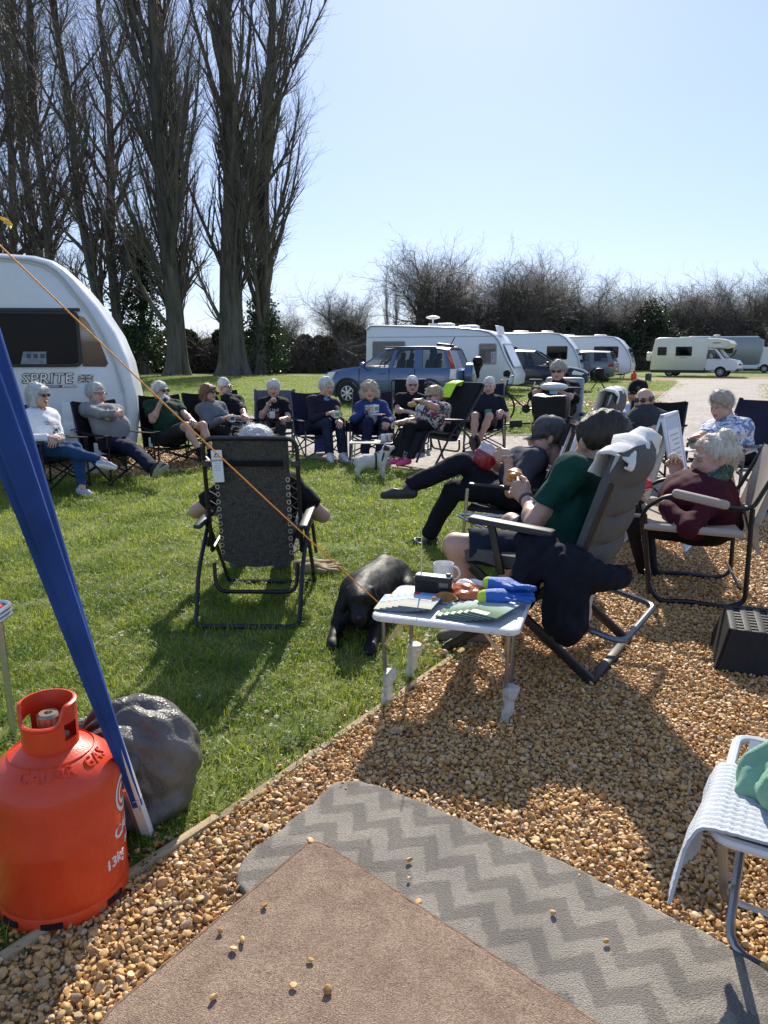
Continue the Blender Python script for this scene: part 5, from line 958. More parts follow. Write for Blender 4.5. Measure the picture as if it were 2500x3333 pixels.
    lo = np.min([list(p) for p in pts], 0) - .25; hi = np.max([list(p) for p in pts], 0) + .25
    B = SDF(lo, hi, .013 * vox); torso(B, -.006)
    B.cone(nb - up * .03, hp_(0, -.02, -.06), .066 if sex == 'm' else .055, .054 if sex == 'm' else .046, .03)
    for s in (1, -1): arm(B, s, 0, 'body'); leg(B, s, 0, 'body')
    parts = [B.mesh()]
    # head, finer
    c = np.array(hd); F = SDF(c - .19, c + .19, .0055 * vox); 
    def e(x, y, z, rx, ry, rz, k=.02, op='u'): F.ell(hp_(x, y, z), (rx * hs, ry * hs, rz * hs), HM, k, op)
    def cn(a, b, ra, rb, k=.01, op='u'): F.cone(hp_(*a), hp_(*b), ra * hs, rb * hs, k, op)
    e(0, -.012, .032, .076, .096, .084); e(0, .030, -.025, .063, .062, .085, .03); e(0, .040, -.078, .046, .044, .034, .03); cn((-.014, .074, -.092), (.014, .074, -.092), .018, .018, .02)
    cn((0, -.02, -.03), (0, -.03, -.15), .052, .054, .03); cn((-.03, .080, .030), (.03, .080, .030), .011, .011, .014)
    for s in (1, -1):
        e(s * .038, .064, -.022, .024, .022, .022, .02); e(s * .031, .097, .010, .016, .012, .0105, .010, 's'); e(s * .078, -.008, -.006, .011, .020, .031, .006); e(s * .052, .035, -.055, .022, .035, .03, .03)
    cn((0, .088, .014), (0, .112, -.024), .0085, .0125, .010); cn((-.010, .100, -.028), (.010, .100, -.028), .009, .009, .006)
    e(0, .092, -.052, .024, .010, .0055, .005); e(0, .091, -.063, .021, .010, .006, .005); cn((-.022, .102, -.0575), (.022, .102, -.0575), .0028, .0028, .003, 's')
    parts.append(F.mesh())
    P.hand = {}
    for s, i in ((1, 0), (-1, 1)):
        d = (X0.to_3x3().inverted() @ Vector(hdir[i])) if hdir[i] is not None else (wr[s] - el[s]); n = (X0.to_3x3().inverted() @ Vector(hpal[i])) if hpal[i] is not None else Vector((-s * .5, 0, -1))
        d, n = frame(d, n); hs2 = (1.0 if sex == 'm' else .92) * size; cc = np.array(wr[s] + d * .08 * hs2); f = SDF(cc - .15, cc + .15, .0048 * vox)
        f.cone(el[s].lerp(wr[s], .8), wr[s], .032 * hs2, .026 * hs2, .02); add_hand(f, wr[s], d, n, s, curl[i], hs2); parts.append(f.mesh())
        P.hand[i] = (X0 @ (wr[s] + d * .075 * hs2 + n * .03), X0.to_3x3() @ d, X0.to_3x3() @ n)
    sm = skin('skin_%d' % int(skincol[0] * 100), skincol)
    HMm = HM / hs; hc = np.array(hd)
    def mf(C):
        q = (C - hc) @ HMm.T; r = np.zeros(len(C), int)
        r[(np.abs(q[:, 0]) < .025) & (q[:, 1] > .075) & (q[:, 2] > -.071) & (q[:, 2] < -.046)] = 1
        bm_ = (np.abs(np.abs(q[:, 0]) - .033) < .019) & (q[:, 1] > .06) & (np.abs(q[:, 2] - .030 + .12 * (np.abs(q[:, 0]) - .03)) < .0055); r[bm_] = 2
        if beard: r[(q[:, 1] > .02) & (q[:, 2] < -.045) & (q[:, 2] > -.13) & ~((np.abs(q[:, 0]) < .018) & (q[:, 2] > -.066))] = 3
        return r
    bm2 = hairm(hair[1], hair[2], hair[3]) if hair else M('brow_hair', (.15, .12, .10), .7)
    mesh_np('body', parts, [sm, LIPS(), bm2, beard or bm2], root, matfn=mf)
    for s in (1, -1):
        mb = MB(); rot = Matrix([hr, lk, hup]).transposed(); mb.ell(hp_(s * .031, .083, .010), (.0120 * hs, .0095 * hs, .0062 * hs), 10, 6, 0, rot); mb.ell(hp_(s * .031, .0915, .009), (.0058 * hs, .0032 * hs, .0052 * hs), 8, 5, 1, rot); mb.build('eye', [EYEM(), IRIS()], root)
    # clothing
    tp = top
    if tp[2] is not None:
        C = SDF(lo, hi, .0105 * vox); torso(C, .010, .06)
        for s in (1, -1): arm(C, s, .004, tp[1])
        if tp[0] in ('polo', 'shirt') and collar: C.cone(nb - up * .005 - fw * .012, nb + up * .035 - fw * .008, .075, .066, .012, flat=True)
        else: C.cone(nb - up * .02 - fw * .01, nb + up * .012 - fw * .01, .076, .07, .02, flat=True)
        if tp[0] == 'dress':
            for s in (1, -1): leg(C, s, .02, 'short')
        C.noise(.0042, 42, hash(label) % 97, 8, (1, 1, .6)); C.noise(.0016, 120, 5 + len(label), 6)
        C.cone(nb + up * .005 + fw * .02, hp_(0, -.005, -.10), .058, .045, .006, 's')
        if tp[0] == 'polo': C.cone(nb - up * .015 + fw * .055, nb - up * .10 + fw * .135, .022, .006, .006, 's')
        P.top = mesh_np(tp[0] if tp[0] != 'polo' else 'polo_shirt', [C.mesh()], tp[2], root)
    if legs[2] is not None:
        C = SDF(lo, hi, .0115 * vox); C.ell(H + up * .02 - fw * .01, (.172 * wide, .128 + belly * .35, .125), RT, .05)
        for s in (1, -1): leg(C, s, .004, legs[1])
        C.noise(.0045, 40, len(label) % 89 + 3, 8); C.noise(.0016, 110, 7, 6)
        mesh_np(legs[0], [C.mesh()], legs[2], root)
    # feet and shoes
    for s, i in ((1, 0), (-1, 1)):
        sd_ = (ank[s] - kn[s]).normalized(); td = (X0.to_3x3().inverted() @ Vector(toes[i])) if toes[i] is not None else Vector((s * .12, 1, -.15)); td.normalize()
        un = (-sd_ - td * (-sd_).dot(td)); un = un.normalized() if un.length > .05 else td.orthogonal().normalized(); lt = td.cross(un); sh_ = shoes or ('shoe', M('black_shoe', (.02, .02, .022), .5)); fs = (1.0 if sex == 'm' else .9) * size
        a = ank[s]; cc = np.array(a + td * .06 - un * .04); f = SDF(cc - .24, cc + .24, .009 * vox); q = lambda x, y, z: a + (td * x + lt * y + un * z) * fs
        f.cone(q(-.035, 0, -.045), q(.07, 0, -.05), .040 * fs, .044 * fs, .02); f.cone(q(.07, 0, -.05), q(.155, .0, -.062), .046 * fs, .030 * fs, .02); f.cone(q(.0, 0, .0), q(.03, 0, -.04), .042 * fs, .046 * fs, .02)
        if sh_[0] in ('slip_on', 'clog'): f.cone(q(0, 0, .06), q(.045, 0, .005), .046 * fs, .05 * fs, .008, 's')
        f.plane(q(0, 0, -.085), -un)
        V, Q = f.mesh(); off = np.array(un)
        def sf(C, a=np.array(a), u=np.array(un), fs=fs): return (((C - a) @ u) < -.066 * fs).astype(int)
        mesh_np(sh_[0], [(V, Q)], [sh_[1], sh_[2] if len(sh_) > 2 else sh_[1]], root, matfn=sf)
        if sock is not None:
            MB().tube([a + (kn[s] - a) * .24, a + (kn[s] - a) * .1, a], [.050 if legs[1] in ('short',) else .042, .045, .045], 10).build('sock', sock, root)
    # hair
    if hair and hair[0] != 'bald':
        st = hair[0]; F = SDF(c - .22, c + .22, .0062 * vox)
        if st == 'fringe':
            e(0, -.018, .020, .082, .100, .075); e(0, .02, .085, .085, .110, .075, .008, 's'); e(0, .10, -.02, .095, .085, .12, .008, 's'); F.plane(hp_(0, -.05, -.062), -(hup * .9 - lk * .25))
        elif st in ('short', 'crop'):
            g = .004 if st == 'crop' else .012; e(0, -.014, .038, .077 + g, .098 + g, .086 + g); e(0, .108, -.034, .088, .066, .106, .012, 's'); e(0, .08, -.09, .10, .09, .09, .01, 's'); F.plane(hp_(0, -.06, -.088), -(hup * .9 + lk * .25))
            for s in (1, -1): e(s * .085, -.004, -.010, .02, .022, .032, .006, 's')
        elif st == 'bob':
            e(0, -.014, .040, .092, .108, .092)
            for s in (1, -1): cn((s * .074, .005, .02), (s * .080, .012, -.085), .034, .030, .03)
            cn((0, -.07, .0), (0, -.06, -.075), .055, .05, .04); cn((-.05, .068, .062), (.05, .068, .062), .024, .024, .02); e(0, .085, -.05, .055, .055, .083, .012, 's')
        elif st == 'curly':
            e(0, -.015, .045, .108, .112, .098); e(0, -.03, -.03, .112, .085, .085, .04)
            for s in (1, -1): e(s * .085, .01, -.045, .042, .05, .055, .03)
            e(0, .098, -.042, .062, .06, .085, .012, 's'); F.noise(.007, 95, 4, 7)
        elif st == 'full':
            e(0, -.014, .046, .092, .107, .094); e(0, .10, -.040, .074, .060, .092, .012, 's'); e(0, .07, -.12, .10, .10, .08, .01, 's'); F.plane(hp_(0, -.06, -.085), -(hup * .9 - lk * .1))
            for s in (1, -1): e(s * .09, .0, -.02, .018, .02, .028, .006, 's')
        elif st == 'bun':
            e(0, -.018, .034, .081, .103, .086); e(0, .105, -.030, .094, .082, .112, .012, 's'); e(0, .08, -.10, .10, .10, .09, .01, 's'); e(0, -.075, .100, .040, .038, .034, .012); e(0, -.085, -.035, .045, .035, .06, .03)
            for s in (1, -1): e(s * .085, .0, -.015, .02, .024, .034, .006, 's')
        if st not in ('curly',): F.noise(.0035, 120, 3, 8, (1, 1, .35)); F.noise(.0040, 55, 8, 6)
        hm = hairm(hair[1], hair[2], hair[3]); V, Q = F.mesh()
        # loose strands so that the outline is not a clean edge
        rg = np.random.default_rng(len(label)); n = min(len(Q), 1200 if st == 'crop' else 2600); qi = rg.choice(len(Q), n, replace=False); cc_ = V[Q[qi]].mean(1); nr = np.cross(V[Q[qi, 2]] - V[Q[qi, 0]], V[Q[qi, 3]] - V[Q[qi, 1]]); nr /= np.linalg.norm(nr, axis=1)[:, None] + 1e-9
        lnh = {'crop': .012, 'fringe': .012, 'curly': .034}.get(st, .030); dn = np.array(-hup) * (.0 if st == 'crop' else .8) + nr * .55 + rg.normal(0, .45, (n, 3)); dn /= np.linalg.norm(dn, axis=1)[:, None]; tn = np.cross(dn, rg.normal(size=(n, 3))); tn /= np.linalg.norm(tn, axis=1)[:, None] + 1e-9
        wd = .0011; ls = lnh * rg.uniform(.4, 1.2, n)[:, None]; b0 = cc_ - nr * .003
        SV = np.stack([b0 - tn * wd, b0 + tn * wd, b0 + dn * ls + nr * ls * .2 + tn * wd * .3, b0 + dn * ls + nr * ls * .2 - tn * wd * .3], 1).reshape(-1, 3); SQ = np.arange(len(SV)).reshape(-1, 4)
        mesh_np('hair', [(V, Q), (SV, SQ)], hm, root)
    if glasses:
        rot = Matrix([hr, lk, hup]).transposed(); mb = MB(); fm = M('glasses_frame', (.02, .018, .018), .3)
        for s in (1, -1):
            if glasses == 'sun':
                mb.ell(hp_(s * .033, .101, .010), (.027 * hs, .006 * hs, .018 * hs), 12, 6, 0, rot)
            elif glasses == 'mirror':
                mb.ell(hp_(s * .033, .101, .008), (.025 * hs, .006 * hs, .019 * hs), 12, 6, 1, rot)
            else:
                mb.tube([hp_(s * .033 + .024 * math.cos(a), .103, .008 + .016 * math.sin(a)) for a in np.linspace(0, 6.283, 12, endpoint=False)], .0022 * hs, 5, 0, closed=True)
            mb.tube([hp_(s * .056, .098, .014), hp_(s * .074, .06, .016), hp_(s * .08, .0, .012)], .003 * hs, 5, 0)
        mb.tube([hp_(-.012, .104, .014), hp_(.012, .104, .014)], .0028 * hs, 5, 0)
        mb.build('sunglasses' if glasses != 'spec' else 'glasses', [LENS() if glasses != 'spec' else fm, M('mirror_lens', (.12, .11, .09), .08, .1, 20, metal=.8)], root)
    P.wr = {0: X0 @ wr[1], 1: X0 @ wr[-1]}; P.el = {0: X0 @ el[1], 1: X0 @ el[-1]}; P.nb = X0 @ nb; P.H = X0 @ H; P.up = X0.to_3x3() @ up; P.fw = X0.to_3x3() @ fw; P.rt = X0.to_3x3() @ rt; P.kn = {0: X0 @ kn[1], 1: X0 @ kn[-1]}; P.sh = {0: X0 @ sh[1], 1: X0 @ sh[-1]}; P.ank = {0: X0 @ ank[1], 1: X0 @ ank[-1]}
    P.hp_ = lambda x, y, z: X0 @ hp_(x, y, z); P.fwl = fw; P.hs = hs
    return P
V3 = Vector
# ---------------------------------------------------------------- the circle of people, left to right
NAVY = cloth('navy_cotton', (.012, .016, .038)); BLK = cloth('black_cotton', (.010, .010, .012), var=.25); CHAR = cloth('charcoal_cloth', (.035, .036, .040)); DENIM = cloth('dark_denim', (.018, .028, .055), var=.35, scale=9)
BF = cloth('black_chair_fabric', (.014, .014, .016), bscale=500); NF = cloth('navy_chair_fabric', (.020, .020, .042), bscale=500); GF = M('grey_frame', (.10, .105, .115), .35, .1, 20, metal=.5); BM = BLACKM()
BLUEBAG = cloth('royal_blue_nylon', (.02, .07, .42), rough=.5); SHIN = M('black_shoe', (.02, .02, .022), .45)
fl = lambda v: Vector((v.x, v.y, 0))
def seat_at(hip, face, back=.05): return (hip.x + face[0] * back, hip.y + face[1] * back, 0)
def nrm(f): l = math.hypot(*f); return (f[0] / l, f[1] / l)
f1 = nrm((.93, -.37)); h1 = at(135, 1462, 7.6)
pW = person('woman in white sweatshirt and blue jeans with crossed legs beside the near caravan', h1, f1, at(122, 1287, 7.62), (at(346, 1500, 7.25), at(268, 1585, 7.3)), (at(160, 1425, 7.3), at(178, 1432, 7.35)), knees=(at(255, 1380, 7.2), at(262, 1400, 7.5)), sex='f', hair=('bob', 'silver_hair', (.42, .42, .42), (.80, .80, .79)), glasses='sun', look=(.97, -.2, -.05), top=('sweatshirt', 'long', cloth('white_fleece', (.78, .78, .80), var=.05)), legs=('jeans', 'leggings', cloth('blue_denim', (.018, .055, .14), var=.35, scale=9)), shoes=('slip_on', cloth('pale_canvas', (.38, .42, .48), var=.08), WHITEP()), toes=((.9, -.2, -.1), (.85, -.5, -.05)), belly=.05, bust=.02, collar=False)
camp_chair('black camping chair under the woman in the white sweatshirt', seat_at(h1, f1), f1, BF, BM, h1.z - .10)
f2 = nrm((.82, -.57)); h2 = at(372, 1442, 8.3)
pH = person('man in grey zip hoodie and navy trousers leaning back with folded arms', h2, f2, at(312, 1282, 8.62), (at(497, 1527, 7.75), at(520, 1535, 7.7)), (at(402, 1350, 8.0), at(345, 1362, 8.0)), knees=(at(430, 1440, 8.0), at(455, 1450, 7.9)), elbows=(at(295, 1395, 8.2), at(445, 1395, 8.2)), hdir=((.45, .8, .05), (-.6, .6, .2)), curl=(1.1, .9), hair=('short', 'grey_hair', (.40, .395, .38), (.74, .73, .71)), glasses='spec', look=(.9, -.45, -.02), top=('hoodie', 'long', cloth('grey_jersey', (.21, .215, .22), var=.12)), legs=('trousers', 'long', NAVY), shoes=('trainer', M('black_trainer', (.02, .02, .022), .6), M('grey_sole', (.35, .37, .36), .7)), toes=((.5, -.35, .75), (.75, -.3, .55)), belly=.09, wide=1.1, sock=BLK, hpal=((-.3, .6, -.2), (.2, .8, 0)))
camp_chair('black camping chair with white care card under the man in the grey hoodie', seat_at(h2, f2), f2, BF, BM, h2.z - .10, card=True)
f3 = nrm((.62, -.78)); h3 = at(556, 1425, 9.45)
pG = person('man in dark green polo and shorts drinking from a mug under the orange rope', h3, f3, at(522, 1275, 9.7), (at(657, 1483, 9.1), at(692, 1486, 9.25)), (at(524, 1308, 9.3), at(640, 1382, 9.2)), knees=(at(650, 1370, 9.1), at(690, 1385, 9.3)), elbows=(at(480, 1400, 9.3), at(620, 1420, 9.6)), hair=('short', 'grey_hair', (.40, .395, .38), (.74, .73, .71)), glasses='sun', look=(.85, -.5, .08), top=('polo', 'short', cloth('bottle_green_pique', (.012, .040, .026), var=.2)), legs=('shorts', 'short', cloth('charcoal_check', (.035, .035, .036), var=.5, scale=30)), shoes=('trainer', SHIN), sock=BLK, belly=.08, wide=1.08, toes=((.7, -.7, -.05), (.75, -.6, -.05)), curl=(.9, .5), hdir=((.5, 0, .75), None))
camp_chair('black camping chair under the man drinking in the green polo', seat_at(h3, f3), f3, BF, BM, h3.z - .10, card=True)
f4 = nrm((.70, -.72)); h4 = at(697, 1398, 10.2)
pB = person('woman with brown bob and sunglasses in grey sweatshirt holding a mug', h4, f4, at(677, 1277, 10.25), (at(760, 1490, 9.6), at(790, 1490, 9.7)), (at(728, 1362, 9.9), at(752, 1360, 9.95)), knees=(at(770, 1385, 9.7), at(790, 1385, 9.85)), elbows=(at(672, 1385, 10.0), at(740, 1385, 10.3)), sex='f', hair=('bob', 'brown_hair', (.13, .065, .03), (.30, .17, .085)), glasses='sun', look=(.93, -.35, -.02), top=('sweatshirt', 'long', cloth('slate_jersey', (.135, .15, .175), var=.12)), legs=('trousers', 'long', BLK), bust=.02, belly=.04, curl=(.9, .6))
camp_chair('black camping chair with yellow vest on its side under the woman with brown bob', seat_at(h4, f4), f4, BF, BM, h4.z - .10)
f5 = nrm((.72, -.70)); h5 = at(765, 1392, 10.75)
pM = person('grey bearded man in black polo sitting behind the woman with brown bob', h5, f5, at(731, 1260, 10.85), (at(830, 1490, 10.2), at(850, 1490, 10.3)), (at(785, 1360, 10.4), at(800, 1357, 10.4)), knees=(at(830, 1390, 10.3), at(850, 1390, 10.4)), elbows=(at(735, 1385, 10.5), at(800, 1380, 10.8)), hair=('crop', 'white_hair', (.58, .57, .55), (.84, .83, .8)), glasses='spec', look=(.9, -.4, -.03), top=('polo', 'half', BLK), legs=('jeans', 'long', cloth('faded_denim', (.10, .15, .21), var=.25)), beard=hairm('grey_beard', (.28, .27, .26), (.5, .49, .48)), belly=.06)
camp_chair('black camping chair half hidden under the grey bearded man', seat_at(h5, f5), f5, BF, BM, h5.z - .10)
f6 = nrm((.06, -1)); h6 = at(891, 1392, 11.0)
pT = person('white haired woman in black printed T shirt eating with a mug on her lap', h6, f6, at(890, 1265, 11.05), (at(868, 1480, 10.6), at(916, 1480, 10.6)), (at(877, 1310, 10.72), at(914, 1364, 10.6)), knees=(at(868, 1395, 10.5), at(914, 1395, 10.5)), elbows=(at(848, 1356, 10.85), at(945, 1362, 10.9)), sex='f', hair=('full', 'white_hair', (.66, .655, .63), (.92, .915, .89)), look=(.12, -.95, -.1), top=('t_shirt', 'short', BLK), legs=('trousers', 'long', CHAR), bust=.03, belly=.06, wide=1.08, hdir=((.5, -.3, .6), (.5, -.6, 0)), curl=(1.0, .8))
arm_chair('grey framed folding chair under the white haired woman in black T shirt', seat_at(h6, f6), f6, cloth('grey_blue_fabric', (.10, .12, .16)), GF, GF, h6.z - .10, .86)
f7 = nrm((.42, -.91)); h7 = at(1036, 1392, 10.25)
pN = person('white haired man in navy jumper over blue collar holding a mug on his knee', h7, f7, at(1062, 1260, 10.25), (at(1073, 1478, 9.75), at(1115, 1477, 9.85)), (at(1066, 1347, 9.88), at(1108, 1376, 9.75)), knees=(at(1085, 1380, 9.7), at(1128, 1378, 9.8)), elbows=(at(1012, 1378, 10.0), at(1095, 1370, 10.3)), hair=('short', 'white_hair', (.66, .655, .63), (.92, .915, .89)), look=(.62, -.78, -.12), top=('jumper', 'long', cloth('aubergine_knit', (.022, .018, .034), var=.15)), legs=('jeans', 'long', DENIM), shoes=('trainer', M('white_trainer', (.62, .62, .63), .6)), toes=((.25, -.95, -.1), (.5, -.85, -.1)), curl=(.9, .5), belly=.03)
camp_chair('camping chair with blue bag and mesh cup holder under the man in navy jumper', seat_at(h7, f7), f7, NF, GF, h7.z - .10, bag=BLUEBAG)
def collar(P, mat):
    Xi = P.X.inverted(); MB().tube([Xi @ (P.nb + P.rt * .072 * math.cos(a) + P.fw * (.012 + .07 * math.sin(a)) + P.up * (.03 - .028 * math.sin(a))) for a in np.linspace(0, 6.28, 16, endpoint=False)], .019, 7, closed=True).build('collar', mat, P.root)
collar(pN, cloth('blue_shirt', (.10, .30, .62)))
f8 = nrm((.0, -1)); h8 = at(1212, 1392, 10.2)
pC = person('curly haired woman in blue cardigan holding a mug beside the little table', h8, f8, at(1203, 1272, 10.2), (at(1186, 1478, 9.75), at(1235, 1478, 9.75)), (at(1196, 1332, 9.85), at(1262, 1378, 9.75)), knees=(at(1200, 1385, 9.6), at(1262, 1385, 9.6)), elbows=(at(1150, 1362, 10.0), at(1275, 1360, 10.1)), sex='f', hair=('curly', 'blond_curls', (.42, .33, .21), (.68, .58, .42)), look=(.02, -1, -.06), top=('cardigan', 'long', cloth('blue_knit', (.030, .050, .155), var=.15)), legs=('trousers', 'long', cloth('navy_jersey', (.015, .02, .05))), shoes=('trainer', cloth('pale_sock', (.5, .55, .65))), curl=(.9, .6), bust=.02, belly=.05)
camp_chair('camping chair with blue bag under the curly haired woman', seat_at(h8, f8), f8, NF, GF, h8.z - .10, bag=BLUEBAG)
f9 = nrm((.0, -1)); h9 = at(1335, 1385, 11.2)
pL = person('cropped grey haired man in black polo and mirrored round sunglasses at the back', h9, f9, at(1342, 1252, 11.3), (at(1320, 1480, 10.7), at(1370, 1480, 10.7)), (at(1322, 1338, 10.8), at(1350, 1350, 10.75)), knees=(at(1315, 1390, 10.7), at(1372, 1390, 10.7)), elbows=(at(1283, 1350, 11.0), at(1400, 1350, 11.0)), hair=('crop', 'white_hair', (.58, .57, .55), (.84, .83, .8)), glasses='mirror', look=(.05, -1, -.05), top=('polo', 'short', BLK), legs=('trousers', 'long', CHAR), belly=.05, wide=1.08, hdir=((.8, -.5, -.1), None))
gravity_chair('black high backed chair behind the man in mirrored sunglasses', (h9.x, h9.y + .12, 0), f9, BF, BM, top=1.02, lean=.2, low=.34, legrest=False)
f10 = nrm((-.78, -.62)); h10 = at(1425, 1392, 9.3)
FLOW = M('dark_floral_print', (.03, .03, .04), .85, .3, 14)
def print_mat(name, base, blobs, scale, rough=.85):
    m = bpy.data.materials.new(name); m.use_nodes = True; MATS[name] = m; N, L, b = nodes_of(m); tc = node(N, 'TexCoord'); b.inputs['Roughness'].default_value = rough; prev = None
    for i, (col, sc, thr) in enumerate(blobs):
        v = node(N, 'TexNoise'); v.inputs['Scale'].default_value = sc * scale; v.inputs['Detail'].default_value = 2.5; v.inputs['Distortion'].default_value = 1.2; mp = node(N, 'Mapping'); mp.inputs['Location'].default_value = (i * 7.3, i * 3.1, i); L.new(tc.outputs['Object'], mp.inputs[0]); L.new(mp.outputs[0], v.inputs[0])
        r = node(N, 'MapRange', i_1=thr, i_2=thr + .03); L.new(v.outputs[0], r.inputs[0]); mx = node(N, 'Mix', data_type='RGBA'); L.new(r.outputs[0], mx.inputs[0]); mx.inputs[6].default_value = (*base, 1)
        if prev: L.new(prev, mx.inputs[6])
        mx.inputs[7].default_value = (*col, 1); prev = mx.outputs[2]
    L.new(prev, b.inputs['Base Color']); return m
FLOW2 = print_mat('bold_floral_print', (.50, .46, .46), [((.42, .10, .10), 1.0, .54), ((.025, .03, .045), 1.1, .50), ((.10, .16, .14), 1.3, .58), ((.22, .03, .06), .9, .60), ((.6, .56, .55), 1.6, .62)], 11)
pK = person('woman in floral top, black leggings and pink clogs stretching out her arm', h10, f10, at(1413, 1290, 9.45), (at(1322, 1492, 8.85), at(1300, 1488, 9.0)), (at(1293, 1376, 9.1), at(1352, 1297, 8.75)), knees=(at(1318, 1395, 8.95), at(1300, 1400, 9.15)), elbows=(at(1345, 1385, 9.45), at(1395, 1340, 8.9)), sex='f', hair=('full', 'fair_hair', (.40, .30, .19), (.62, .50, .35)), glasses='sun', look=(-.75, -.62, -.02), top=('blouse', 'short', FLOW2), legs=('leggings', 'leggings', BLK), shoes=('clog', M('pink_foam', (.72, .075, .22), .55)), sock=cloth('grey_sock', (.16, .17, .2)), toes=((-.75, -.55, -.05), (-.85, -.45, -.05)), bust=.045, belly=.10, wide=1.12, curl=(.6, .9), hdir=(None, (-.95, -.1, .1)), hpal=(None, (0, 0, -1)))
gk, bpk, fwk = gravity_chair('black reclining lounger with yellow vest over its back under the woman in pink clogs', (h10.x - f10[0] * .02, h10.y - f10[1] * .02, 0), f10, BF, BM, top=1.04, lean=.46, padded=True, low=h10.z - .13)
f11 = nrm((-.12, -1)); h11 = at(1577, 1378, 11.0)
pD = person('man in dark polo and shorts with crossed ankles beside the spare wheel car', h11, f11, at(1592, 1256, 11.15), (at(1542, 1445, 10.45), at(1557, 1442, 10.5)), (at(1516, 1338, 10.75), at(1632, 1338, 10.75)), knees=(at(1543, 1372, 10.5), at(1582, 1374, 10.5)), elbows=(at(1535, 1345, 11.1), at(1650, 1345, 11.1)), hair=('crop', 'white_hair', (.58, .57, .55), (.84, .83, .8)), look=(-.25, -.95, -.1), top=('polo', 'short', cloth('midnight_pique', (.014, .016, .024))), legs=('shorts', 'short', CHAR), shoes=('shoe', M('brown_shoe', (.05, .032, .02), .6)), toes=((-.25, -.45, .85), (-.05, -.5, .85)), belly=.06, wide=1.08, hdir=((-.1, -.9, -.4), (-.25, -.85, -.4)), curl=(.45, .5))
camp_chair('camping chair with grey poles under the man in dark polo beside the bicycle', seat_at(h11, f11), f11, NF, GF, h11.z - .08, .95)
f12 = nrm((-.38, -.92)); h12 = at(1822, 1330, 9.5)
pS = person('woman in black dress and sunglasses sitting on a pale blue mobility scooter', h12, f12, at(1818, 1207, 9.5), (at(1745, 1440, 9.0), at(1800, 1440, 8.95)), (at(1772, 1255, 9.15), at(1815, 1272, 9.12)), knees=(at(1745, 1345, 9.0), at(1800, 1345, 8.95)), elbows=(at(1740, 1285, 9.4), at(1880, 1285, 9.3)), sex='f', hair=('full', 'ash_hair', (.36, .32, .26), (.58, .54, .46)), glasses='sun', look=(-.45, -.85, -.12), top=('dress', 'half', BLK), legs=('trousers', 'long', BLK), bust=.05, belly=.12, wide=1.2, curl=(.9, .8), hdir=((.4, -.4, .2), (-.5, -.5, 0)))
f13 = nrm((-.95, .22)); h13 = at(1672, 1612, 5.15)
pP = person('man in grey cap and dark trousers with one clog crossed over his knee', h13, f13, at(1783, 1423, 5.25), (at(1325, 1583, 5.15), at(1392, 1745, 5.35)), (at(1612, 1503, 5.35), at(1652, 1475, 4.95)), knees=(at(1468, 1505, 5.2), at(1440, 1560, 5.25)), elbows=(at(1680, 1560, 5.5), at(1664, 1590, 4.92)), hair=('short', 'dark_hair', (.05, .04, .032), (.14, .12, .10)), glasses='sun', look=(-.98, .1, -.12), top=('polo', 'short', cloth('slate_pique', (.050, .055, .075))), legs=('trousers', 'long', cloth('black_navy_twill', (.012, .013, .020))), shoes=('clog', M('dark_rubber_clog', (.030, .036, .042), .45)), sock=BLK, toes=((-.98, 0, .0), (-.95, .15, -.12)), curl=(.8, .8), hdir=((-.85, 0, .1), (-.5, .35, -.25)), hpal=((0, -.3, .8), (.2, .8, -.3)), vox=.85, size=1.03, belly=.05)
cp = MB(); c_ = pP.head; Rm = Matrix((pP.hr, pP.hlk, pP.hup)).transposed(); hs_ = 1.12
for i in range(1): pass
cap_m = cloth('grey_canvas', (.085, .090, .095), var=.2, bscale=260)
def cap(P, mat, root, s=1.1):
    Rm = Matrix((P.hr, P.hlk, P.hup)).transposed(); T = Matrix.Translation(P.head) @ Rm.to_4x4(); Xi = Matrix.Translation(root.location).to_4x4() @ Matrix.Rotation(root.rotation_euler.z, 4, 'Z'); T = Xi.inverted() @ T
    m = MB(); rows = []
    for i in range(9):
        t = math.pi / 2 * i / 8; rr = math.cos(t) ** .72; z = .038 + .098 * math.sin(t) ** 1.0; rows.append([T @ Vector((s * .088 * rr * math.cos(a), s * (-.012 + .110 * rr * math.sin(a)), s * (z - .018 * math.sin(a) * (1 - t)))) for a in np.linspace(0, 2 * math.pi, 25)])
    m.grid(rows, 0, -.004); pk = []
    for i in range(6):
        k = i / 5; pk.append([T @ Vector((s * (.078 - .012 * k) * math.sin(a) * (1 - .05 * k), s * (.088 * math.cos(a) + .002 + .072 * k * math.cos(a) ** .6), s * (.030 - .020 * k - .018 * math.sin(a) ** 2))) for a in np.linspace(-1.25, 1.25, 13)])
    m.grid(pk, 0, .005); m.ell(T @ Vector((0, -.012 * s, .137 * s)), (.007, .007, .005), 8, 4); m.build('cap', mat, root, 60)
cap(pP, cap_m, pP.root)
arm_chair('charcoal folding chair with aluminium legs under the man in the grey cap', seat_at(h13, f13, .06), f13, cloth('charcoal_chair_fabric', (.022, .022, .025), bscale=400), ALU(), BM, h13.z - .10, .93, .17)
f15 = nrm((-.9, .42)); h15 = at(1880, 1520, 5.95)
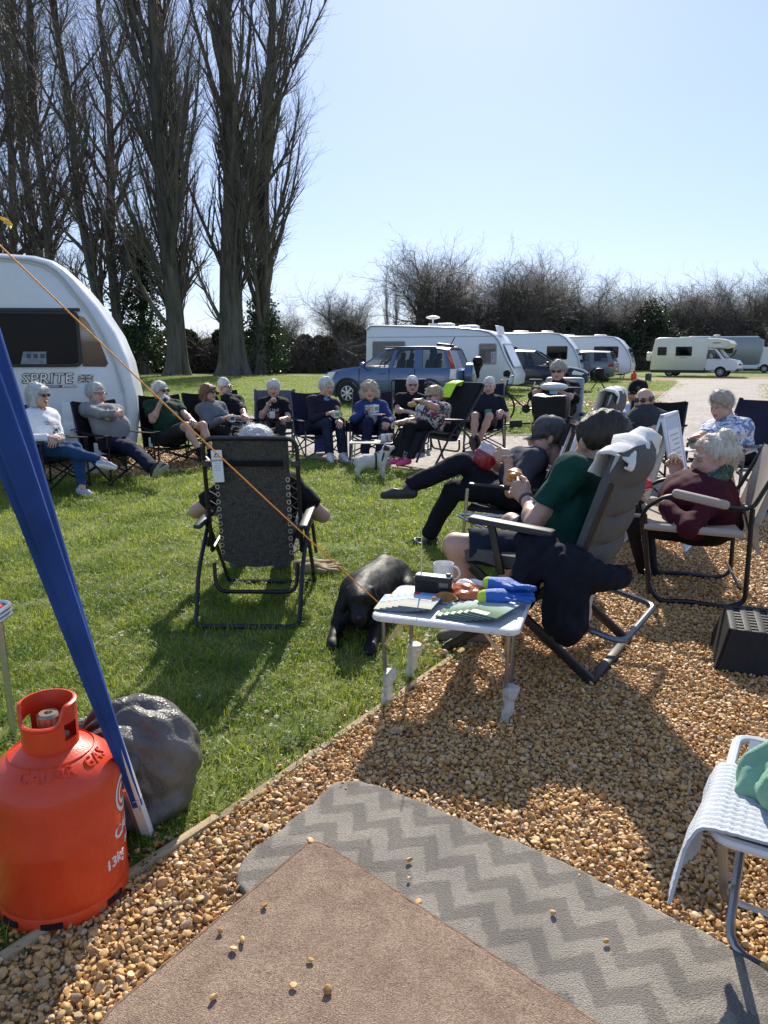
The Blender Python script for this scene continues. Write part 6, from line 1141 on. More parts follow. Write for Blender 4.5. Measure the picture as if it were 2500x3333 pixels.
pY = person('blond woman mostly hidden behind the man in the green polo shirt', h15, f15, at(1952, 1378, 6.0), (at(1700, 1640, 6.2), at(1720, 1630, 6.35)), (at(1850, 1500, 5.65), at(1820, 1490, 5.75)), knees=(at(1730, 1510, 6.1), at(1740, 1510, 6.3)), elbows=(at(1930, 1500, 6.2), at(1935, 1520, 5.6)), sex='f', hair=('full', 'blond_hair', (.50, .38, .22), (.72, .60, .42)), look=(-.95, .2, -.05), top=('blouse', 'short', M('white_blouse', (.7, .7, .7), .8, .05)), legs=('skirt', 'short', print_mat('monochrome_print', (.72, .72, .72), [((.04, .05, .08), 1, .55)], 40)), bust=.03, belly=.06)
GREYPAD = M('grey_padded_fabric', (.090, .088, .085), .9, .12, 6, bump=.3, bscale=420, fine=.3); GPL = M('pale_grey_piping', (.42, .43, .44), .8); DKF = M('dark_bronze_frame', (.022, .019, .017), .4, .2, 20)
pc2, bp2, nv2 = padded_chair('grey padded reclining chair with white towel, behind the man in the green polo', (1.47, 6.02, 0), f15, GREYPAD, DKF, GPL, .40, 1.09, .18)
f16 = nrm((-.6, -.8)); h16 = at(2105, 1425, 7.5)
pR = person('balding man in charcoal V neck T shirt and sunglasses in front of the road', h16, f16, at(2096, 1305, 7.6), (at(2010, 1560, 7.0), at(2060, 1560, 6.9)), (at(2020, 1440, 7.1), at(2060, 1450, 7.0)), knees=(at(2010, 1440, 7.0), at(2060, 1445, 6.9)), elbows=(at(2020, 1410, 7.6), at(2165, 1415, 7.4)), hair=('fringe', 'dark_hair', (.05, .04, .032), (.14, .12, .10)), glasses='sun', look=(-.65, -.75, -.02), top=('t_shirt', 'short', cloth('charcoal_jersey', (.045, .048, .055))), legs=('trousers', 'long', BLK), belly=.04)
camp_chair('black camping chair under the balding man in charcoal T shirt', seat_at(h16, f16), f16, BF, BM, h16.z - .10, .90)
f17 = nrm((-.7, -.5)); h17 = at(2090, 1400, 8.8)
pQ = person('person in black cap and pale top half hidden behind the balding man', h17, f17, at(2074, 1278, 8.7), (at(2000, 1500, 8.3), at(2030, 1500, 8.2)), (at(2020, 1400, 8.4), at(2040, 1400, 8.3)), hair=('short', 'dark_hair', (.05, .04, .032), (.14, .12, .10)), glasses='sun', look=(-.8, -.5, -.05), top=('t_shirt', 'short', M('lilac_white_top', (.55, .56, .66), .8, .1)), legs=('trousers', 'long', BLK))
cap(pQ, BLK, pQ.root); camp_chair('black camping chair hidden behind the balding man', seat_at(h17, f17), f17, BF, BM, h17.z - .10, .82)
f18 = nrm((-.9, -.42)); h18 = at(2395, 1478, 6.75)
pF = person('woman in blue and white floral blouse eating from a grey bowl on the road', h18, f18, at(2350, 1318, 6.75), (at(2250, 1610, 6.4), at(2270, 1620, 6.25)), (at(2252, 1425, 6.35), at(2272, 1447, 6.2)), knees=(at(2240, 1480, 6.4), at(2255, 1490, 6.2)), elbows=(at(2320, 1440, 6.9), at(2380, 1450, 6.35)), sex='f', hair=('full', 'ash_hair', (.36, .32, .26), (.58, .54, .46)), look=(-.85, -.3, -.35), top=('blouse', 'half', print_mat('blue_floral_print', (.68, .70, .74), [((.16, .23, .42), 1, .52), ((.10, .15, .32), 1.7, .60)], 16)), legs=('trousers', 'long', BLK), bust=.06, belly=.12, wide=1.18, curl=(.8, .8), hdir=((-.6, -.6, -.1), (-.8, -.1, -.1)))
arm_chair('navy folding armchair with grey legs under the woman in the floral blouse', seat_at(h18, f18, .04), f18, NF, GF, M('grey_plastic_arm', (.12, .12, .125), .5), h18.z - .10, .96, .16, w=.29)
f19 = nrm((-.95, .30)); h19 = at(2308, 1712, 4.3)
pZ = person('white haired woman with bun in maroon jumper and green scarf, in the beige chair', h19, f19, at(2325, 1488, 4.28), (at(2110, 1870, 4.75), at(2120, 1890, 4.55)), (at(2200, 1542, 4.55), at(2160, 1640, 4.18)), knees=(at(2085, 1690, 4.7), at(2085, 1700, 4.45)), elbows=(at(2185, 1640, 4.8), at(2310, 1690, 3.98)), sex='f', hair=('bun', 'blond_white_hair', (.52, .44, .30), (.80, .77, .70)), look=(-.97, .05, -.22), top=('jumper', 'long', cloth('maroon_knit', (.060, .010, .022), var=.2)), legs=('trousers', 'long', BLK), bust=.05, belly=.13, wide=1.2, vox=.8, hscale=1.10, hdir=((-.2, .1, .95), (-.95, .2, .05)), hpal=((-.5, -.6, 0), (.1, .1, 1)), curl=(.9, .35), skincol=(.50, .31, .24))
director_chair('beige directors chair with black tube frame standing on the gravel', (1.78, 4.22, 0), f19, cloth('beige_canvas', (.42, .37, .32), var=.06, bscale=300), BM, .44, .87)
f14 = nrm((-.80, .60)); h14 = at(1812, 1812, 3.40)
pV = person('man in green polo and navy shorts seen from behind holding a pastry', h14, f14, at(1955, 1440, 3.56), (at(1640, 1960, 3.85), at(1545, 2040, 3.40)), (at(1712, 1625, 3.86), at(1715, 1622, 3.6)), knees=(at(1650, 1720, 3.9), at(1510, 1815, 3.36)), elbows=(at(1800, 1700, 4.0), at(1722, 1750, 3.28)), hair=('crop', 'dark_brown_hair', (.012, .009, .007), (.042, .032, .024)), hscale=1.12, look=(-.34, .93, -.04), top=('polo', 'short', cloth('deep_green_pique', (.008, .052, .040), var=.2)), legs=('shorts', 'short', cloth('navy_shorts', (.016, .022, .040), var=.25)), shoes=('shoe', M('grey_brown_shoe', (.16, .13, .10), .7)), toes=((-.9, .35, -.05), (-.9, .3, -.05)), belly=.06, wide=1.12, vox=.75, size=1.05, hdir=((-.45, -.1, .45), (-.5, .45, .45)), hpal=((-.2, -.9, .1), (.3, .8, .1)), curl=(.75, .75), skincol=(.50, .29, .215))
pc1, bp1, nv1 = padded_chair('grey padded reclining chair with white cushion, under the man in the green polo', (.735, 3.36, 0), nrm((-.84, .54)), GREYPAD, DKF, GPL, .42, .99, .19)
f0 = (.02, 1); h0 = Vector((-.70, 4.20, .42))
p0 = person('grey haired man seen from behind, slumped in the mesh reclining chair', h0, f0, at(836, 1468, 4.12) , (at(915, 1840, 4.75), at(778, 1840, 4.75)), (at(985, 1650, 4.5), at(700, 1665, 4.5)), knees=(Vector((-.5, 4.6, .62)), Vector((-.95, 4.6, .62))), elbows=(at(1075, 1680, 4.15), at(560, 1690, 4.15)), hair=('full', 'white_grey_hair', (.46, .46, .45), (.78, .78, .76)), look=(.0, 1, -.15), top=('t_shirt', 'short', BLK), legs=('jeans', 'long', cloth('faded_denim', (.10, .15, .21), var=.25)), shoes=('shoe', SHIN), vox=.85, wide=1.0, belly=.05, skincol=(.50, .29, .215))
MESHF = bpy.data.materials.new('woven_mesh'); MESHF.use_nodes = True; N, L, b = nodes_of(MESHF); tc = node(N, 'TexCoord'); outs = []
for sc in ((90, 90, 7), (7, 7, 110)):
    mp = node(N, 'Mapping'); mp.inputs['Scale'].default_value = sc; nz = node(N, 'TexNoise'); nz.inputs['Scale'].default_value = 3; nz.inputs['Detail'].default_value = 3; L.new(tc.outputs['Object'], mp.inputs[0]); L.new(mp.outputs[0], nz.inputs[0]); outs.append(nz.outputs[0])
ad = node(N, 'Math', operation='ADD'); L.new(outs[0], ad.inputs[0]); L.new(outs[1], ad.inputs[1]); cr = node(N, 'ValToRGB'); cr.color_ramp.elements[0].position = .38; cr.color_ramp.elements[1].position = .64; cr.color_ramp.elements[0].color = (.008, .008, .008, 1); cr.color_ramp.elements[1].color = (.105, .095, .085, 1); hf = node(N, 'Math', operation='MULTIPLY', i_1=.5); L.new(ad.outputs[0], hf.inputs[0]); L.new(hf.outputs[0], cr.inputs[0]); L.new(cr.outputs[0], b.inputs['Base Color']); b.inputs['Roughness'].default_value = .7; b.inputs['Alpha'].default_value = .96
gc0, bp0, fw0 = gravity_chair('woven mesh reclining chair with white warning tag, back towards the viewer', (-.70, 4.0, 0), f0, MESHF, BM, top=.96, lean=.10, low=.27, legrest=False)
gc0.scale = (.87, 1, 1)
for s in (-1, 1):
    for k in range(11):
        t = .07 + .60 * k / 10; y_, z_ = bp0(t); MB().tube([(s * (fw0 - .012) + .011 * math.cos(a), y_ - .012, z_ + .011 * math.sin(a)) for a in np.linspace(0, 6.283, 10, endpoint=False)], .0032, 5, closed=True).build('eyelet', ALU(), gc0)
y_, z_ = bp0(.80); MB().box((0, y_ - .035, z_), (.40, .012, .03), bev=.004).build('head_strap', BLK, gc0)
for s in (-1, 1): MB().box((s * .27, y_ - .02, z_), (.05, .05, .035), bev=.012).build('strap_end', MESHF, gc0)
tagm = M('white_card', (.80, .80, .80), .5, .03, 20); y2, z2 = bp0(.79); X = Matrix.Translation((-.195, y2 - .05, z2 - .005)) @ Matrix.Rotation(R(90), 4, 'X') @ Matrix.Rotation(R(3), 4, 'Z')
tg = MB().prism(rrect(-.033, .033, -.085, .085, .004), .002, 0, X).build('warning_tag', tagm, gc0, 0)
ink = M('dark_ink', (.05, .05, .06), .6); text('lettering', 'WARNING', .0135, ink, tg, X @ Matrix.Translation((0, .030, .002)), .0003); text('lettering', 'TRESPASS', .0095, ink, tg, X @ Matrix.Translation((0, .050, .002)), .0003); MB().prism([(-.016, .058), (-.004, .070), (.004, .070), (-.004, .058)], .0006, 0, X @ Matrix.Translation((0, 0, .0015))).prism([(.002, .058), (.008, .066), (.018, .066), (.012, .058)], .0006, 0, X @ Matrix.Translation((0, 0, .0015))).build('emblem', ink, tg, 0)
for k in range(5): MB().box((0, 0, 0), (.042 - .006 * (k % 2), .0018, .0006)).build('print_line', M('grey_ink', (.35, .35, .37)), tg).matrix_local = X @ Matrix.Translation((0, .014 - .009 * k, .0015))
# ---------------------------------------------------------------- rugs and loose pebbles
def gz(px, py, z=0):
    d = at(px, py, 1.0) - Vector((0, 0, 1.38)); t = (z - 1.38) / d.z; return Vector((d.x * t, t, z))
def sheet(name, label, cat, poly, ctr, z, th, mats, amp, seed, rag=.0, mapfn=None, rings=46, nb=260):
    rg = np.random.default_rng(seed); P = np.array(poly + [poly[0]]); s = np.concatenate([[0], np.cumsum(np.linalg.norm(np.diff(P, axis=0), axis=1))]); t = np.linspace(0, s[-1], nb, endpoint=False); B = np.stack([np.interp(t, s, P[:, i]) for i in (0, 1)], 1)
    B = (np.roll(B, 1, 0) + B * 2 + np.roll(B, -1, 0)) / 4; B += rag * (np.sin(t * 37)[:, None] * .5 + np.sin(t * 83 + 1)[:, None] * .35 + rg.normal(0, .25, (nb, 1))) * (B - ctr) / np.linalg.norm(B - ctr, axis=1, keepdims=True)
    k = np.array([(i / rings) ** .75 for i in range(1, rings + 1)]); G = ctr + (B[None] - ctr) * k[:, None, None]; kv = rg.normal(0, 12, (7, 2)); ph = rg.uniform(0, 6, 7); Z = z + amp * sum(np.sin(G @ kv[i] + ph[i]) for i in range(7)) / 3
    Z += rg.normal(0, .0008, Z.shape) * (k ** 2)[:, None]; Z[-1] -= th * .35
    V = [(*ctr, z)] + [(G[i, j, 0], G[i, j, 1], Z[i, j]) for i in range(rings) for j in range(nb)] + [(B[j, 0], B[j, 1], Z[-1, j] - th) for j in range(nb)]
    F = [(0, 1 + j, 1 + (j + 1) % nb) for j in range(nb)] + [(1 + i * nb + j, 1 + (i + 1) * nb + j, 1 + (i + 1) * nb + (j + 1) % nb, 1 + i * nb + (j + 1) % nb) for i in range(rings) for j in range(nb)]
    m = MB().add(V, F); o = m.build(name, mats, None, 180); tag(o, label, cat); return o, B, Z[-1]
zm_ = bpy.data.materials.new('chevron_pile'); zm_.use_nodes = True; N, L, b = nodes_of(zm_); tc = node(N, 'TexCoord'); mp = node(N, 'Mapping'); mp.inputs['Rotation'].default_value = (0, 0, R(38.5)); L.new(tc.outputs['Object'], mp.inputs[0])
dn = node(N, 'TexNoise'); dn.inputs['Scale'].default_value = 30; vm = node(N, 'Mix', data_type='RGBA', blend_type='LINEAR_LIGHT'); vm.inputs[0].default_value = .012; L.new(mp.outputs[0], vm.inputs[6]); L.new(dn.outputs['Color'], vm.inputs[7]); sp_ = node(N, 'SeparateXYZ'); L.new(vm.outputs[2], sp_.inputs[0])
pp = node(N, 'Math', operation='PINGPONG', i_1=.066); L.new(sp_.outputs[0], pp.inputs[0]); su = node(N, 'Math', operation='MULTIPLY_ADD', i_1=1.15); L.new(pp.outputs[0], su.inputs[0]); L.new(sp_.outputs[1], su.inputs[2]); fr_ = node(N, 'Math', operation='PINGPONG', i_1=.064); L.new(su.outputs[0], fr_.inputs[0]); st_ = node(N, 'MapRange', i_1=.026, i_2=.038); L.new(fr_.outputs[0], st_.inputs[0])
mx = node(N, 'Mix', data_type='RGBA'); L.new(st_.outputs[0], mx.inputs[0]); mx.inputs[6].default_value = (.172, .152, .130, 1); mx.inputs[7].default_value = (.262, .233, .195, 1)
fn = node(N, 'TexNoise'); fn.inputs['Scale'].default_value = 260; fn.inputs['Detail'].default_value = 3; L.new(tc.outputs['Object'], fn.inputs[0]); ov = node(N, 'Mix', data_type='RGBA', blend_type='OVERLAY'); ov.inputs[0].default_value = .75; L.new(mx.outputs[2], ov.inputs[6]); L.new(fn.outputs[0], ov.inputs[7]); n2_ = node(N, 'TexNoise'); n2_.inputs['Scale'].default_value = 5; L.new(tc.outputs['Object'], n2_.inputs[0]); o2 = node(N, 'Mix', data_type='RGBA', blend_type='OVERLAY'); o2.inputs[0].default_value = .35; L.new(ov.outputs[2], o2.inputs[6]); L.new(n2_.outputs[0], o2.inputs[7]); L.new(o2.outputs[2], b.inputs['Base Color']); b.inputs['Roughness'].default_value = .95; bp_ = node(N, 'Bump'); bp_.inputs['Strength'].default_value = .9; bp_.inputs['Distance'].default_value = .006; L.new(fn.outputs[0], bp_.inputs['Height']); L.new(bp_.outputs[0], b.inputs['Normal'])
sheet('rug', 'grey rug with darker zigzag chevrons lying on the gravel under the brown mat', 'rug', RUG, np.array((.25, 1.5)), .030, .012, [zm_], .0022, 1, .006)
mm_ = M('brown_mat_pile', (.31, .215, .150), .95, .10, 16, col2=(.41, .295, .21), bump=.9, bscale=420, fine=.95)
mo, MBd, MZ = sheet('doormat', 'plain brown carpet mat with stitched edge in the foreground', 'mat', MAT, np.array((.05, 1.2)), .042, .010, [mm_], .0012, 2, .0)
MB().tube([(p[0], p[1], z - .002) for p, z in zip(MBd, MZ)], .0052, 6, closed=True).build('bound_edge', M('brown_binding', (.24, .14, .09), .9, .2, 60, bump=.6, bscale=300), mo)
PM = [STONES[i].data for i in (1, 4, 6, 9, 11)]; rgp = random.Random(4)
PLB = ['tan pebble on the brown mat, closest to its far corner', 'tan pebble on the brown mat, leftmost of three close together', 'tan pebble on the brown mat, rightmost of three close together', 'tan pebble on the brown mat, nearest the viewer of three close together', 'tan pebble on the brown mat, farthest of the three right of its middle', 'tan pebble on the brown mat, left of the near pair right of its middle', 'tan pebble farthest to the right on the brown mat', 'lone tan pebble near the lower left edge of the brown mat', 'pebble on the zigzag rug just beyond the far corner of the brown mat', 'pebble on the zigzag rug, farthest back of those right of the mat corner', 'pebble on the zigzag rug close to the right edge of the brown mat', 'pebble on the zigzag rug, left of the two at its right end', 'pebble farthest to the right on the zigzag rug', 'tiniest pebble on the zigzag rug']
for i, (px, py, on) in enumerate([(860, 2945, 'm'), (715, 3030, 'm'), (790, 3058, 'm'), (760, 3085, 'm'), (1010, 3120, 'm'), (955, 3205, 'm'), (1065, 3220, 'm'), (695, 3245, 'm'), (1010, 2735, 'r'), (1333, 2797, 'r'), (1362, 2935, 'r'), (1800, 2970, 'r'), (1973, 3062, 'r'), (1330, 2855, 'r')]):
    p = gz(px, py, .05 if on == 'm' else .04); o = bpy.data.objects.new('pebble', PM[i % 5]); COL.objects.link(o); s = rgp.uniform(.0085, .0125) * (1 if i < 13 else .5); o.scale = (s,) * 3; o.location = p; o.rotation_euler = (rgp.uniform(-.4, .4), rgp.uniform(-.4, .4), rgp.uniform(0, 6)); tag(o, PLB[i], 'pebble', 'loose pebbles on the mat' if on == 'm' else 'loose pebbles on the rug')
# ---------------------------------------------------------------- gas cylinder
RED = M('orange_red_paint', (.66, .048, .012), .36, .10, 4, col2=(.78, .070, .018), bump=.12, bscale=260, coat=.15, fine=.15)
N, L, b = nodes_of(RED); tc = node(N, 'TexCoord'); sn = node(N, 'TexNoise'); sn.inputs['Scale'].default_value = 9; sn.inputs['Detail'].default_value = 8; sn.inputs['Roughness'].default_value = .75; L.new(tc.outputs['Object'], sn.inputs[0]); mr = node(N, 'MapRange', i_1=.66, i_2=.70); L.new(sn.outputs[0], mr.inputs[0]); mx = node(N, 'Mix', data_type='RGBA'); L.new(b.inputs['Base Color'].links[0].from_socket, mx.inputs[6]); mx.inputs[7].default_value = (.10, .035, .03, 1); L.new(mr.outputs[0], mx.inputs[0]); L.new(mx.outputs[2], b.inputs['Base Color'])
def gas(loc, rz, label, letters=True):
    r = thing('gas_cylinder', label, 'gas bottle', loc, rz); r_ = .1575
    MB().lathe([(.10, .45), (.10, .03), (r_ - .012, .028), (r_ - .002, .05), (r_, .075), (r_, .215), (r_ + .0015, .222), (r_, .229), (r_, .355), (r_ - .006, .385), (r_ - .022, .415), (r_ - .05, .442), (r_ - .085, .458), (.06, .468), (.02, .47)], 64, 0, cap=False).build('body', RED, r, 40)
    MB().lathe([(r_ - .014, 0), (r_ - .004, .0), (r_ + .001, .012), (r_ + .001, .045), (r_ - .004, .058), (r_ - .012, .058), (r_ - .014, 0)], 56, 0, cap=False).build('foot_ring', RED, r, 40)
    for a in (-118, -78, -20, 40, 100, 160):
        m = MB(); m.grid([[((r_ + .0016) * math.cos(R(a + q)), (r_ + .0016) * math.sin(R(a + q)), z) for z in (.026, .042)] for q in np.linspace(-9, 9, 8)], 0, .004); m.build('slot', M('slot_shadow', (.008, .006, .006), .9), r, 0)
    n = 72; rows = []; rc = .066
    for i in range(n + 1):
        a = 2 * math.pi * i / n; d = (a - R(-95) + math.pi) % (2 * math.pi) - math.pi; low = 1 / (1 + math.exp((abs(d) - .95) * 14)); top = .588 - .050 * low
        rows.append([(rc * math.cos(a), rc * math.sin(a), .452), (rc * math.cos(a), rc * math.sin(a), .49), ((rc) * math.cos(a), rc * math.sin(a), .535), (rc * math.cos(a), rc * math.sin(a), top - .012), ((rc + .003) * math.cos(a), (rc + .003) * math.sin(a), top - .004), ((rc - .002) * math.cos(a), (rc - .002) * math.sin(a), top)])
    m = MB(); k = 6; vs = [p for q in rows for p in q]; hole = lambda i, j: (j in (1,)) and ((-38 < (i * 360 / n - 0 + 180) % 360 - 180 < -2) or (150 < i * 360 / n < 190))
    fs = [(i * k + j, (i + 1) * k + j, (i + 1) * k + j + 1, i * k + j + 1) for i in range(n) for j in range(k - 1) if not hole(i, j)]; o_ = len(vs); vs2 = vs + [(p[0] * .93, p[1] * .93, p[2]) for p in vs]; fs2 = fs + [tuple(x + o_ for x in reversed(f)) for f in fs] + [(i * k + 5, (i + 1) * k + 5, o_ + (i + 1) * k + 5, o_ + i * k + 5) for i in range(n)]
    m.add(vs2, fs2); m.build('collar', RED, r, 60)
    br_ = M('brass_valve', (.35, .30, .22), .35, .2, 20, metal=.7); m = MB(); m.lathe([(.018, .46), (.018, .515), (.027, .52), (.028, .545), (.022, .552), (.010, .552), (.009, .545)], 20); m.rod((0, 0, .50), (.05, -.02, .50), .010, 10); m.build('valve', br_, r)
    if letters:
        def wr(a0, z0, tilt=0):
            return lambda p: Vector(((r_ + .0006 + p.z) * math.cos(R(a0) + p.x / r_), (r_ + .0006 + p.z) * math.sin(R(a0) + p.x / r_), z0 + p.y + tilt * p.x))
        WL = M('white_paint_lettering', (.74, .70, .68), .5, .12, 40)
        text('lettering', 'CALOR', .052, WL, r, None, .0004, warp=wr(-13, .205), align='LEFT', bold=.0012); text('lettering', 'Propane', .030, WL, r, None, .0004, warp=wr(6, .155), align='LEFT'); text('lettering', '13kg', .040, WL, r, None, .0004, warp=wr(-27, .135), align='LEFT', bold=.0012)
        e = MB()
        for rad, a0, a1 in ((.036, 40, 330), (.019, 60, 300)):
            e.grid([[Vector(((r_ + .001) * math.cos(R(8) + (rad + w) * math.cos(R(t)) / r_), (r_ + .001) * math.sin(R(8) + (rad + w) * math.cos(R(t)) / r_), .30 + (rad + w) * math.sin(R(t)) * 1.25)) for w in (-.0045, .0045)] for t in np.linspace(a0, a1, 26)])
        e.build('emblem', WL, r, 0)
        def sh_(a0): 
            def f(p):
                rad = .119 - p.y * .90; z = float(np.interp(rad, [.0725, .1075, .1355, .1515], [.458, .442, .415, .385])) + p.z * .9 + .0006; return Vector((rad * math.cos(R(a0) + p.x / .118), rad * math.sin(R(a0) + p.x / .118), z))
            return f
        text('embossed_lettering', 'CALOR  GAS', .036, RED, r, None, .0042, warp=sh_(-48), align='CENTER', spacing=1.15)
    return r
gas((-.835, 1.69, 0), 0, 'large orange red gas cylinder with white lettering in the left foreground').scale = (1, 1, .93)
# ---------------------------------------------------------------- bin bag, leaning pole, guy rope, edge table
BAG = M('black_polythene', (.13, .125, .115), .40, .3, 7, col2=(.22, .215, .195), spec=.5, bump=.35, bscale=28)
N, L, b = nodes_of(BAG); tc = node(N, 'TexCoord'); hs_n = []
for sc_, st_n in ((9, (1, 1, .6)), (21, (1, 1, .7)), (55, (1, 1, 1))):
    mpn = node(N, 'Mapping'); mpn.inputs['Scale'].default_value = st_n; wn = node(N, 'TexNoise'); wn.inputs['Scale'].default_value = sc_ * .6; mxn = node(N, 'Mix', data_type='RGBA', blend_type='LINEAR_LIGHT'); mxn.inputs[0].default_value = .05; vn = node(N, 'TexVoronoi'); vn.inputs['Scale'].default_value = sc_; L.new(tc.outputs['Object'], mpn.inputs[0]); L.new(mpn.outputs[0], wn.inputs[0]); L.new(mpn.outputs[0], mxn.inputs[6]); L.new(wn.outputs['Color'], mxn.inputs[7]); L.new(mxn.outputs[2], vn.inputs[0]); mn = node(N, 'Math', operation='MULTIPLY', i_1=1.0 / sc_); L.new(vn.outputs['Distance'], mn.inputs[0]); hs_n.append(mn.outputs[0])
a1 = node(N, 'Math', operation='ADD'); a2 = node(N, 'Math', operation='ADD'); L.new(hs_n[0], a1.inputs[0]); L.new(hs_n[1], a1.inputs[1]); L.new(a1.outputs[0], a2.inputs[0]); L.new(hs_n[2], a2.inputs[1]); bn = node(N, 'Bump'); bn.inputs['Strength'].default_value = .45; bn.inputs['Distance'].default_value = .30; L.new(a2.outputs[0], bn.inputs['Height']); L.new(bn.outputs[0], b.inputs['Normal']); tn_ = node(N, 'BsdfTranslucent'); mt = node(N, 'MixShader'); mt.inputs[0].default_value = .25; L.new(b.inputs['Base Color'].links[0].from_socket, tn_.inputs[0]); L.new(b.outputs[0], mt.inputs[1]); L.new(tn_.outputs[0], mt.inputs[2]); L.new(mt.outputs[0], N['Material Output'].inputs[0])
f = SDF((-1.0, 1.75, -.05), (-.3, 2.5, .55), .0075); f.ell((-.655, 2.13, .17), (.178, .15, .185)); f.ell((-.64, 2.1, .05), (.15, .15, .07)); f.ell((-.70, 2.0, .27), (.085, .06, .07)); f.cone((-.76, 2.0, .30), (-.81, 1.96, .34), .055, .012); f.cone((-.70, 1.98, .30), (-.62, 1.92, .31), .035, .010); f.cone((-.68, 1.96, .33), (-.66, 1.93, .37), .03, .008); f.cone((-.62, 1.97, .24), (-.60, 1.93, .20), .03, .008); f.noise(.012, 16, 5, 6, (1, 1, .5)); f.noise(.003, 40, 6, 5, (1.3, 1, .4), ridge=True); f.plane((0, 0, .004), (0, 0, -1))
V, Q = f.mesh(); kn_ = np.array((-.775, 1.985, .315)); ax_ = np.array((-.64, 2.12, .16)) - kn_; ax_ /= np.linalg.norm(ax_); rel = V - kn_; e1 = np.cross(ax_, (0, 0, 1)); e1 /= np.linalg.norm(e1); e2 = np.cross(ax_, e1); an_ = np.arctan2(rel @ e2, rel @ e1); ds_ = np.linalg.norm(rel, axis=1); ctr_ = np.array((-.65, 2.12, .15)); od_ = V - ctr_; od_ /= np.linalg.norm(od_, axis=1)[:, None]
am_ = .013 * np.exp(-((ds_ - .10) / .16) ** 2) + .004; V = V + od_ * (am_ * (np.abs(np.sin(an_ * 5 + 2.2 * np.sin(ds_ * 14))) - .6 + .35 * np.sin(an_ * 13 + 9 * ds_)))[:, None]; V[:, 2] = np.maximum(V[:, 2], .004)
tag(mesh_np('bin_bag', [(V, Q)], BAG, None, 50, loc=(-.11, -.06, 0)), 'crumpled shiny black bin bag on the grass behind the gas cylinder', 'bin bag'); bgo = bpy.data.objects['bin_bag']
for fa, sp0, ln_ in ((-.6, 1.5, .13), (.9, 1.2, .11), (2.3, 1.3, .12)):
    G = [[kn_ + np.array((.03, -.03, .005)) + (e1 * math.cos(fa + sp0 * (u - .5)) + e2 * math.sin(fa + sp0 * (u - .5))) * ln_ * v * (1 + .12 * math.sin(u * 17)) + (-ax_ * .5 + np.array((0, -.4, 0))) * .05 * math.sin(v * 2.4) + np.array((0, -.02, .012)) * math.cos(u * 26 + fa) * v for v in np.linspace(.05, 1, 7)] for u in np.linspace(0, 1, 26)]
    MB().grid([[tuple(p) for p in r] for r in G], 0, .0015).build('gathered_flap', BAG, bgo, 30)
pol = thing('leaning_pole', 'white pole wrapped in blue fabric leaning from the grass at left', 'pole', (-.69, 1.92, 0)); A = Vector((0, 0, .0)); Bt = Vector((.06, -1.0, 1.95)); dv = (Bt - A)
MB().box(A + dv * .5, (.026, .026, dv.length), dv.to_track_quat('Z', 'X').to_matrix()).build('pole', WHITEP(), pol, 0); MB().box(A + dv * .035 + Vector((-.016, 0, 0)), (.008, .024, dv.length * .16), dv.to_track_quat('Z', 'X').to_matrix()).build('edge_strip', M('pinkish_wood', (.34, .20, .17), .7), pol, 0)
BLUEF = cloth('royal_blue_canvas', (.022, .065, .27), var=.22, scale=5, bscale=500, bump=.2); rows = []; q = dv.to_track_quat('Z', 'X').to_matrix()
for i in range(40):
    t = .085 + .915 * i / 39; c = A + dv * t; rr = .016 + .027 * min(1, max(0, (t - .12) / .5)) ** 1.1; row = []
    for j in range(28):
        a = 2 * math.pi * j / 27; fo = 1 + .16 * math.sin(3 * a + t * 5) + .10 * math.sin(7 * a + 2 + t * 3); row.append(c + q @ Vector((rr * fo * math.cos(a), rr * .8 * fo * math.sin(a), 0)))
    rows.append(row)
MB().grid(rows).build('fabric_sleeve', BLUEF, pol, 60)
MB().tube([A + dv * .10 + q @ Vector((.016 * math.cos(a), .016 * math.sin(a), .004 * math.sin(a * 2))) for a in np.linspace(0, 6.28, 14)] + [A + dv * .085 + Vector((.012, -.014, 0)), A + dv * .075 + Vector((.01, -.017, 0))], .0018, 5).build('tie_string', M('grey_string', (.4, .4, .4)), pol)
OR = M('orange_cord', (.78, .30, .03), .6, .15, 200, bump=.3, bscale=500); P0 = Vector((.25, 3.22, .012)); P1 = at(0, 775, 2.2); P2 = P1 + (P1 - P0) * .35
rp = MB(); rp.tube([P0.lerp(P2, t) - Vector((0, 0, .03 * math.sin(math.pi * t))) for t in np.linspace(0, 1, 30)], .0026, 7); rp.tube([P0 + Vector((.02 * math.cos(a) + .012, .0, .016 + .018 * math.sin(a))) for a in np.linspace(0, 6.28, 12, endpoint=False)], .0036, 6, closed=True); tag(rp.build('guy_rope', OR, None), 'taut orange guy rope running from upper left down to the grass edge', 'rope')
pg = MB(); pg.rod((.272, 3.23, .0), (.278, 3.235, .028), .005, 8); pg.ell((.282, 3.238, .022), (.018, .014, .016), 12, 8); tag(pg.build('tent_peg', M('grey_white_plastic', (.6, .6, .58), .5), None), 'small pale tent peg at the lower end of the orange rope', 'tent peg')
yt = []; c = at(20, 728, 2.1)
rb_ = MB()
for k in range(7): rb_.grid([[at(-6 + 44 * i / 5 + 3 * math.sin(k + i), 706 + 28 * (i / 5) ** 1.2 + (k - 3) * 3.2 * (i / 5 + .15) + dyy, 2.1 + .008 * math.sin(k * 2 + i)) for dyy in (-2.2, 2.2)] for i in range(6)], 0, .0012)
tag(rb_.build('ribbon', M('yellow_ribbon', (.80, .52, .04), .4, .2, 60), None), 'frayed yellow ribbon fluttering at the left edge above the caravan', 'ribbon')
tb = thing('folding_table', 'corner of a red topped aluminium folding table at the left edge', 'table', (-1.59, 2.31, 0)); X = Matrix.Translation((0, 0, .50)); rr_ = rrect(-.30, .27, -.22, .2, .045)
